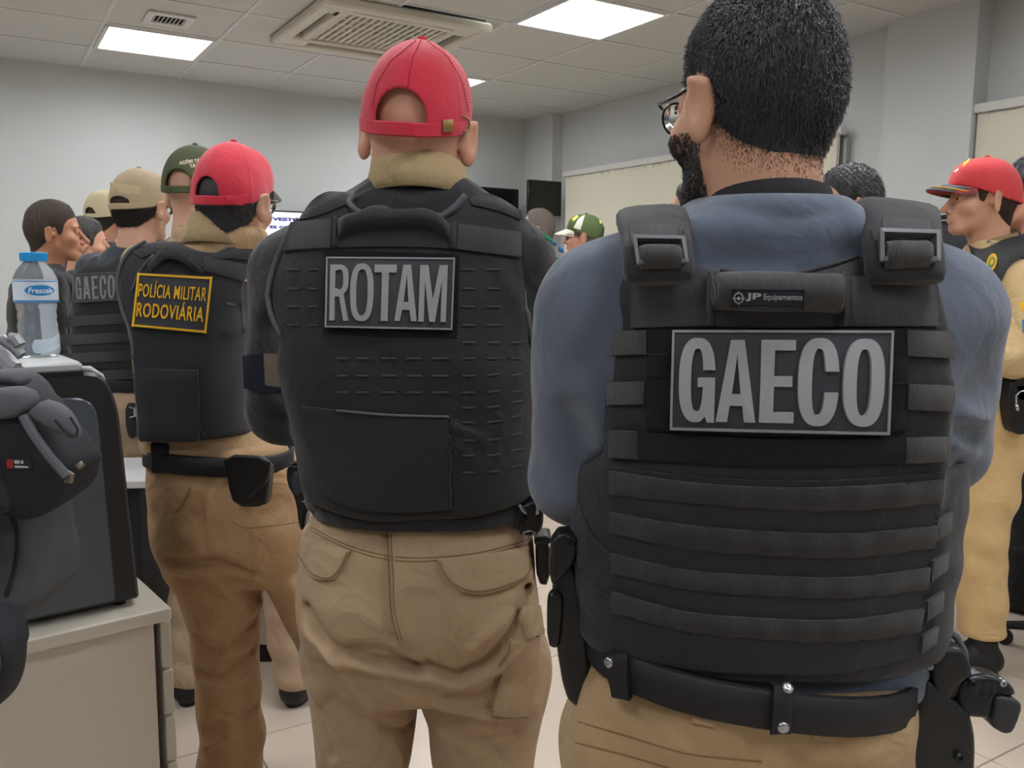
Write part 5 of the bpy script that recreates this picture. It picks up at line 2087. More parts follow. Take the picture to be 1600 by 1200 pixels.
# laser-cut cells: short bars between the slots
cb, cl = 0, []
cols_r = [(722, 742), (760, 782)]
for yy in (421, 451, 479, 508):
    for x0, x1 in [(449, 468), (482, 497)] + cols_r:
        cl.append((x0, x1, yy))
for k, yy in enumerate((535, 560, 587, 613)):
    for x0, x1 in [(527, 543), (557, 577), (596, 620), (635, 659), (675, 702)] + cols_r + [(797, 815)]:
        if k < 1 and x0 < 700:
            continue
        cl.append((x0, x1, yy))
for yy in (637, 660, 688, 712, 738):
    for x0, x1 in cols_r + [(797, 815)]:
        cl.append((x0, x1, yy + (0 if x0 < 790 else -8)))
for x0, x1, yy in cl:
    dy = -6 if x0 > 750 and yy > 560 else 0
    RS.slab('webbing_slot', [(x0, yy - 1.5), (x1, yy - 1.5 + dy * .5), (x1, yy + 1.5 + dy * .5), (x0, yy + 1.5)], mat('slot_edge', (64, 65, 70), .7), rvest, .0025, 0, 5, 3)
RS.slab('rear_pocket', [[(472, 634), (528, 640), (615, 647), (701, 650)], [(500, 768), (545, 792), (620, 800), (705, 796)]], M_vest, rvest, .006, 0, 22, 16)
RS.line('pocket_edge', [(528, 640), (600, 647), (701, 650)], .0022, M_pipe, rvest, 20, lift=.006)
RS.line('pocket_edge', [(701, 651), (703, 720), (705, 792)], .0018, M_vest2, rvest, 20, lift=.006)
# patch
rq = [(513, 403.5), (711, 405), (706.5, 515.5), (511, 511.5)]
RP, RSf, rb = letter_patch(RS, rvest, rq, [], (M_patch, M_border), .010, .013)
RP['label'] = 'black rubber patch with raised grey letters ROTAM'
rb.obj('patch_border', M_border, rvest)
lets = []
for ch, x0, x1, y0, y1, w, hs in (('R', 520, 547.5, 415.8, 501.5, .27, .10), ('O', 551.5, 585, 414, 502.5, .25, .10), ('T', 588, 619, 415.8, 502, .28, .14), ('A', 620.5, 652, 416, 502.3, .26, .12), ('M', 657.5, 696.5, 416.5, 503.5, .27, .12)):
    u0, v0 = px_uv(rq, x0, y0)
    u1, v1 = px_uv(rq, x1, y1)
    lets.append((ch, u0, v0, u1, v1, w, hs))
put_letters(rvest, RSf, lets, mat('taupe_grey_letter', (150, 151, 150), .5), .010, hgt=.004)

# trousers
tf = Field()
tf.u(loft(R.rows([(770, 492, 822, .135, .15), (800, 488, 826, .138, .148), (832, 477, 832, .150, .14), (870, 473, 836, .158, .13), (915, 474, 839, .162, .12), (960, 477, 844, .158, .115), (1010, 474, 852, .145, .115), (1060, 480, 856, .125, .11)], 0, None), .04, 2.5), .02)
legL = R.rows([(985, 474, 652, .125, .11), (1046, 482, 655, .115, .11), (1095, 489, 653, .105, .11), (1165, 494, 642, .098, .105), (1215, 496, 634, .09, .10)])
legR = R.rows([(985, 660, 852, .125, .11), (1032, 656, 861, .115, .11), (1078, 657, 856, .108, .11), (1116, 667, 846, .10, .105), (1182, 677, 835, .096, .105), (1215, 682, 830, .09, .10)])
for lg, m in ((legL, -1), (legR, 1)):
    z0, cx, cy, a, b, f = lg[-1]
    lg.append((.30, cx, -.01, a * .95, b * .95, f * .9))
    lg.append((.05, cx, -.02, a * .92, .085, .09))
    tf.u(loft(lg, .03, 2.2), .012)
tf.u(ell(rl(560, 960, -.075), (.10, .085, .10)), .03)
tf.u(ell(rl(735, 955, -.075), (.115, .085, .10)), .03)
ztr = float(rl(0, 800, -.14)[2])
tf.isect(lambda X, Y, Z: Z - ztr, .01)
for pts, w, a in (([(478, 955), (520, 1000), (580, 1022), (652, 1038)], .012, -.010), ([(478, 985), (530, 1020), (600, 1040), (652, 1050)], .012, .007), ([(560, 1000), (610, 1010), (650, 1035)], .012, -.007), ([(604, 830), (608, 885), (614, 980), (640, 1010)], .008, -.006),
                  ([(668, 1030), (715, 1050), (760, 1025), (800, 985), (822, 935)], .011, -.010), ([(665, 1050), (720, 1068), (780, 1045), (830, 1000)], .012, .007), ([(700, 1085), (760, 1085), (800, 1060)], .014, -.006), ([(690, 1105), (760, 1130), (840, 1120)], .012, .006),
                  ([(520, 1010), (545, 1060), (580, 1110)], .014, .007), ([(500, 1040), (520, 1100), (560, 1140)], .014, -.007), ([(600, 1060), (640, 1090)], .012, .005), ([(740, 1000), (790, 960)], .014, .006),
                  ([(480, 1090), (520, 1170)], .014, .007), ([(495, 1120), (515, 1200)], .010, -.006), ([(690, 1160), (740, 1180), (800, 1165)], .014, -.004), ([(590, 1150), (625, 1180)], .012, -.006)):
    tf.disp(fold([A(x, y, -.13) for x, y in pts], w * .85, a * 1.9))
tf.disp(wrinkle(.0022, 30, 22))
g_rt = nets(tf, (-.34, -.26, .04), (.34, .22, ztr + .02), .0052, 1)
rt = R.put('trousers', g_rt, M_khaki)
RT = Surf(*g_rt, R.M)
M_seam = mat('khaki_seam', (140, 112, 78), .9)
RT.line('waist_seam', [(486, 829), (544, 857), (604, 874), (695, 875), (760, 866), (822, 850)], .0011, M_seam, rt, 40)
RT.line('waist_seam', [(486, 824), (544, 852), (604, 868), (695, 870), (760, 861), (822, 845)], .0011, M_seam, rt, 40)
RT.line('centre_seam', [(605, 835), (608, 885), (612, 960), (622, 1000)], .0012, M_seam, rt, 30)
RT.line('centre_seam', [(611, 835), (614, 885), (618, 960), (628, 1000)], .0012, M_seam, rt, 30)
fl1 = RT.slab_grid('pocket_flap', RT.quad([[(477, 838), (515, 850), (550, 860)], [(472, 872), (498, 905), (525, 905)]], 12, 8), M_khaki, rt, .010)
RT.line('flap_stitching', [(474, 866), (499, 899), (518, 903), (527, 897), (547, 863)], .0011, M_seam, fl1, 24, lift=.010)
fl2 = RT.slab_grid('pocket_flap', RT.quad([[(683, 872), (730, 869), (780, 862), (821, 854)], [(693, 900), (727, 926), (786, 920), (824, 900)]], 16, 8), M_khaki, rt, .010)
RT.line('flap_stitching', [(687, 876), (697, 899), (727, 921), (786, 915), (820, 896), (818, 860)], .0011, M_seam, fl2, 30, lift=.010)
fl3 = RT.slab_grid('cargo_flap', RT.quad([(808, 952), (838, 945), (844, 988), (822, 1001)], 8, 8), M_khaki, rt, .012)
RT.slab('cargo_pocket', [[(796, 996), (818, 1002), (840, 992)], [(768, 1116), (795, 1120), (824, 1117)]], M_khaki, rt, .007, 0, 10, 14, smooth=8)
RT.line('cargo_seam', [(796, 1000), (783, 1050), (768, 1116), (824, 1119)], .0011, M_seam, rt, 30, lift=.007, smooth=12)
R.boots(M_boot)
# the cap
rc = add_cap(R.root, R.HM, M_red, .0028, M_grey_brim, strap_mt=M_red)
cv = np.array([tuple(v.co) for v in rc.data.vertices])
for ch in rc.children:
    if ch.name.startswith('strap'):
        SV = np.array([tuple(v.co) for v in ch.data.vertices])
        ST = Surf(SV, [tuple(p.vertices) for p in ch.data.polygons], R.M)
RC = Surf(cv, [tuple(p.vertices) for p in rc.data.polygons], R.M)
ST.slab('buckle', [(690, 188), (706, 187), (706, 206), (690, 207)], M_brass, rc, .004, .001, 4, 4)
RC.line('strap_loop', [(721, 182), (727, 184), (728, 203), (722, 205)], .0014, M_brass, rc, 14, lift=.003)
stitches(RC, rc, [(658, 62), (645, 90), (639, 120), (637, 148)], mat('red_stitch', (160, 28, 48), .9), 5, 3, r=.0008)
stitches(RC, rc, [(664, 62), (700, 90), (722, 130), (731, 175)], MATS['red_stitch'], 5, 3, r=.0008)
stitches(RC, rc, [(650, 64), (612, 95), (590, 130), (582, 170)], MATS['red_stitch'], 5, 3, r=.0008)
hg = hair_geo('bald', [(-.13, -.02), (-.05, -.02), (0, .02), (.05, .05), (.12, .2)], .001, taper=.05)
st = strands(*head_mesh(True), 2500, .0022, .7, .00035, 5, lambda c: ((c[:, 1] < -.02) & (c[:, 2] > -.03) & (c[:, 2] < .07)) * 1.0, lift=.3)
add_face(R.root, R.HM, M_hair2)
o = R.put('stubble', (xfv(st[0], R.HM), st[1]), M_hair2)
o['kind'] = 'stuff'

# ================================================================== the man with POLÍCIA MILITAR RODOVIÁRIA
P = Body('man in bright red cap and vest with yellow-framed highway police patch', (W(330, 600, 2.1)[0], 2.1), 0, .955, h=.009, skin=M_skin4, yaw=-15, roll=2, hs=(.97, 1.0, 1.06))
pl, A = P.L3, P.L
P.J.update(neck=pl(345, 372, -.005), head=pl(368, 315, .012), shL=pl(254, 440, .04), shR=pl(370, 428, .03), elbowL=pl(262, 560, .22), elbowR=pl(366, 570, .16), wristL=pl(300, 520, .27), wristR=pl(280, 500, .27),
           hipL=pl(305, 790, 0), hipR=pl(420, 790, 0), kneeL=pl(352, 1010, .0), kneeR=pl(512, 1010, .02))
P.J['ankleL'], P.J['ankleR'] = np.array([pl(360, 1200, 0)[0], -.02, .09]), np.array([pl(545, 1200, 0)[0], .02, .09])
P.HM[:3, 3] = P.J['head']
P.torso = P.rows([(345, 300, 400, .060, .056), (360, 280, 410, .070, .065), (382, 282, 400, .082, .08), (400, 225, 392, .092, .09), (440, 214, 382, .11, .11), (520, 220, 378, .115, .12), (600, 226, 378, .112, .12), (690, 232, 400, .11, .12), (740, 238, 440, .12, .12), (800, 242, 470, .125, .12), (880, 262, 470, .115, .11)])
P.body()
sf = P.shirt_field(.010, (.064, .052, .038), .04)
sf.isect(lambda X, Y, Z: float(pl(0, 715, -.1)[2]) - Z, .01)
P.put('shirt', nets(sf, (-.36, -.22, float(pl(0, 740, -.1)[2])), (.36, .40, float(pl(0, 340, 0)[2])), .009, 1), M_khaki2)
P.collar(M_collar, -.034, .046, .070, .030, .30, 'shirt_collar', th=.006, gap=.5, cx=-.006)
vf = Field()
vf.u(loft(P.rows([(372, 235, 400, .100, .09), (392, 198, 400, .122, .11), (430, 184, 396, .140, .13), (480, 184, 390, .148, .14), (560, 198, 388, .150, .14), (640, 208, 392, .148, .14), (700, 210, 402, .146, .14)]), .02, 2.7))
pan = [(183, 420), (200, 391), (227, 374), (258, 374), (280, 384), (305, 390), (335, 392), (365, 384), (392, 377), (398, 412), (384, 440), (381, 490), (384, 558), (387, 590), (398, 760), (217, 760), (211, 600), (205, 520), (190, 480)]
vf.isect(poly2(smooth_poly(outline_pts(P, pan, -.12), 2)), .014)
zb = float(pl(0, 689, -.148)[2])
vf.isect(lambda X, Y, Z: zb - Z, .010)
vf.disp(wrinkle(.003, 24, 31))
for pts, w, a in (([(262, 385), (285, 398), (320, 420)], .012, .010), ([(262, 396), (240, 420)], .010, .006), ([(355, 480), (375, 500)], .012, -.006), ([(350, 520), (380, 505)], .012, .005)):
    vf.disp(fold([A(x, y, -.13) for x, y in pts], w, a))
g_pv = nets(vf, (-.26, -.2, zb - .02), (.26, .2, float(pl(0, 350, 0)[2])), .007, 1)
pvest = P.put('plate_vest', g_pv, mat('navy_black_nylon', (35, 37, 43), .75, bump=.35, bscale=900, var=.1, sheen=.15))
pvest['label'] = 'black vest with yellow lettered patch POLÍCIA MILITAR RODOVIÁRIA'
PS = Surf(*g_pv, P.M)
PS.line('piping', [(228, 377), (203, 392), (186, 420), (190, 478), (204, 520), (209, 560)], .0045, M_pipe, pvest, 30, lift=.001, smooth=1)
PS.line('piping', [(240, 398), (218, 425), (206, 455)], .003, M_pipe, pvest, 16, lift=.001, smooth=1)
PS.line('piping', [(389, 412), (379, 440), (378, 490), (381, 520)], .003, M_pipe, pvest, 18, lift=.001, smooth=1)
PS.slab('yoke_band', [(316, 400), (391, 415), (377, 439), (320, 424)], M_web, pvest, .006, 0, 12, 6)
PS.slab('shoulder_panel', [[(336, 394), (365, 386), (394, 380)], [(322, 410), (360, 404), (394, 408)]], M_vest2, pvest, .006, 0, 12, 5)
PS.slab('shoulder_panel', [(204, 393), (256, 377), (262, 390), (222, 404)], M_vest2, pvest, .006, 0, 10, 5)
PS.slab('carry_handle', [[(232, 414), (262, 393), (285, 396), (318, 424)], [(236, 426), (262, 405), (282, 406), (312, 428)]], M_vest2, pvest, .008, 0, 18, 5, sag=lambda u, v: .012 * np.sin(u * math.pi))
pq = [(217, 426), (333.5, 432), (323.5, 521.5), (207.5, 511)]
PP, PSf, pb = letter_patch(PS, pvest, pq, [], (mat('charcoal_patch', (52, 54, 62), .6), M_border), .007, .001, nm='name_patch')
M_yel = mat('yellow_rubber', (232, 180, 28), .5)
PP['label'] = 'charcoal patch framed in yellow with yellow lettering'
V, Fs = [], []
fr = MB()
asp = 116.5 / 85
mm = 10
for fix, hor in ((0, 1), (1, 1), (0, 0), (1, 0)):
    t = np.linspace(.012, .988, mm)
    a0, wd = .014, .026
    ins0, ins1 = (a0 * asp, (a0 + wd) * asp) if hor else (a0, a0 + wd)
    lo, hi = (np.full(mm, ins0), np.full(mm, ins1)) if fix == 0 else (np.full(mm, 1 - ins1), np.full(mm, 1 - ins0))
    c = [(t, lo), (t, hi)] if hor else [(lo, t), (hi, t)]
    Vq = np.concatenate([PSf(c[0][0], c[0][1], np.full(mm, .006)), PSf(c[0][0], c[0][1], np.full(mm, .0095)), PSf(c[1][0], c[1][1], np.full(mm, .0095)), PSf(c[1][0], c[1][1], np.full(mm, .006))])
    fr.add(Vq, [(k * mm + i, k * mm + i + 1, (k + 1) * mm + i + 1, (k + 1) * mm + i) for k in range(3) for i in range(mm - 1)])
fr.obj('patch_frame', M_yel, pvest)
tx = MB()
for s, (x0, y0, x1, y1) in (('POLÍCIA MILITAR', (220, 441, 323, 467.5)), ('RODOVIÁRIA', (217, 470.5, 319, 499))):
    V, Fs = text_geo(s, .003 if 'MILITAR' in s else .01, .02, 0, 1.1)
    # the accent raises the box: align capitals by hand
    u0, _ = px_uv(pq, x0, (y0 + y1) / 2)
    u1, _ = px_uv(pq, x1, (y0 + y1) / 2)
    _, v0 = px_uv(pq, (x0 + x1) / 2, y0)
    _, v1 = px_uv(pq, (x0 + x1) / 2, y1)
    tx.add(PSf(u0 + V[:, 0] * (u1 - u0), v1 + V[:, 1] * (v0 - v1), .0065 + .003 * V[:, 2]), Fs)
tx.obj('lettering', M_yel, pvest)
pk = PS.slab('lower_pocket', [[(221, 576), (265, 577), (309, 578)], [(222, 688), (265, 689), (312, 689)]], MATS['navy_black_nylon'], pvest, .012, 0, 12, 14)
PS.line('pocket_edge', [(309, 580), (311, 640), (313, 688)], .002, M_vest2, pvest, 12, lift=.008)
PS.slab('buckle_tab', [(352, 472), (366, 474), (366, 478), (352, 476)], M_pipe, pvest, .004, 0, 5, 3)
# trousers
tf = Field()
tf.u(loft(P.rows([(690, 238, 440, .112, .12), (720, 236, 452, .12, .12), (760, 236, 468, .13, .12), (820, 241, 478, .14, .115), (870, 254, 482, .14, .11), (915, 270, 486, .12, .10)], 0, -.08), .04, 2.5))
for rows_l in ([(880, 258, 410, .115, .10), (911, 277, 408, .105, .10), (1004, 303, 402, .095, .10), (1060, 308, 404, .092, .10), (1107, 311, 405, .09, .095), (1153, 316, 411, .09, .095), (1200, 308, 406, .09, .095)],
               [(880, 408, 500, .105, .10), (940, 436, 535, .10, .10), (1010, 470, 556, .095, .10), (1100, 494, 582, .09, .095), (1200, 502, 590, .09, .095)]):
    lg = P.rows(rows_l)
    lg.append((.05, lg[-1][1], 0, lg[-1][3], .09, .09))
    tf.u(loft(lg, .03, 2.2), .015)
tf.u(ell(pl(300, 845, -.07), (.09, .08, .09)), .03)
tf.u(ell(pl(405, 845, -.07), (.09, .08, .09)), .03)
for pts, w, a in (([(262, 868), (300, 872), (350, 870), (395, 890)], .012, -.010), ([(270, 885), (320, 890), (370, 888), (405, 900)], .012, .007), ([(280, 900), (330, 912), (380, 905)], .010, -.005), ([(305, 1000), (320, 1022), (350, 1018), (395, 985)], .012, -.008), ([(306, 985), (340, 1000), (395, 960)], .012, .007),
                  ([(310, 1060), (330, 1062), (360, 1050), (402, 1030)], .011, -.008), ([(312, 1075), (350, 1080), (400, 1060)], .012, .007), ([(330, 750), (326, 800), (330, 850)], .007, -.005), ([(245, 800), (270, 830), (300, 850)], .010, -.005), ([(340, 905), (400, 1000)], .016, .006), ([(318, 1150), (350, 1130), (405, 1140)], .012, -.007), ([(310, 1180), (350, 1160), (400, 1165)], .012, .006)):
    tf.disp(fold([A(x, y, -.11) for x, y in pts], w * .85, a * 1.8))
tf.disp(wrinkle(.003, 28, 41))
zpt = float(pl(0, 700, -.1)[2])
tf.isect(lambda X, Y, Z: Z - zpt, .01)
g_pt = nets(tf, (-.36, -.24, .03), (.46, .22, zpt + .03), .0075, 1)
pt = P.put('trousers', g_pt, mat('brown_khaki_twill', (174, 140, 102), .85, crease=.55, bump=.3, bscale=1100, var=.035, vscale=7, sheen=.1))
PT = Surf(*g_pt, P.M)
pb_ = P.belt(float(pl(340, 728, -.12)[2]), (.172, .128, float((pl(236, 728, 0)[0] + pl(452, 728, 0)[0]) / 2)), M_beltm, .048, .007, .0, -.05)
PT.line('pocket_seam', [(363, 815), (375, 822), (420, 822), (470, 815)], .0012, M_seam, pt, 24)
PT.slab_grid('pocket_flap', PT.quad([[(250, 770), (275, 765), (297, 762)], [(262, 790), (272, 800), (288, 782)]], 8, 6), pt.data.materials[0], pt, .006)
P.boots(M_boot)
P.hair('short', LINE_SHORT, .0055, M_hair, 2500, .010, ztop=.05, taper=.2)
add_face(P.root, P.HM, M_hair)
pc = add_cap(P.root, P.HM, M_red, .003, M_grey_brim, strap_mt=M_red, ow=.032, oh=.038)
for ch in pc.children:
    if ch.name.startswith('strap'):
        SV = np.array([tuple(v.co) for v in ch.data.vertices])
        ST = Surf(SV, [tuple(p.vertices) for p in ch.data.polygons], P.M)
ST.slab('strap_tab', [(352, 306), (382, 306), (380, 321), (354, 319)], M_red, pc, .004, .001, 6, 4)
add_glasses(P.root, P.HM, mat('thin_steel_frame', (120, 120, 124), .3, metal=.8))

# ================================================================== everyone else
def person(label, px, ytop, Y, rz=0, yaw=0, pitch=0, cuff=.06, hat=True, skin=None, shirt=None, trousers=None, h=.013, arms='folded', hs=(1, 1, 1), bx=None, boots=True, collar=None, joints=None, wide=1.0, lean=0.0):
    """px, ytop: pixel of the head centre column and of its highest point; bx: pixel column of the feet"""
    ztop = W(px, ytop, Y)[2]
    s = (ztop - (.022 if hat else .012)) / 1.757
    x = W(bx or px, 600, Y)[0]
    hx = W(px, ytop, Y)[0] - x
    rzr = math.radians(rz)
    hl = np.array([hx * math.cos(rzr), -hx * math.sin(rzr), 0])
    J = dict(joints or {})
    J['head'] = np.array([0, .02, 1.635]) * s + hl
    J['neck'] = np.array([0, -.015, 1.47]) * s + hl * .85
    for sd, m in (('L', -1), ('R', 1)):
        J.setdefault('sh' + sd, np.array([m * .185 * wide, -.005, 1.405]) * s + hl * .8)
        if arms == 'folded':
            J.setdefault('elbow' + sd, np.array([m * .25 * wide, .03, 1.12]) * s + hl * .5)
    T_ = [tuple(np.array(r) * s * np.array([1, 1, 1, wide, 1, 1]) + np.array([0, hl[0] * max(0, r[0] - .95) / .5 * .85, hl[1] * max(0, r[0] - .95) / .5 * .85, 0, 0, 0])) for r in TORSO0]
    b = Body(label, (x, Y), rzr, s, J, T_, yaw, pitch, 0, hs, h=h, skin=skin or M_skin, arms=arms)
    b.body()
    sf = b.shirt_field()
    sf.isect(lambda X, Y_, Z: .97 * s - Z, .01).disp(wrinkle(.004, 24, int(px)))
    b.shirt = nets(sf, (-.5, -.35, .93 * s), (.5, .46, 1.58 * s), h, 1)
    b.shirto = b.put('shirt', b.shirt, shirt or M_blackcloth)
    tf = b.trousers_field(cuff=cuff)
    tf.isect(lambda X, Y_, Z: Z - 1.04 * s, .01)
    b.tro = nets(tf, (-.36, -.3, .03), (.36, .32, 1.06 * s), h, 1)
    b.put('trousers', b.tro, trousers or M_khaki3)
    if boots:
        b.boots(M_boot)
    if collar:
        b.collar(collar, -.02, .042, .072, .018, .28, 'shirt_collar', th=.006, gap=.35)
    return b


def vest_simple(b, mt, pan=None, t=.032, label=None):
    s = b.s
    vf = Field().u(loft([(z, cx, cy, a + t * .6, bb + t, f + t) for z, cx, cy, a, bb, f in b.torso if z > 1.0 * s and z < 1.47 * s], .02, 2.7))
    c = b.J['neck'][0]
    pan = pan or [(-.2, .98), (-.2, 1.2), (-.165, 1.3), (-.155, 1.36), (-.16, 1.43), (-.13, 1.48), (-.085, 1.48), (-.05, 1.435), (0, 1.42), (.05, 1.435), (.085, 1.48), (.13, 1.48), (.16, 1.43), (.155, 1.36), (.165, 1.3), (.2, 1.2), (.2, .98)]
    P_ = np.array(pan) * s + np.array([c * .6, 0])
    vf.isect(poly2(smooth_poly(P_, 2)), .014).isect(lambda X, Y, Z: 1.03 * s - Z, .01)
    vf.disp(wrinkle(.003, 26, 5))
    g = nets(vf, (-.32, -.3, 1.0 * s), (.34, .3, 1.55 * s), .009, 1)
    o = b.put('plate_vest', g, mt)
    if label:
        o['label'] = label
    return o, Surf(*g, b.M)


# man with olive cap and camouflage collar, standing in front of the red-capped one
B5 = person('man in olive cap with embroidered back text and camouflage collar, beige trousers', 303, 222, 2.66, rz=0, yaw=-8, hat=True, skin=M_skin4, shirt=mat('camouflage_cloth', (176, 158, 110), .85, c2=(120, 96, 66), vscale=22), trousers=M_khaki3, bx=362, h=.011, hs=(1, 1, 1.0),
            joints=dict(elbowL=(-.24, .13, 1.16), elbowR=(.12, .13, 1.16), hipL=(-.09, 0, .93), hipR=(.09, 0, .93), kneeL=(-.13, .01, .50), kneeR=(.15, .01, .50), ankleL=(-.155, -.02, .09), ankleR=(.185, -.02, .09)), collar=mat('sand_camouflage', (178, 164, 132), .85, c2=(146, 122, 92), vscale=26))
c5 = add_cap(B5.root, B5.HM, M_olive, .0036)
cv = np.array([tuple(v.co) for v in c5.data.vertices])
C5S = Surf(cv, [tuple(p.vertices) for p in c5.data.polygons], B5.M)


def surf_text(S_, par, s, q, mt, nm, bold=.02, h=.0015):
    f = S_.fit(q)
    V, Fs = text_geo(s, bold, .02)
    return link(nm, mesh(nm, f(V[:, 0], 1 - V[:, 1], h * V[:, 2] + .0004), Fs, mt, False), par)


M_embro = mat('pale_embroidery', (214, 206, 178), .8)
surf_text(C5S, c5, 'AÇÕES TÁ', [(280, 251), (312, 247), (312, 254), (280.5, 259)], M_embro, 'embroidered_text', .03)
surf_text(C5S, c5, 'TÁTIC', [(296, 256), (316, 254), (316, 261), (296.5, 262.5)], M_embro, 'embroidered_text', .03)

# man with tan cap and the second GAECO vest
B4 = person('man in tan cap and dark vest with small GAECO patch, beside the tall water bottle', 213, 259, 3.1, rz=-20, yaw=4, skin=M_skin4, shirt=M_navy, trousers=M_khaki3, bx=186, h=.010, hs=(1.0, 1.0, 1.0), arms='folded')
c4 = add_cap(B4.root, B4.HM, M_tancap, .0034, strap_mt=M_tancap, ow=.040, oh=.020)
cv = np.array([tuple(v.co) for v in c4.data.vertices])
C4S = Surf(cv, [tuple(p.vertices) for p in c4.data.polygons], B4.M)
C4S.slab('velcro_strip', [(172, 285), (219, 291), (219, 305), (173, 299)], mat('sand_velcro', (192, 174, 138), .95), c4, .002, 0, 8, 4)
B4.hair('nape', [(-.13, -.088), (-.075, -.072), (-.045, -.05), (-.022, -.03), (-.012, .012), (.008, .02), (.016, -.02), (.03, -.01), (.04, .03), (.12, .2)], .010, M_hair2, 1800, .016, ztop=.03, taper=.4)
add_glasses(B4.root, B4.HM, MATS['thin_steel_frame'])
v4, S4 = vest_simple(B4, mat('charcoal_nylon', (40, 42, 44), .8, bump=.35, bscale=900, var=.1), label='dark vest with webbing rows and small grey GAECO patch')
for t, b in (((98, 495), (220, 488)), ((96, 524), (222, 517)), ((96, 553), (222, 546)), ((102, 582), (212, 576))):
    S4.slab('webbing_strap', [t, b, (b[0], b[1] + 16), (t[0], t[1] + 16)], M_web, v4, .006, 0, 14, 4)
q4 = [(118, 428.5), (201, 425), (201, 468), (121, 473)]
p4_, P4S, b4 = letter_patch(S4, v4, q4, [], (mat('grey_patch', (66, 69, 72), .6), M_border), .008, .014)
p4_['label'] = 'grey rubber patch lettered GAECO'
b4.obj('patch_border', mat('dull_grey_border', (98, 100, 102), .6), v4)
lets = []
for ch, x0, x1, y0, y1, w, hs_ in (('G', 121.5, 132, 433.5, 468.5, .30, .12), ('A', 133, 145.5, 433, 467.5, .27, .12), ('E', 147, 157.5, 432, 467, .34, .12), ('C', 159, 170, 431, 467, .30, .12), ('O', 171.5, 182.5, 430.5, 466.5, .30, .12)):
    u0, v0 = px_uv(q4, x0, y0)
    u1, v1 = px_uv(q4, x1, y1)
    lets.append((ch, u0, v0, u1, v1, w, hs_))
put_letters(v4, P4S, lets, mat('dull_grey_letter', (128, 130, 132), .6), .008, hgt=.003)
B4.belt(1.0 * B4.s, (.19 * B4.s, .14 * B4.s), M_beltm, .05)

# bare-headed man in profile at the left
B7 = person('bare-headed man in profile wearing black, behind the water bottle', 76, 314, 3.6, rz=-62, yaw=-6, hat=False, skin=M_skin3, shirt=M_blackcloth, trousers=M_khaki3, bx=62, h=.011, hs=(1.06, 1.06, 1.04))
B7.hair('fade', LINE_SHORT, .007, M_hair4, 5000, .007, taper=.12)
v7, S7 = vest_simple(B7, M_vest2, label='dark vest seen from the side')
# man beyond him, only a strip of face and grey-black hair shows
B8 = person('dark-haired man half hidden between the bare-headed man and the cream cap', 127, 339, 4.15, rz=-66, hat=False, skin=M_skin2, shirt=M_navy, h=.014, bx=127)
B8.hair('short', LINE_SHORT, .010, mat('grey_black_hair', (70, 68, 68), .6, bump=.7, bscale=300, var=.25, vscale=90), 2500, .012)
# cream cap
B6 = person('man in cream cap seen from behind, left of the tan cap', 160, 294, 4.75, rz=-22, yaw=6, skin=M_skin3, shirt=M_navy, h=.014)
add_cap(B6.root, B6.HM, M_creamcap, .0036, ow=.030, oh=.028)
B6.hair('short', LINE_SHORT, .007, M_hair2, 1500, .01, ztop=.05, taper=.2)
# grey-haired man with white and green shirt
M_wg = mat('white_sports_cloth', (224, 226, 226), .75, bump=.2, bscale=700)
B9 = person('grey-haired man in white and green shirt, beyond the shoulder with ROTAM', 844, 326, 5.75, rz=80, yaw=0, hat=False, skin=M_skin4, shirt=M_wg, h=.012, hs=(1.02, 1.02, 1.0), bx=848)
B9.hair('recede', LINE_RECEDE, .007, M_hair3, 3500, .010)
S9 = Surf(*B9.shirt, B9.M)
M_grn = mat('green_cloth', (48, 160, 118), .8)
M_bpr = mat('blue_print', (58, 128, 196), .7)
S9.slab('green_panel', [(866, 403), (895, 398), (905, 470), (868, 470)], M_grn, B9.shirto, .003, 0, 8, 8)
S9.slab('green_panel', [(850, 365), (860, 372), (866, 380), (852, 372)], M_grn, B9.shirto, .003, 0, 5, 4)
for q in ([(864, 377), (870, 380), (869, 384), (863, 381)], [(872, 384), (880, 389), (881, 395), (873, 391)]):
    S9.slab('printed_mark', q, M_bpr, B9.shirto, .003, 0, 4, 4)
# green and white cap with glasses
B10 = person('man in green cap with white brim and dark glasses before the window blind', 918, 332, 5.2, rz=72, yaw=4, skin=mat('skin_pink', (206, 148, 124), .5, var=.05, vscale=18, sss=.06), shirt=M_wg, h=.014, pitch=2)
c10 = add_cap(B10.root, B10.HM, M_green, .0034, M_whitecap, brim_L=.085, brim_drop=.034)
add_glasses(B10.root, B10.HM, M_frameblack)
B10.hair('short', LINE_SHORT, .005, M_hair3, 800, .008, ztop=.05, taper=.2)
C10V = np.array([tuple(v.co) for v in c10.data.vertices])
C10 = Surf(C10V, [tuple(p.vertices) for p in c10.data.polygons], B10.M)
C10.slab('white_stripe', [[(903, 343), (909, 338), (914, 336)], [(896, 356), (902, 358), (907, 359)]], M_whitecap, c10, .002, 0, 8, 8)
C10.slab('yellow_badge', [(894, 342), (902, 336), (904, 339), (896, 346)], mat('yellow_embroidery', (216, 214, 96), .8), c10, .002, 0, 4, 4)
C10.slab('yellow_badge', [(936, 343), (939, 345), (940, 350), (937, 349)], MATS['yellow_embroidery'], c10, .002, 0, 4, 4)
for v_ in (0, 1):
    pass
# person of whom only nose and cheek show beside the near man's beard
B11 = person('man whose nose and cheek show just beside the nearest man\'s beard', 1090, 280, 4.1, rz=62, hat=False, skin=M_skin4, shirt=M_navy, h=.014)
B11.hair('short', LINE_SHORT, .010, M_hair2, 0, .01)
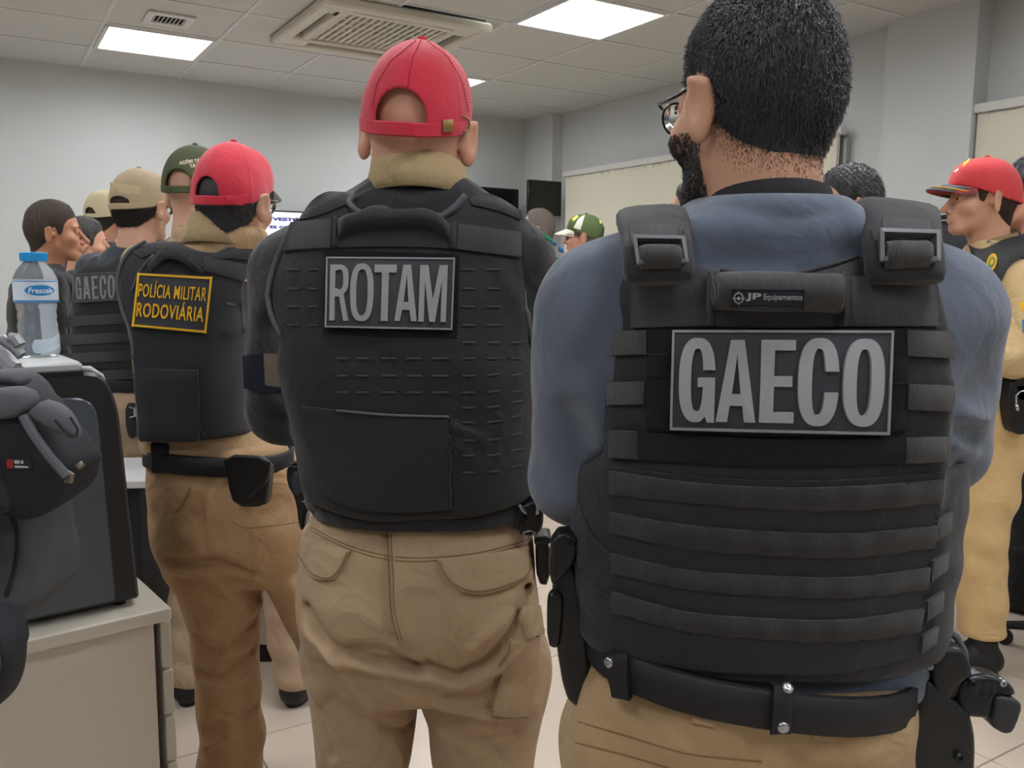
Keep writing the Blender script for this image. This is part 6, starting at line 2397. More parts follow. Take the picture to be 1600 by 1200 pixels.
# dark curly hair and glasses
B12 = person('man with wavy black hair and thin dark glasses, beyond the blue shoulder', 1334, 261, 3.15, rz=78, yaw=8, hat=False, skin=M_skin4, shirt=M_navy, h=.012, hs=(1.02, 1.02, 1.0))
B12.hair('wavy', LINE_SHORT, .016, M_hair, 3000, .018, rough=.004, taper=.4)
add_glasses(B12.root, B12.HM, M_frameblack)
for b_, m_ in ((B5, M_hair2), (B4, M_hair2), (B7, M_hair4), (B8, M_hair2), (B6, M_hair2), (B9, M_hair3), (B10, M_hair3), (B11, M_hair2), (B12, M_hair)):
    add_face(b_.root, b_.HM, m_)
# edge person at the right
B14 = person('dark-haired person in black at the picture edge behind the young man', 1630, 250, 3.55, rz=40, hat=False, skin=M_skin3, shirt=M_blackcloth, trousers=M_blackcloth, h=.013, hs=(1.1, 1.1, 1.1))
B14.hair('wavy', LINE_SHORT, .016, M_hair, 3000, .018, rough=.004, taper=.4)

# young man in profile, red cap with dark brim
B13 = person('young man in profile wearing red cap with dark yellow-edged brim and beige uniform', 1548, 242, 2.95, rz=84, yaw=0, pitch=1, skin=M_skin, shirt=M_khaki4, trousers=mat('sand_trousers', (212, 180, 128), .85, crease=.35, bump=.3, bscale=1100, var=.04, vscale=7, sheen=.1), bx=1556, h=.009, hs=(.98, .98, 1.0), cuff=.14,
             joints=dict(shL=(-.185, -.035, 1.375), kneeL=(-.08, .04, .50), kneeR=(.16, .08, .50), ankleL=(-.06, .0, .09), ankleR=(.22, .10, .09)), collar=mat('olive_beige_collar', (150, 128, 88), .85, bump=.3, bscale=1000))
add_face(B14.root, B14.HM, M_hair)
add_face(B13.root, B13.HM, M_hair2)
c13 = add_cap(B13.root, B13.HM, mat('coral_red_cotton', (214, 62, 66), .8, bump=.3, bscale=1000, var=.03, sheen=.2), .0032, mat('coral_red_cotton'), brim_L=.082, brim_drop=.018)
bv, bf = brim_geo(L=.082, drop=.018, v0=.28, v1=1.0, lift=.0035, th=.0036)
link('brim_overlay', mesh('brim_overlay', xfv(bv, B13.HM), bf, M_grey_brim, True), c13)
e = MB()
for lo_, r_ in ((.80, .0017),):
    bv2, _ = brim_geo(L=.082, drop=.018, v0=.82, v1=.83, lift=.0055, th=.0036, nu=41, nv=2)
    e.tube(xfv(bv2[:82:2], B13.HM), r_, 6)
e.obj('brim_piping', M_yel, c13, smooth=True)
CV = np.array([tuple(v.co) for v in c13.data.vertices])
C13 = Surf(CV, [tuple(p.vertices) for p in c13.data.polygons], B13.M)
C13.slab('yellow_emblem', [(1505, 256), (1516, 247), (1514, 253), (1504, 262)], M_yel, c13, .002, 0, 5, 5)
C13.slab('white_emblem', [(1491, 268), (1497, 263), (1498, 266), (1493, 270)], M_whitecap, c13, .002, 0, 5, 5)
B13.hair('short', LINE_SHORT, .0045, mat('brown_hair', (66, 48, 38), .6, bump=.8, bscale=340, var=.15, vscale=90), 2500, .008, ztop=.05, taper=.15)
v13, S13 = vest_simple(B13, mat('dark_grey_vest', (52, 52, 54), .7, bump=.35, bscale=900), label='dark vest with round yellow badge on the chest')
S13s = Surf(*B13.shirt, B13.M)
Vm, Qm = merge([B13.shirt, (np.array([tuple(v.co) for v in v13.data.vertices]), np.array([tuple(p.vertices) for p in v13.data.polygons]))])
SM = Surf(Vm, Qm, B13.M)
SM.slab('vest_strap', [[(1514, 386), (1535, 392), (1564, 378), (1604, 366)], [(1530, 420), (1560, 446), (1576, 418), (1606, 398)]], mat('dark_grey_vest'), v13, .014, 0, 16, 8, smooth=3)
q = [(1540, 401), (1557, 399), (1557, 425), (1540, 428)]
fb0 = SM.fit(q)


def fb(u, v, h):
    return fb0(u, v, np.asarray(h) + .016)



for nm, r0, r1, mt, hh in (('badge', 0, .5, M_yel, .003), ('badge_centre', 0, .30, mat('badge_green', (96, 138, 96), .6), .0045), ('badge_core', 0, .16, M_yel, .006)):
    t = np.linspace(0, 2 * math.pi, 20, endpoint=False)
    top = fb(.5 + r1 * np.cos(t), .5 + r1 * np.sin(t), np.full(20, hh))
    bot = fb(.5 + r1 * np.cos(t), .5 + r1 * np.sin(t), np.full(20, -.002))
    link(nm, mesh(nm, np.concatenate([top, bot]), [tuple(range(20))] + [(k, 20 + k, 20 + (k + 1) % 20, (k + 1) % 20) for k in range(20)], mt, False), v13)
S13s.slab('sleeve_badge', [(1592, 474), (1606, 468), (1606, 484), (1596, 486)], M_yel, B13.shirto, .003, 0, 5, 5)
S13s.slab('sleeve_badge', [(1597, 500), (1618, 496), (1618, 522), (1598, 520)], M_bpr, B13.shirto, .003, 0, 5, 5)
stud(S13s, B13.shirto, 1545, 378, .006, M_steel, 'collar_star')
stud(S13s, B13.shirto, 1551, 382, .006, M_steel, 'collar_star')
B13.belt(1.0 * B13.s, (.195 * B13.s, .145 * B13.s), M_leather, .052)

# ================================================================== furniture and gear
def oriented(p, deg):
    return np.array(Matrix.Translation(p) @ Matrix.Rotation(math.radians(deg), 4, 'Z'))


def rounded(pts, r, n=5):
    """polygon with rounded corners; r scalar or per corner"""
    P_ = np.asarray(pts, float)
    out = []
    m = len(P_)
    for i in range(m):
        a, b, c = P_[i - 1], P_[i], P_[(i + 1) % m]
        ri = r if np.isscalar(r) else r[i]
        if ri <= 0:
            out.append(b)
            continue
        u, v = a - b, c - b
        t = min(ri, .45 * np.linalg.norm(u), .45 * np.linalg.norm(v))
        p, q = b + u / np.linalg.norm(u) * t, b + v / np.linalg.norm(v) * t
        for k in range(n + 1):
            s = k / n
            out.append((1 - s) ** 2 * p + 2 * s * (1 - s) * b + s * s * q)
    return np.array(out)


def prism(outl, y0, y1, bev=.003):
    """x,z outline extruded along y with a small chamfer on both rims"""
    O = np.asarray(outl, float)
    c = O.mean(0)
    e1, e2 = O - np.roll(O, 1, 0), np.roll(O, -1, 0) - O
    n1 = np.stack([e1[:, 1], -e1[:, 0]], 1)
    n2 = np.stack([e2[:, 1], -e2[:, 0]], 1)
    nn = n1 / (np.linalg.norm(n1, axis=1)[:, None] + 1e-9) + n2 / (np.linalg.norm(n2, axis=1)[:, None] + 1e-9)
    nn /= np.linalg.norm(nn, axis=1)[:, None] + 1e-9
    area = np.sum(O[:, 0] * np.roll(O[:, 1], -1) - np.roll(O[:, 0], -1) * O[:, 1])
    if area < 0:
        nn = -nn
    I = O - nn * bev
    m = len(O)
    V = []
    for pts, y in ((I, y0), (O, y0 + bev), (O, y1 - bev), (I, y1)):
        V += [(x, y, z) for x, z in pts]
    Fs = [(k * m + i, k * m + (i + 1) % m, (k + 1) * m + (i + 1) % m, (k + 1) * m + i) for k in range(3) for i in range(m)]
    Fs += [tuple(range(m))[::-1], tuple(range(3 * m, 4 * m))]
    if area < 0:
        Fs = [f[::-1] for f in Fs]
    return np.array(V), Fs


def part(name, geo, mt, par, auto=35):
    me = mesh(name, geo[0], geo[1], mt, True)
    smooth_angle(me, auto)
    return link(name, me, par)


# ---- drawer unit
M_cab = mat('cream_laminate', (208, 200, 186), .45, bump=.05, bscale=300)
M_cab2 = mat('cream_edge', (196, 188, 172), .5)
CZ = .72
c0 = Wz(267, 948, CZ)
cab = empty('drawer_unit', (c0[0], c0[1], 0), math.radians(39.5), 'cream drawer unit carrying the dark printer, white ring handles on its side', 'cabinet')
CW, CD = .46, .40
MB().box((-CW / 2 - .012, CD / 2 + .012, .055 + (CZ - .03 - .055) / 2), (CW - .03, CD - .02, CZ - .03 - .055), bev=.002).obj('carcass', M_cab, cab)
MB().box((-CW / 2, CD / 2, CZ - .014), (CW, CD + .004, .028), bev=.003).obj('worktop', M_cab, cab, auto=40)
MB().box((-CW / 2 - .03, CD / 2 + .01, .028), (CW - .08, CD - .06, .056)).obj('plinth', M_black, cab)
dh = .100
for k in range(6):
    z = CZ - .034 - dh * (k + .5)
    d = MB().box((-.006 + .001 * k, CD / 2 + .008, z), (.020, CD - .02, dh - .006), bev=.002).obj('drawer', M_cab2, cab)
    hnd = MB()
    ring_ = [(.004 + .001 * k + .018 * math.sin(t), CD / 2 - .085, z + .018 * math.cos(t)) for t in np.linspace(-.2, math.pi + .2, 13)]
    hnd.tube(ring_, .005, 8)
    hnd.obj('handle', mat('white_handle', (226, 226, 224), .35), d, smooth=True)

# ---- printer standing on it
pz = CZ
p0 = Wz(219, 944, pz)
pr = empty('printer', (p0[0], p0[1], pz), math.radians(39.0), 'large dark office printer with grey lid on the cream drawer unit', 'printer')
PH = .468
M_pr = mat('printer_black', (38, 38, 40), .35, bump=.05, bscale=300)
M_prp = mat('printer_side_panel', (78, 84, 94), .22, bump=.02, bscale=200)
M_lid = mat('printer_lid_grey', (186, 188, 190), .4)
out = rounded([(0, .012), (-.022, .40), (-.045, PH), (-.45, PH), (-.45, .012)], [.008, .12, .045, .02, .008], 8)
part('housing', prism(out, 0, .36, .006), M_pr, pr)
pan_ = rounded([(-.045, .018), (-.062, PH - .045), (-.43, PH - .042), (-.43, .018)], [.01, .045, .03, .01], 6)
part('side_panel', prism(pan_, -.004, .01, .003), M_prp, pr)
MB().box((-.26, .17, PH + .010), (.36, .33, .022), bev=.006).obj('lid', M_lid, pr, auto=40)
MB().box((-.26, .004, PH + .0), (.36, .012, .012), bev=.002).obj('lid_gap', M_black, pr)
MB().box((-.135, .14, PH + .0215), (.055, .055, .003), bev=.001).obj('lid_badge', mat('pale_badge', (206, 207, 208), .3), pr)
MB().box((-.26, .338, PH + .020), (.36, .02, .03), bev=.005).obj('lid_hinge', M_lid, pr, auto=40)
for y in (.035, .335):
    cr = MB()
    cr.tube([(-.085, y, PH + .004), (-.062, y, PH + .003), (-.042, y, PH - .012), (-.034, y, PH - .030)], [.006, .006, .005, .003], 8)
    cr.obj('corner_trim', M_lid, pr, smooth=True)
for x, y in ((-.03, .03), (-.41, .03), (-.03, .33), (-.41, .33)):
    part('foot', tuple(lathegeo([(.012, .0), (.012, .014)], 12)), M_black, pr).location = (x, y, 0)

# ---- water bottle on the printer
bz = pz + PH + .0212
bp = Wz(62, 557, bz)
sc_ = np.linalg.norm(bp - np.array([0, 0, CAMZ])) / FPX
bt = empty('water_bottle', tuple(bp), math.radians(22), 'clear plastic water bottle with blue cap standing on the printer lid', 'bottle')
R0 = .0275 * sc_ / .00140
hh = 141 * sc_
prof = [(0, 0), (.62, .0), (.90, .02), (.98, .06), (.96, .12), (.97, .20), (.90, .26), (.93, .30), (.86, .345), (.90, .39), (.86, .43), (.92, .48), (.93, .515), (.99, .525), (1.0, .55), (1.0, .735), (.985, .76), (.80, .835), (.52, .90), (.47, .915), (.47, .95)]
rr_ = 27.0 * sc_
P_ = [(max(r, .001) * rr_, z * hh) for r, z in prof]
pet = mat('clear_pet', (236, 242, 248), .06, trans=.82, ior=1.08)
part('bottle_body', lathegeo(P_, 32), pet, bt)
wp = [(max(r - .05, .001) * rr_, z * hh + .001) for r, z in prof[:14]]
wp = wp + [(wp[-1][0], .66 * hh)]
part('water', lathegeo(wp, 32), mat('water', (236, 244, 250), .02, trans=1.0, ior=1.14), bt)
lb_ = MB()
lb_.lathe([(rr_ * 1.012, .53 * hh), (rr_ * 1.014, .54 * hh), (rr_ * 1.014, .73 * hh), (rr_ * 1.012, .74 * hh)], 40, cap=False)
lb_.obj('label_sleeve', mat('pale_label', (214, 224, 234), .35), bt, smooth=True)
M_lblue = mat('label_blue', (42, 140, 214), .4)
for z0, z1 in ((.533, .548), (.722, .730)):
    m_ = MB()
    m_.lathe([(rr_ * 1.018, z0 * hh), (rr_ * 1.02, z0 * hh + .0004), (rr_ * 1.02, z1 * hh)], 40, cap=False)
    m_.obj('label_stripe', M_lblue, bt, smooth=True)


def on_cyl(V, z0, z1, a0, a1, r0, dr):
    a = a0 + V[:, 0] * (a1 - a0)
    r = r0 + V[:, 2] * dr
    return np.stack([r * np.sin(a), -r * np.cos(a), z0 + V[:, 1] * (z1 - z0)], 1)


t = np.linspace(0, 2 * math.pi, 24, endpoint=False)
oval = np.stack([.5 + .5 * np.cos(t), .5 + .5 * np.sin(t)], 1)
V = []
for rho in (0.001, .35, .7, 1.0):
    V += [(.5 + rho * (x - .5), .5 + rho * (y - .5), 0) for x, y in oval]
V = np.array(V)
Fs = [(k * 24 + i, k * 24 + (i + 1) % 24, (k + 1) * 24 + (i + 1) % 24, (k + 1) * 24 + i) for k in range(3) for i in range(24)]
vd = math.atan2(bp[0], bp[1])     # direction from the camera, to turn the logo the way the photo shows it
oa = -math.radians(22) - 0 + vd * 0
A0 = math.atan2(-bp[0], bp[1])
aoff = A0 - math.radians(22)
part('label_logo', (on_cyl(V, .592 * hh, .692 * hh, aoff - .50, aoff + .92, rr_ * 1.022, 0), [f[::-1] for f in Fs]), M_lblue, bt)
V, Fs = text_geo('Frescale', .02, .02, .2)
part('label_lettering', (on_cyl(V, .615 * hh, .668 * hh, aoff - .33, aoff + .80, rr_ * 1.024, .0004), Fs), mat('label_white', (232, 240, 246), .5), bt)
cz0 = .915 * hh
cp = MB()
cp.lathe([(rr_ * .60, cz0), (rr_ * .62, cz0 + .001), (rr_ * .62, .992 * hh), (rr_ * .58, hh), (.001, hh)], 32)
for k in range(32):
    a = 2 * math.pi * k / 32
    cp.box((rr_ * .62 * math.cos(a), rr_ * .62 * math.sin(a), cz0 + .045 * hh), (.0009, .0009, .07 * hh))
cp.obj('bottle_cap', mat('sky_blue_cap', (40, 160, 226), .4), bt, auto=30)

# ---- tactical backpack hung on the back of an office chair, at the left edge
BY = 1.16


def bw(px, py, dy=0):
    p = W(px, py, BY + dy)
    return np.array([p[0], p[1], p[2]])


o0 = bw(-60, 800)
bag = empty('backpack', (o0[0], BY, 0), 0, 'dark grey tactical backpack with flap pouch and small red and white tag', 'backpack')


def bl_(px, py, dy=0):
    p = bw(px, py, dy)
    return np.array([p[0] - o0[0], p[1] - BY, p[2]])


def blo(pts, dy=0):
    return [bl_(x, y, dy)[[0, 2]] for x, y in pts]


M_bag = mat('grey_bag_cloth', (70, 73, 78), .75, bump=.3, bscale=700, var=.06)
M_bagd = mat('black_bag_cloth', (34, 36, 42), .75, bump=.4, bscale=600, var=.08)
M_bagl = mat('faded_bag_cloth', (98, 99, 106), .8, bump=.35, bscale=600, var=.08)


def blob(name, outl, ymid, th, mt, par, k=.03, h=.006, extra=None):
    F = Field().u(poly2(smooth_poly(blo(outl, ymid), 2))).isect(lambda X, Y, Z: np.abs(Y - ymid) - th / 2 + 0 * Z, k)
    F.disp(wrinkle(.003, 40, len(name)))
    if extra:
        extra(F)
    O = np.array(blo(outl, ymid))
    lo, hi = O.min(0), O.max(0)
    g = nets(F, (lo[0] - .03, ymid - th / 2 - .03, lo[1] - .03), (hi[0] + .03, ymid + th / 2 + .03, hi[1] + .03), h, 2)
    return link(name, mesh(name, g[0], g[1], mt, True), par), g


_, g0 = blob('main_body', [(-230, 560), (-40, 560), (30, 590), (62, 650), (70, 740), (84, 830), (93, 908), (92, 914), (91, 918), (70, 938), (30, 968), (-60, 990), (-230, 990)], .06, .20, M_bag, bag, .05)
_, g1 = blob('side_pouch', [(-40, 612), (30, 604), (60, 620), (92, 660), (130, 702), (141, 721), (140, 725), (128, 738), (129, 752), (112, 778), (66, 800), (30, 790), (-40, 800)], -.03, .12, M_bagd, bag, .03)
_, g2 = blob('pouch_panel', [(-20, 604), (40, 601), (62, 628), (52, 645), (24, 655), (-20, 648)], -.085, .03, M_bagl, bag, .012)
_, g3 = blob('pouch_flap', [(48, 640), (72, 619), (96, 636), (120, 660), (130, 676), (126, 690), (112, 688), (82, 668), (60, 652), (40, 650)], -.085, .024, M_bagl, bag, .010)
_, g4 = blob('top_roll', [(-60, 566), (0, 576), (36, 574), (46, 592), (40, 602), (0, 604), (-60, 606)], -.04, .07, M_bagl, bag, .03)
_, g5 = blob('lower_pouch', [(-60, 690), (6, 700), (34, 760), (40, 790), (16, 800), (-60, 830)], -.07, .07, M_bagd, bag, .02)
BSf = Surf(*g1, np.array(Matrix.Translation((o0[0], BY, 0))))
BS0 = Surf(*g0, np.array(Matrix.Translation((o0[0], BY, 0))))
tgp = BSf.slab('brand_tag', [(10, 715), (50, 717), (53, 733), (12, 733)], M_bagd, bag, .003, 0, 8, 4)
BSf.slab('tag_red_mark', [(12, 718), (22, 717), (23, 731), (13, 731)], mat('tag_red', (150, 40, 40), .7), tgp, .0042, 0, 4, 4)
for q in ([(24, 718.5), (32, 718.5), (33, 724), (25, 724)], [(34, 719), (38, 719), (39, 724), (35, 724)], [(25, 727), (46, 728), (47, 731), (26, 730.5)]):
    BSf.slab('tag_white_mark', q, mat('tag_white', (190, 190, 190), .7), tgp, .0042, 0, 4, 3)
part('flap_seam', tubegeo([bl_(x, y, -.099) for x, y in ((86, 656), (98, 671), (112, 681), (120, 680), (121, 670), (110, 652))], .0015, 6), M_bagd, bag)
part('pouch_rib', tubegeo([bl_(36, 650, -.098), bl_(52, 678, -.102), bl_(76, 712, -.100), bl_(104, 744, -.095)], .006, 8), M_bagl, bag)
BS0.line('seam', [(0, 790), (22, 815), (27, 850), (22, 890), (10, 930)], .003, M_bagd, bag, lift=.001)
for pts, r in (([(104, 738), (112, 742), (110, 752), (103, 750)], .004), ([(122, 724), (128, 730)], .005)):
    part('buckle', tubegeo([bl_(x, y, -.09) for x, y in pts], r, 8), mat('tan_buckle', (120, 110, 92), .4), bag)
V_, F_ = sweep([bl_(-40, 955, -.10), bl_(8, 968, -.13), bl_(21, 1005, -.15), bl_(20, 1045, -.15), bl_(5, 1085, -.14), bl_(-30, 1110, -.12)], (0, 1, 0), .05, .012)
part('hip_strap', (V_, F_), M_bagd, bag)
# metal-grey clips on top of the bag
M_clip = mat('grey_clip', (150, 152, 156), .35, metal=.2)
for pts, r in (([(2, 530), (18, 540), (34, 556)], .0075), ([(16, 529), (24, 530), (31, 540)], .009), ([(4, 552), (14, 560)], .004), ([(-20, 545), (0, 560), (14, 575), (24, 580)], .014)):
    part('clip', tubegeo([bl_(x, y, .05) for x, y in pts], r, 10), M_clip, bag)
part('carry_loop', tubegeo([bl_(-120, 566, .06), bl_(-110, 520, .08), bl_(-70, 510, .10), bl_(-50, 562, .08)], .010, 8), M_bagd, bag)


def office_chair(loc, rz, label, mt, back=(.52, 1.0), seat=.46, wide=.46, arms=True):
    r = empty('office_chair', (loc[0], loc[1], 0), math.radians(rz), label, 'chair')
    F = Field().u(rbox((0, .02, seat), (.48, .46, .09), .04))
    g = nets(F, (-.3, -.3, seat - .1), (.3, .3, seat + .1), .015, 1)
    link('seat', mesh('seat', g[0], g[1], mt, True), r)
    F = Field().u(rbox((0, 0, (back[0] + back[1]) / 2), (wide, .07, back[1] - back[0]), .035)).disp(lambda X, Y, Z: 0 * X + 0 * Y + 0 * Z)
    g = nets(F, (-.3, -.1, back[0] - .05), (.3, .1, back[1] + .05), .013, 1)
    V = g[0].copy()
    V[:, 1] += -.25 + .25 * V[:, 0] ** 2 * 2
    link('backrest', mesh('backrest', V, g[1], mt, True), r)
    part('back_support', tubegeo([(0, -.10, seat - .05), (0, -.27, seat - .02), (0, -.29, back[0] + .2)], .02, 8), M_black, r)
    part('column', tubegeo([(0, 0, .10), (0, 0, seat - .04)], .026, 12), M_black, r)
    for k in range(5):
        a = 2 * math.pi * k / 5 + .3
        c, s = math.cos(a), math.sin(a)
        part('base_leg', tubegeo([(0, 0, .12), (.16 * c, .16 * s, .10), (.29 * c, .29 * s, .075)], [.026, .022, .016], 8), M_black, r)
        V, Fs = lathegeo([(.001, -.02), (.026, -.02), (.028, -.012), (.028, .012), (.026, .02), (.001, .02)], 14)
        V = V[:, [0, 2, 1]] @ np.array(Matrix.Rotation(a, 3, 'Z')).T + np.array([.29 * c, .29 * s, .0285])
        part('caster', (V, Fs), M_black, r)
    if arms:
        for m in (-1, 1):
            part('armrest', tubegeo([(m * .26, -.12, seat), (m * .29, -.12, seat + .12), (m * .29, -.10, seat + .2), (m * .29, .14, seat + .21)], [.014, .016, .022, .024], 8), M_black, r)
    return r


M_chair = mat('charcoal_upholstery', (34, 37, 42), .8, bump=.4, bscale=500, var=.06)
office_chair((-1.26, .98), 82, 'black office chair at the picture edge carrying the grey backpack', M_chair, (.60, 1.16), .50, .46, False)
ca = W(1720, 900, 3.0)
office_chair((ca[0], 2.98), 60, 'black office chair behind the young man in red cap', M_chair, (.34, .86), .44, .5, False)

# ---- desk and pedestal behind the group
dk = empty('desk', tuple(W(120, 700, 2.62)[:2]) + (0,), math.radians(8), 'white-topped desk behind the drawer unit, dark panel below', 'desk')
ed = W(238, 738, 2.55)
dkx = dk.location.x
MB().box((-.12, .06, .735), (.70, .34, .025), bev=.003).obj('desk_top', mat('white_laminate', (214, 216, 218), .4), dk)
MB().box((-.12, .02, .38), (.62, .02, .66)).obj('modesty_panel', M_chair, dk)
for x in (-.42, .19):
    MB().box((x, .06, .36), (.03, .30, .72), bev=.003).obj('leg_panel', M_chair, dk)
pdp = W(420, 1083, 2.9)
pd_ = empty('pedestal', (pdp[0], 3.12, 0), math.radians(4), 'low cream pedestal with black foot seen between the legs', 'cabinet')
MB().box((0, .0, .36), (.30, .4, .60), bev=.003).obj('carcass', M_cab, pd_)
MB().box((0, -.005, .03), (.31, .41, .06), bev=.003).obj('plinth', M_black, pd_)
for k in range(3):
    d = MB().box((0, -.205, .16 + k * .2), (.29, .016, .19), bev=.002).obj('drawer', M_cab2, pd_)
    MB().box((0, -.218, .2 + k * .2), (.1, .012, .012), bev=.003).obj('handle', M_alu, d)


# ---- gear carried on belts
def gear(label, cat, name, px, py, Y):
    p = W(px, py, Y)
    r = empty(name, tuple(p), 0, label, cat)
    r['o'] = 0
    del r['o']
    return r, p


def gsolid(name, outl, Y, y0, y1, mt, par, org, k=.006, h=.0028, sm=1, extra=None):
    """rounded solid: outline read at depth Y, from y0 to y1 about that depth"""
    O = np.array([(W(x, y, Y) - org)[[0, 2]] for x, y in outl])
    ym = (y0 + y1) / 2
    F = Field().u(poly2(smooth_poly(O, 1) if sm else O)).isect(lambda X, Yy, Z: np.abs(Yy - ym) - (y1 - y0) / 2 + 0 * Z, k)
    if extra:
        extra(F)
    lo, hi = O.min(0), O.max(0)
    g = nets(F, (lo[0] - .01, y0 - .01, lo[1] - .01), (hi[0] + .01, y1 + .01, hi[1] + .01), h, 1)
    return link(name, mesh(name, g[0], g[1], mt, True), par)


def gtube(name, pts, Y, r, mt, par, org):
    return part(name, tubegeo([W(x, y, Y + d) - org for x, y, d in pts], r, 10), mt, par)


def gscrew(par, org, px, py, Y, r, mt):
    V, Fs = lathegeo([(r, -.004), (r, .0015), (r * .8, .003), (r * .45, .003), (r * .4, .001), (.0002, .001)], 14)
    V = V[:, [0, 2, 1]] * np.array([1, -1, 1])
    part('screw', (V + (W(px, py, Y) - org), Fs), mt, par)


# nearest man, left hip
YG = .985
hg_, og = gear('long black holster on the left hip of the nearest man', 'holster', 'holster', 885, 950, YG)
gsolid('holster_body', [(868, 860), (896, 862), (918, 960), (922, 1050), (911, 1099), (896, 1091), (881, 1076), (868, 1000), (862, 930)], YG, -.025, .02, M_poly, hg_, og, .010)
gsolid('paddle', [(857, 912), (876, 911), (880, 930), (874, 992), (866, 998), (854, 994), (853, 930)], YG, -.032, -.012, M_poly, hg_, og, .006)
gsolid('belt_bracket', [(862, 822), (899, 818), (901, 848), (893, 870), (862, 905), (856, 880)], YG, -.035, .0, M_poly, hg_, og, .005)
gscrew(hg_, og, 892, 844, YG - .036, .0065, M_gun)
gscrew(hg_, og, 867, 927, YG - .033, .003, M_gun)
mp, om = gear('small black magazine pouch hanging below the pistol butt of the man with ROTAM', 'pouch', 'magazine_pouch', 848, 870, 1.46)
gsolid('pouch_body', [(836, 838), (859, 836), (859, 908), (838, 906)], 1.46, -.025, .025, M_poly, mp, om, .005)
gsolid('pouch_lip', [(834, 832), (861, 830), (861, 844), (834, 846)], 1.46, -.029, .029, M_poly, mp, om, .004)

# nearest man, right hip: holster and pistol
YP = .93
hr, oh_ = gear('black holster on the right hip of the nearest man', 'holster', 'holster', 1450, 1150, YP)
gsolid('holster_body', [(1406, 1128), (1418, 1098), (1428, 1060), (1440, 1048), (1456, 1066), (1480, 1082), (1504, 1102), (1510, 1122), (1514, 1148), (1512, 1200), (1500, 1330), (1420, 1330), (1402, 1210)], YP, -.02, .024, M_poly, hr, oh_, .010)
gsolid('retention_hood', [(1444, 1036), (1454, 1003), (1476, 1001), (1496, 1006), (1508, 1026), (1510, 1050), (1490, 1060), (1478, 1080), (1462, 1110), (1454, 1090), (1446, 1060)], YP, -.018, .022, M_poly, hr, oh_, .010)
gtube('hood_strap', [(1455, 983, .012), (1474, 982, .014), (1494, 995, .015), (1508, 1018, .012), (1512, 1048, .008)], YP, [.004, .005, .0045, .003, .0025], mat('grey_strap', (92, 94, 98), .4), hr, oh_)
gsolid('thumb_lever', [(1436, 1030), (1448, 1026), (1455, 1034), (1450, 1040), (1438, 1040)], YP, -.016, .01, mat('steel_lever', (140, 150, 162), .3, metal=.6), hr, oh_, .004)
gsolid('belt_slide', [(1404, 1130), (1428, 1126), (1431, 1160), (1426, 1190), (1405, 1186)], YP - .012, -.014, .01, M_poly, hr, oh_, .006)
gsolid('side_bracket', [(1428, 1052), (1438, 1050), (1444, 1062), (1442, 1086), (1432, 1090), (1426, 1078)], YP - .008, -.014, .01, M_gun, hr, oh_, .005)
gscrew(hr, oh_, 1499, 1183, YP - .022, .0055, M_gun)
pi_, op = gear('black pistol with ribbed grip sitting in the right hip holster', 'pistol', 'pistol', 1520, 1070, YP)
gsolid('slide', [(1464, 1008), (1502, 1010), (1506, 1040), (1500, 1062), (1484, 1090), (1468, 1084), (1460, 1050)], YP, -.012, .014, M_gun, pi_, op, .006)


def dim(F):
    for x in (1522, 1536, 1550):
        c = W(x, 1068, YP) - op
        F.cut(ell((c[0], -.016, c[2]), (.0028, .004, .010)), .003)


gsolid('grip', [(1490, 1060), (1508, 1049), (1534, 1046), (1560, 1054), (1576, 1066), (1581, 1080), (1560, 1082), (1545, 1078), (1541, 1118), (1528, 1115), (1512, 1114), (1496, 1112), (1486, 1090)], YP, -.015, .016, M_gun, pi_, op, .009, extra=dim)
gsolid('magazine_base', [(1545, 1074), (1586, 1086), (1584, 1104), (1572, 1134), (1560, 1138), (1548, 1132), (1537, 1124), (1542, 1100)], YP, -.017, .018, mat('magazine_rubber', (48, 50, 54), .5), pi_, op, .005)
gsolid('trigger_guard', [(1470, 1088), (1484, 1094), (1488, 1112), (1500, 1118), (1498, 1126), (1482, 1122), (1472, 1110)], YP, -.006, .008, M_gun, pi_, op, .004)
gscrew(pi_, op, 1566, 1067, YP - .014, .0045, M_steel)
gscrew(pi_, op, 1519, 1067, YP - .016, .004, M_gun)

# ROTAM man, right hip
YR = 1.43
h2, o2 = gear('black holster and pistol butt on the right hip of the man with ROTAM', 'holster', 'holster', 825, 800, YR)
gsolid('holster_body', [(794, 792), (812, 784), (838, 772), (849, 790), (848, 818), (838, 831), (816, 830), (800, 812)], YR, -.03, .03, M_poly, h2, o2, .008)
gsolid('belt_hook', [(808, 806), (818, 802), (822, 826), (812, 830)], YR, -.034, -.02, M_gun, h2, o2, .004)
gtube('retention_strap', [(811, 789, -.032), (816, 797, -.036), (822, 802, -.034)], YR, .003, M_steel, h2, o2)
gtube('retention_strap', [(836, 782, -.032), (840, 792, -.036), (839, 803, -.034)], YR, .003, M_steel, h2, o2)
gtube('key_clip', [(817, 832, -.032), (822, 846, -.033), (829, 838, -.033), (836, 832, -.032), (828, 829, -.033), (817, 832, -.032)], YR, .0018, M_steel, h2, o2)
gscrew(h2, o2, 818, 800, YR - .034, .006, M_gun)
gscrew(h2, o2, 821, 811, YR - .034, .004, M_gun)

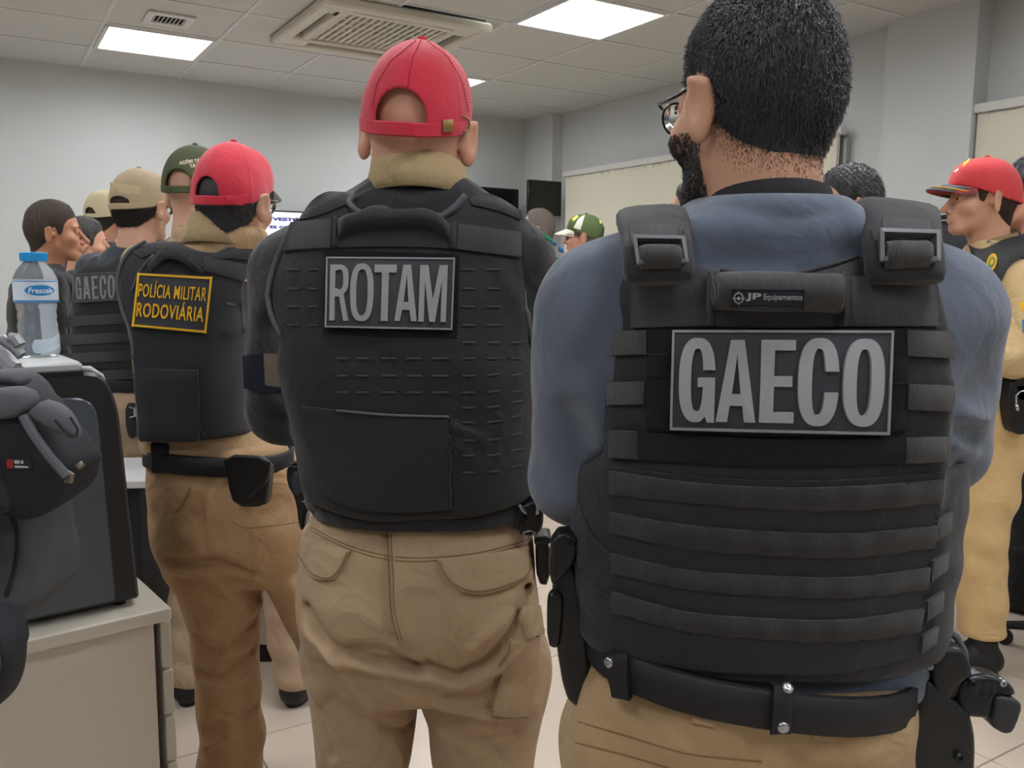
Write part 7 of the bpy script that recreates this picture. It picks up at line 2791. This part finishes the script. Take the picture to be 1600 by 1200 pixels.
# highway policeman's belt
YB = 1.955
hc, oc = gear('black leather handcuff pouch on the belt of the highway policeman', 'pouch', 'handcuff_pouch', 395, 745, YB)
gsolid('pouch_body', [(357, 712), (428, 714), (424, 770), (420, 788), (371, 788), (360, 750)], YB, -.03, .016, M_leather, hc, oc, .010, .003)
gsolid('pouch_flap', [(354, 705), (430, 709), (427, 742), (412, 762), (394, 776), (378, 760), (360, 742)], YB, -.036, -.022, M_leather, hc, oc, .005, .003)
gscrew(hc, oc, 391, 766, YB - .036, .004, M_gun)
h3, o3 = gear('dark holster on the left hip of the man with ROTAM', 'holster', 'holster', 475, 770, 1.52)
gsolid('holster_body', [(452, 724), (468, 719), (487, 733), (499, 775), (482, 794), (478, 827), (471, 820), (466, 775), (452, 752)], 1.52, -.025, .025, M_poly, h3, o3, .008, .003)
gsolid('holster_plate', [(464, 728), (480, 735), (484, 760), (470, 772), (460, 756)], 1.52, -.032, -.016, mat('grey_polymer', (56, 60, 68), .3), h3, o3, .006, .003)
gtube('buckle_bar', [(471, 783, -.028), (489, 786, -.028)], 1.52, .002, M_steel, h3, o3)
bp2, ob = gear('square black belt pouch on the left hip of the highway policeman', 'pouch', 'belt_pouch', 255, 714, 2.0)
gsolid('pouch_body', [(239, 690), (270, 690), (271, 738), (241, 737)], 2.0, -.02, .03, M_beltm, bp2, ob, .005, .003, 0)
gsolid('strap_tip', [(263, 730), (272, 730), (272, 744), (266, 753), (262, 744)], 1.985, -.01, .004, M_beltm, bp2, ob, .003, .0025, 0)
h4, o4 = gear('small black holster with steel clip behind the printer', 'holster', 'holster', 208, 655, 2.95)
gsolid('holster_body', [(198, 628), (214, 632), (217, 668), (210, 688), (200, 676)], 2.95, -.02, .03, M_leather, h4, o4, .008, .003)
gtube('clip', [(202, 636, -.022), (210, 638, -.026), (211, 650, -.026), (203, 652, -.022)], 2.95, .004, M_steel, h4, o4)
# young man's belt holster
h5, o5 = gear('black leather holster with steel clip on the belt of the young man in profile', 'holster', 'holster', 1590, 640, 2.72)
gsolid('holster_body', [(1568, 598), (1585, 590), (1612, 586), (1616, 660), (1604, 676), (1580, 678), (1572, 660)], 2.72, -.03, .04, M_leather, h5, o5, .012, .004)
gsolid('holster_flap', [(1578, 592), (1612, 586), (1614, 628), (1582, 634)], 2.70, -.03, -.01, M_leather, h5, o5, .006, .004)
gtube('clip', [(1588, 632, -.05), (1588, 618, -.056), (1594, 612, -.056), (1604, 610, -.05)], 2.72, .0028, M_steel, h5, o5)
gtube('clip', [(1588, 632, -.05), (1591, 642, -.052)], 2.72, .005, M_steel, h5, o5)
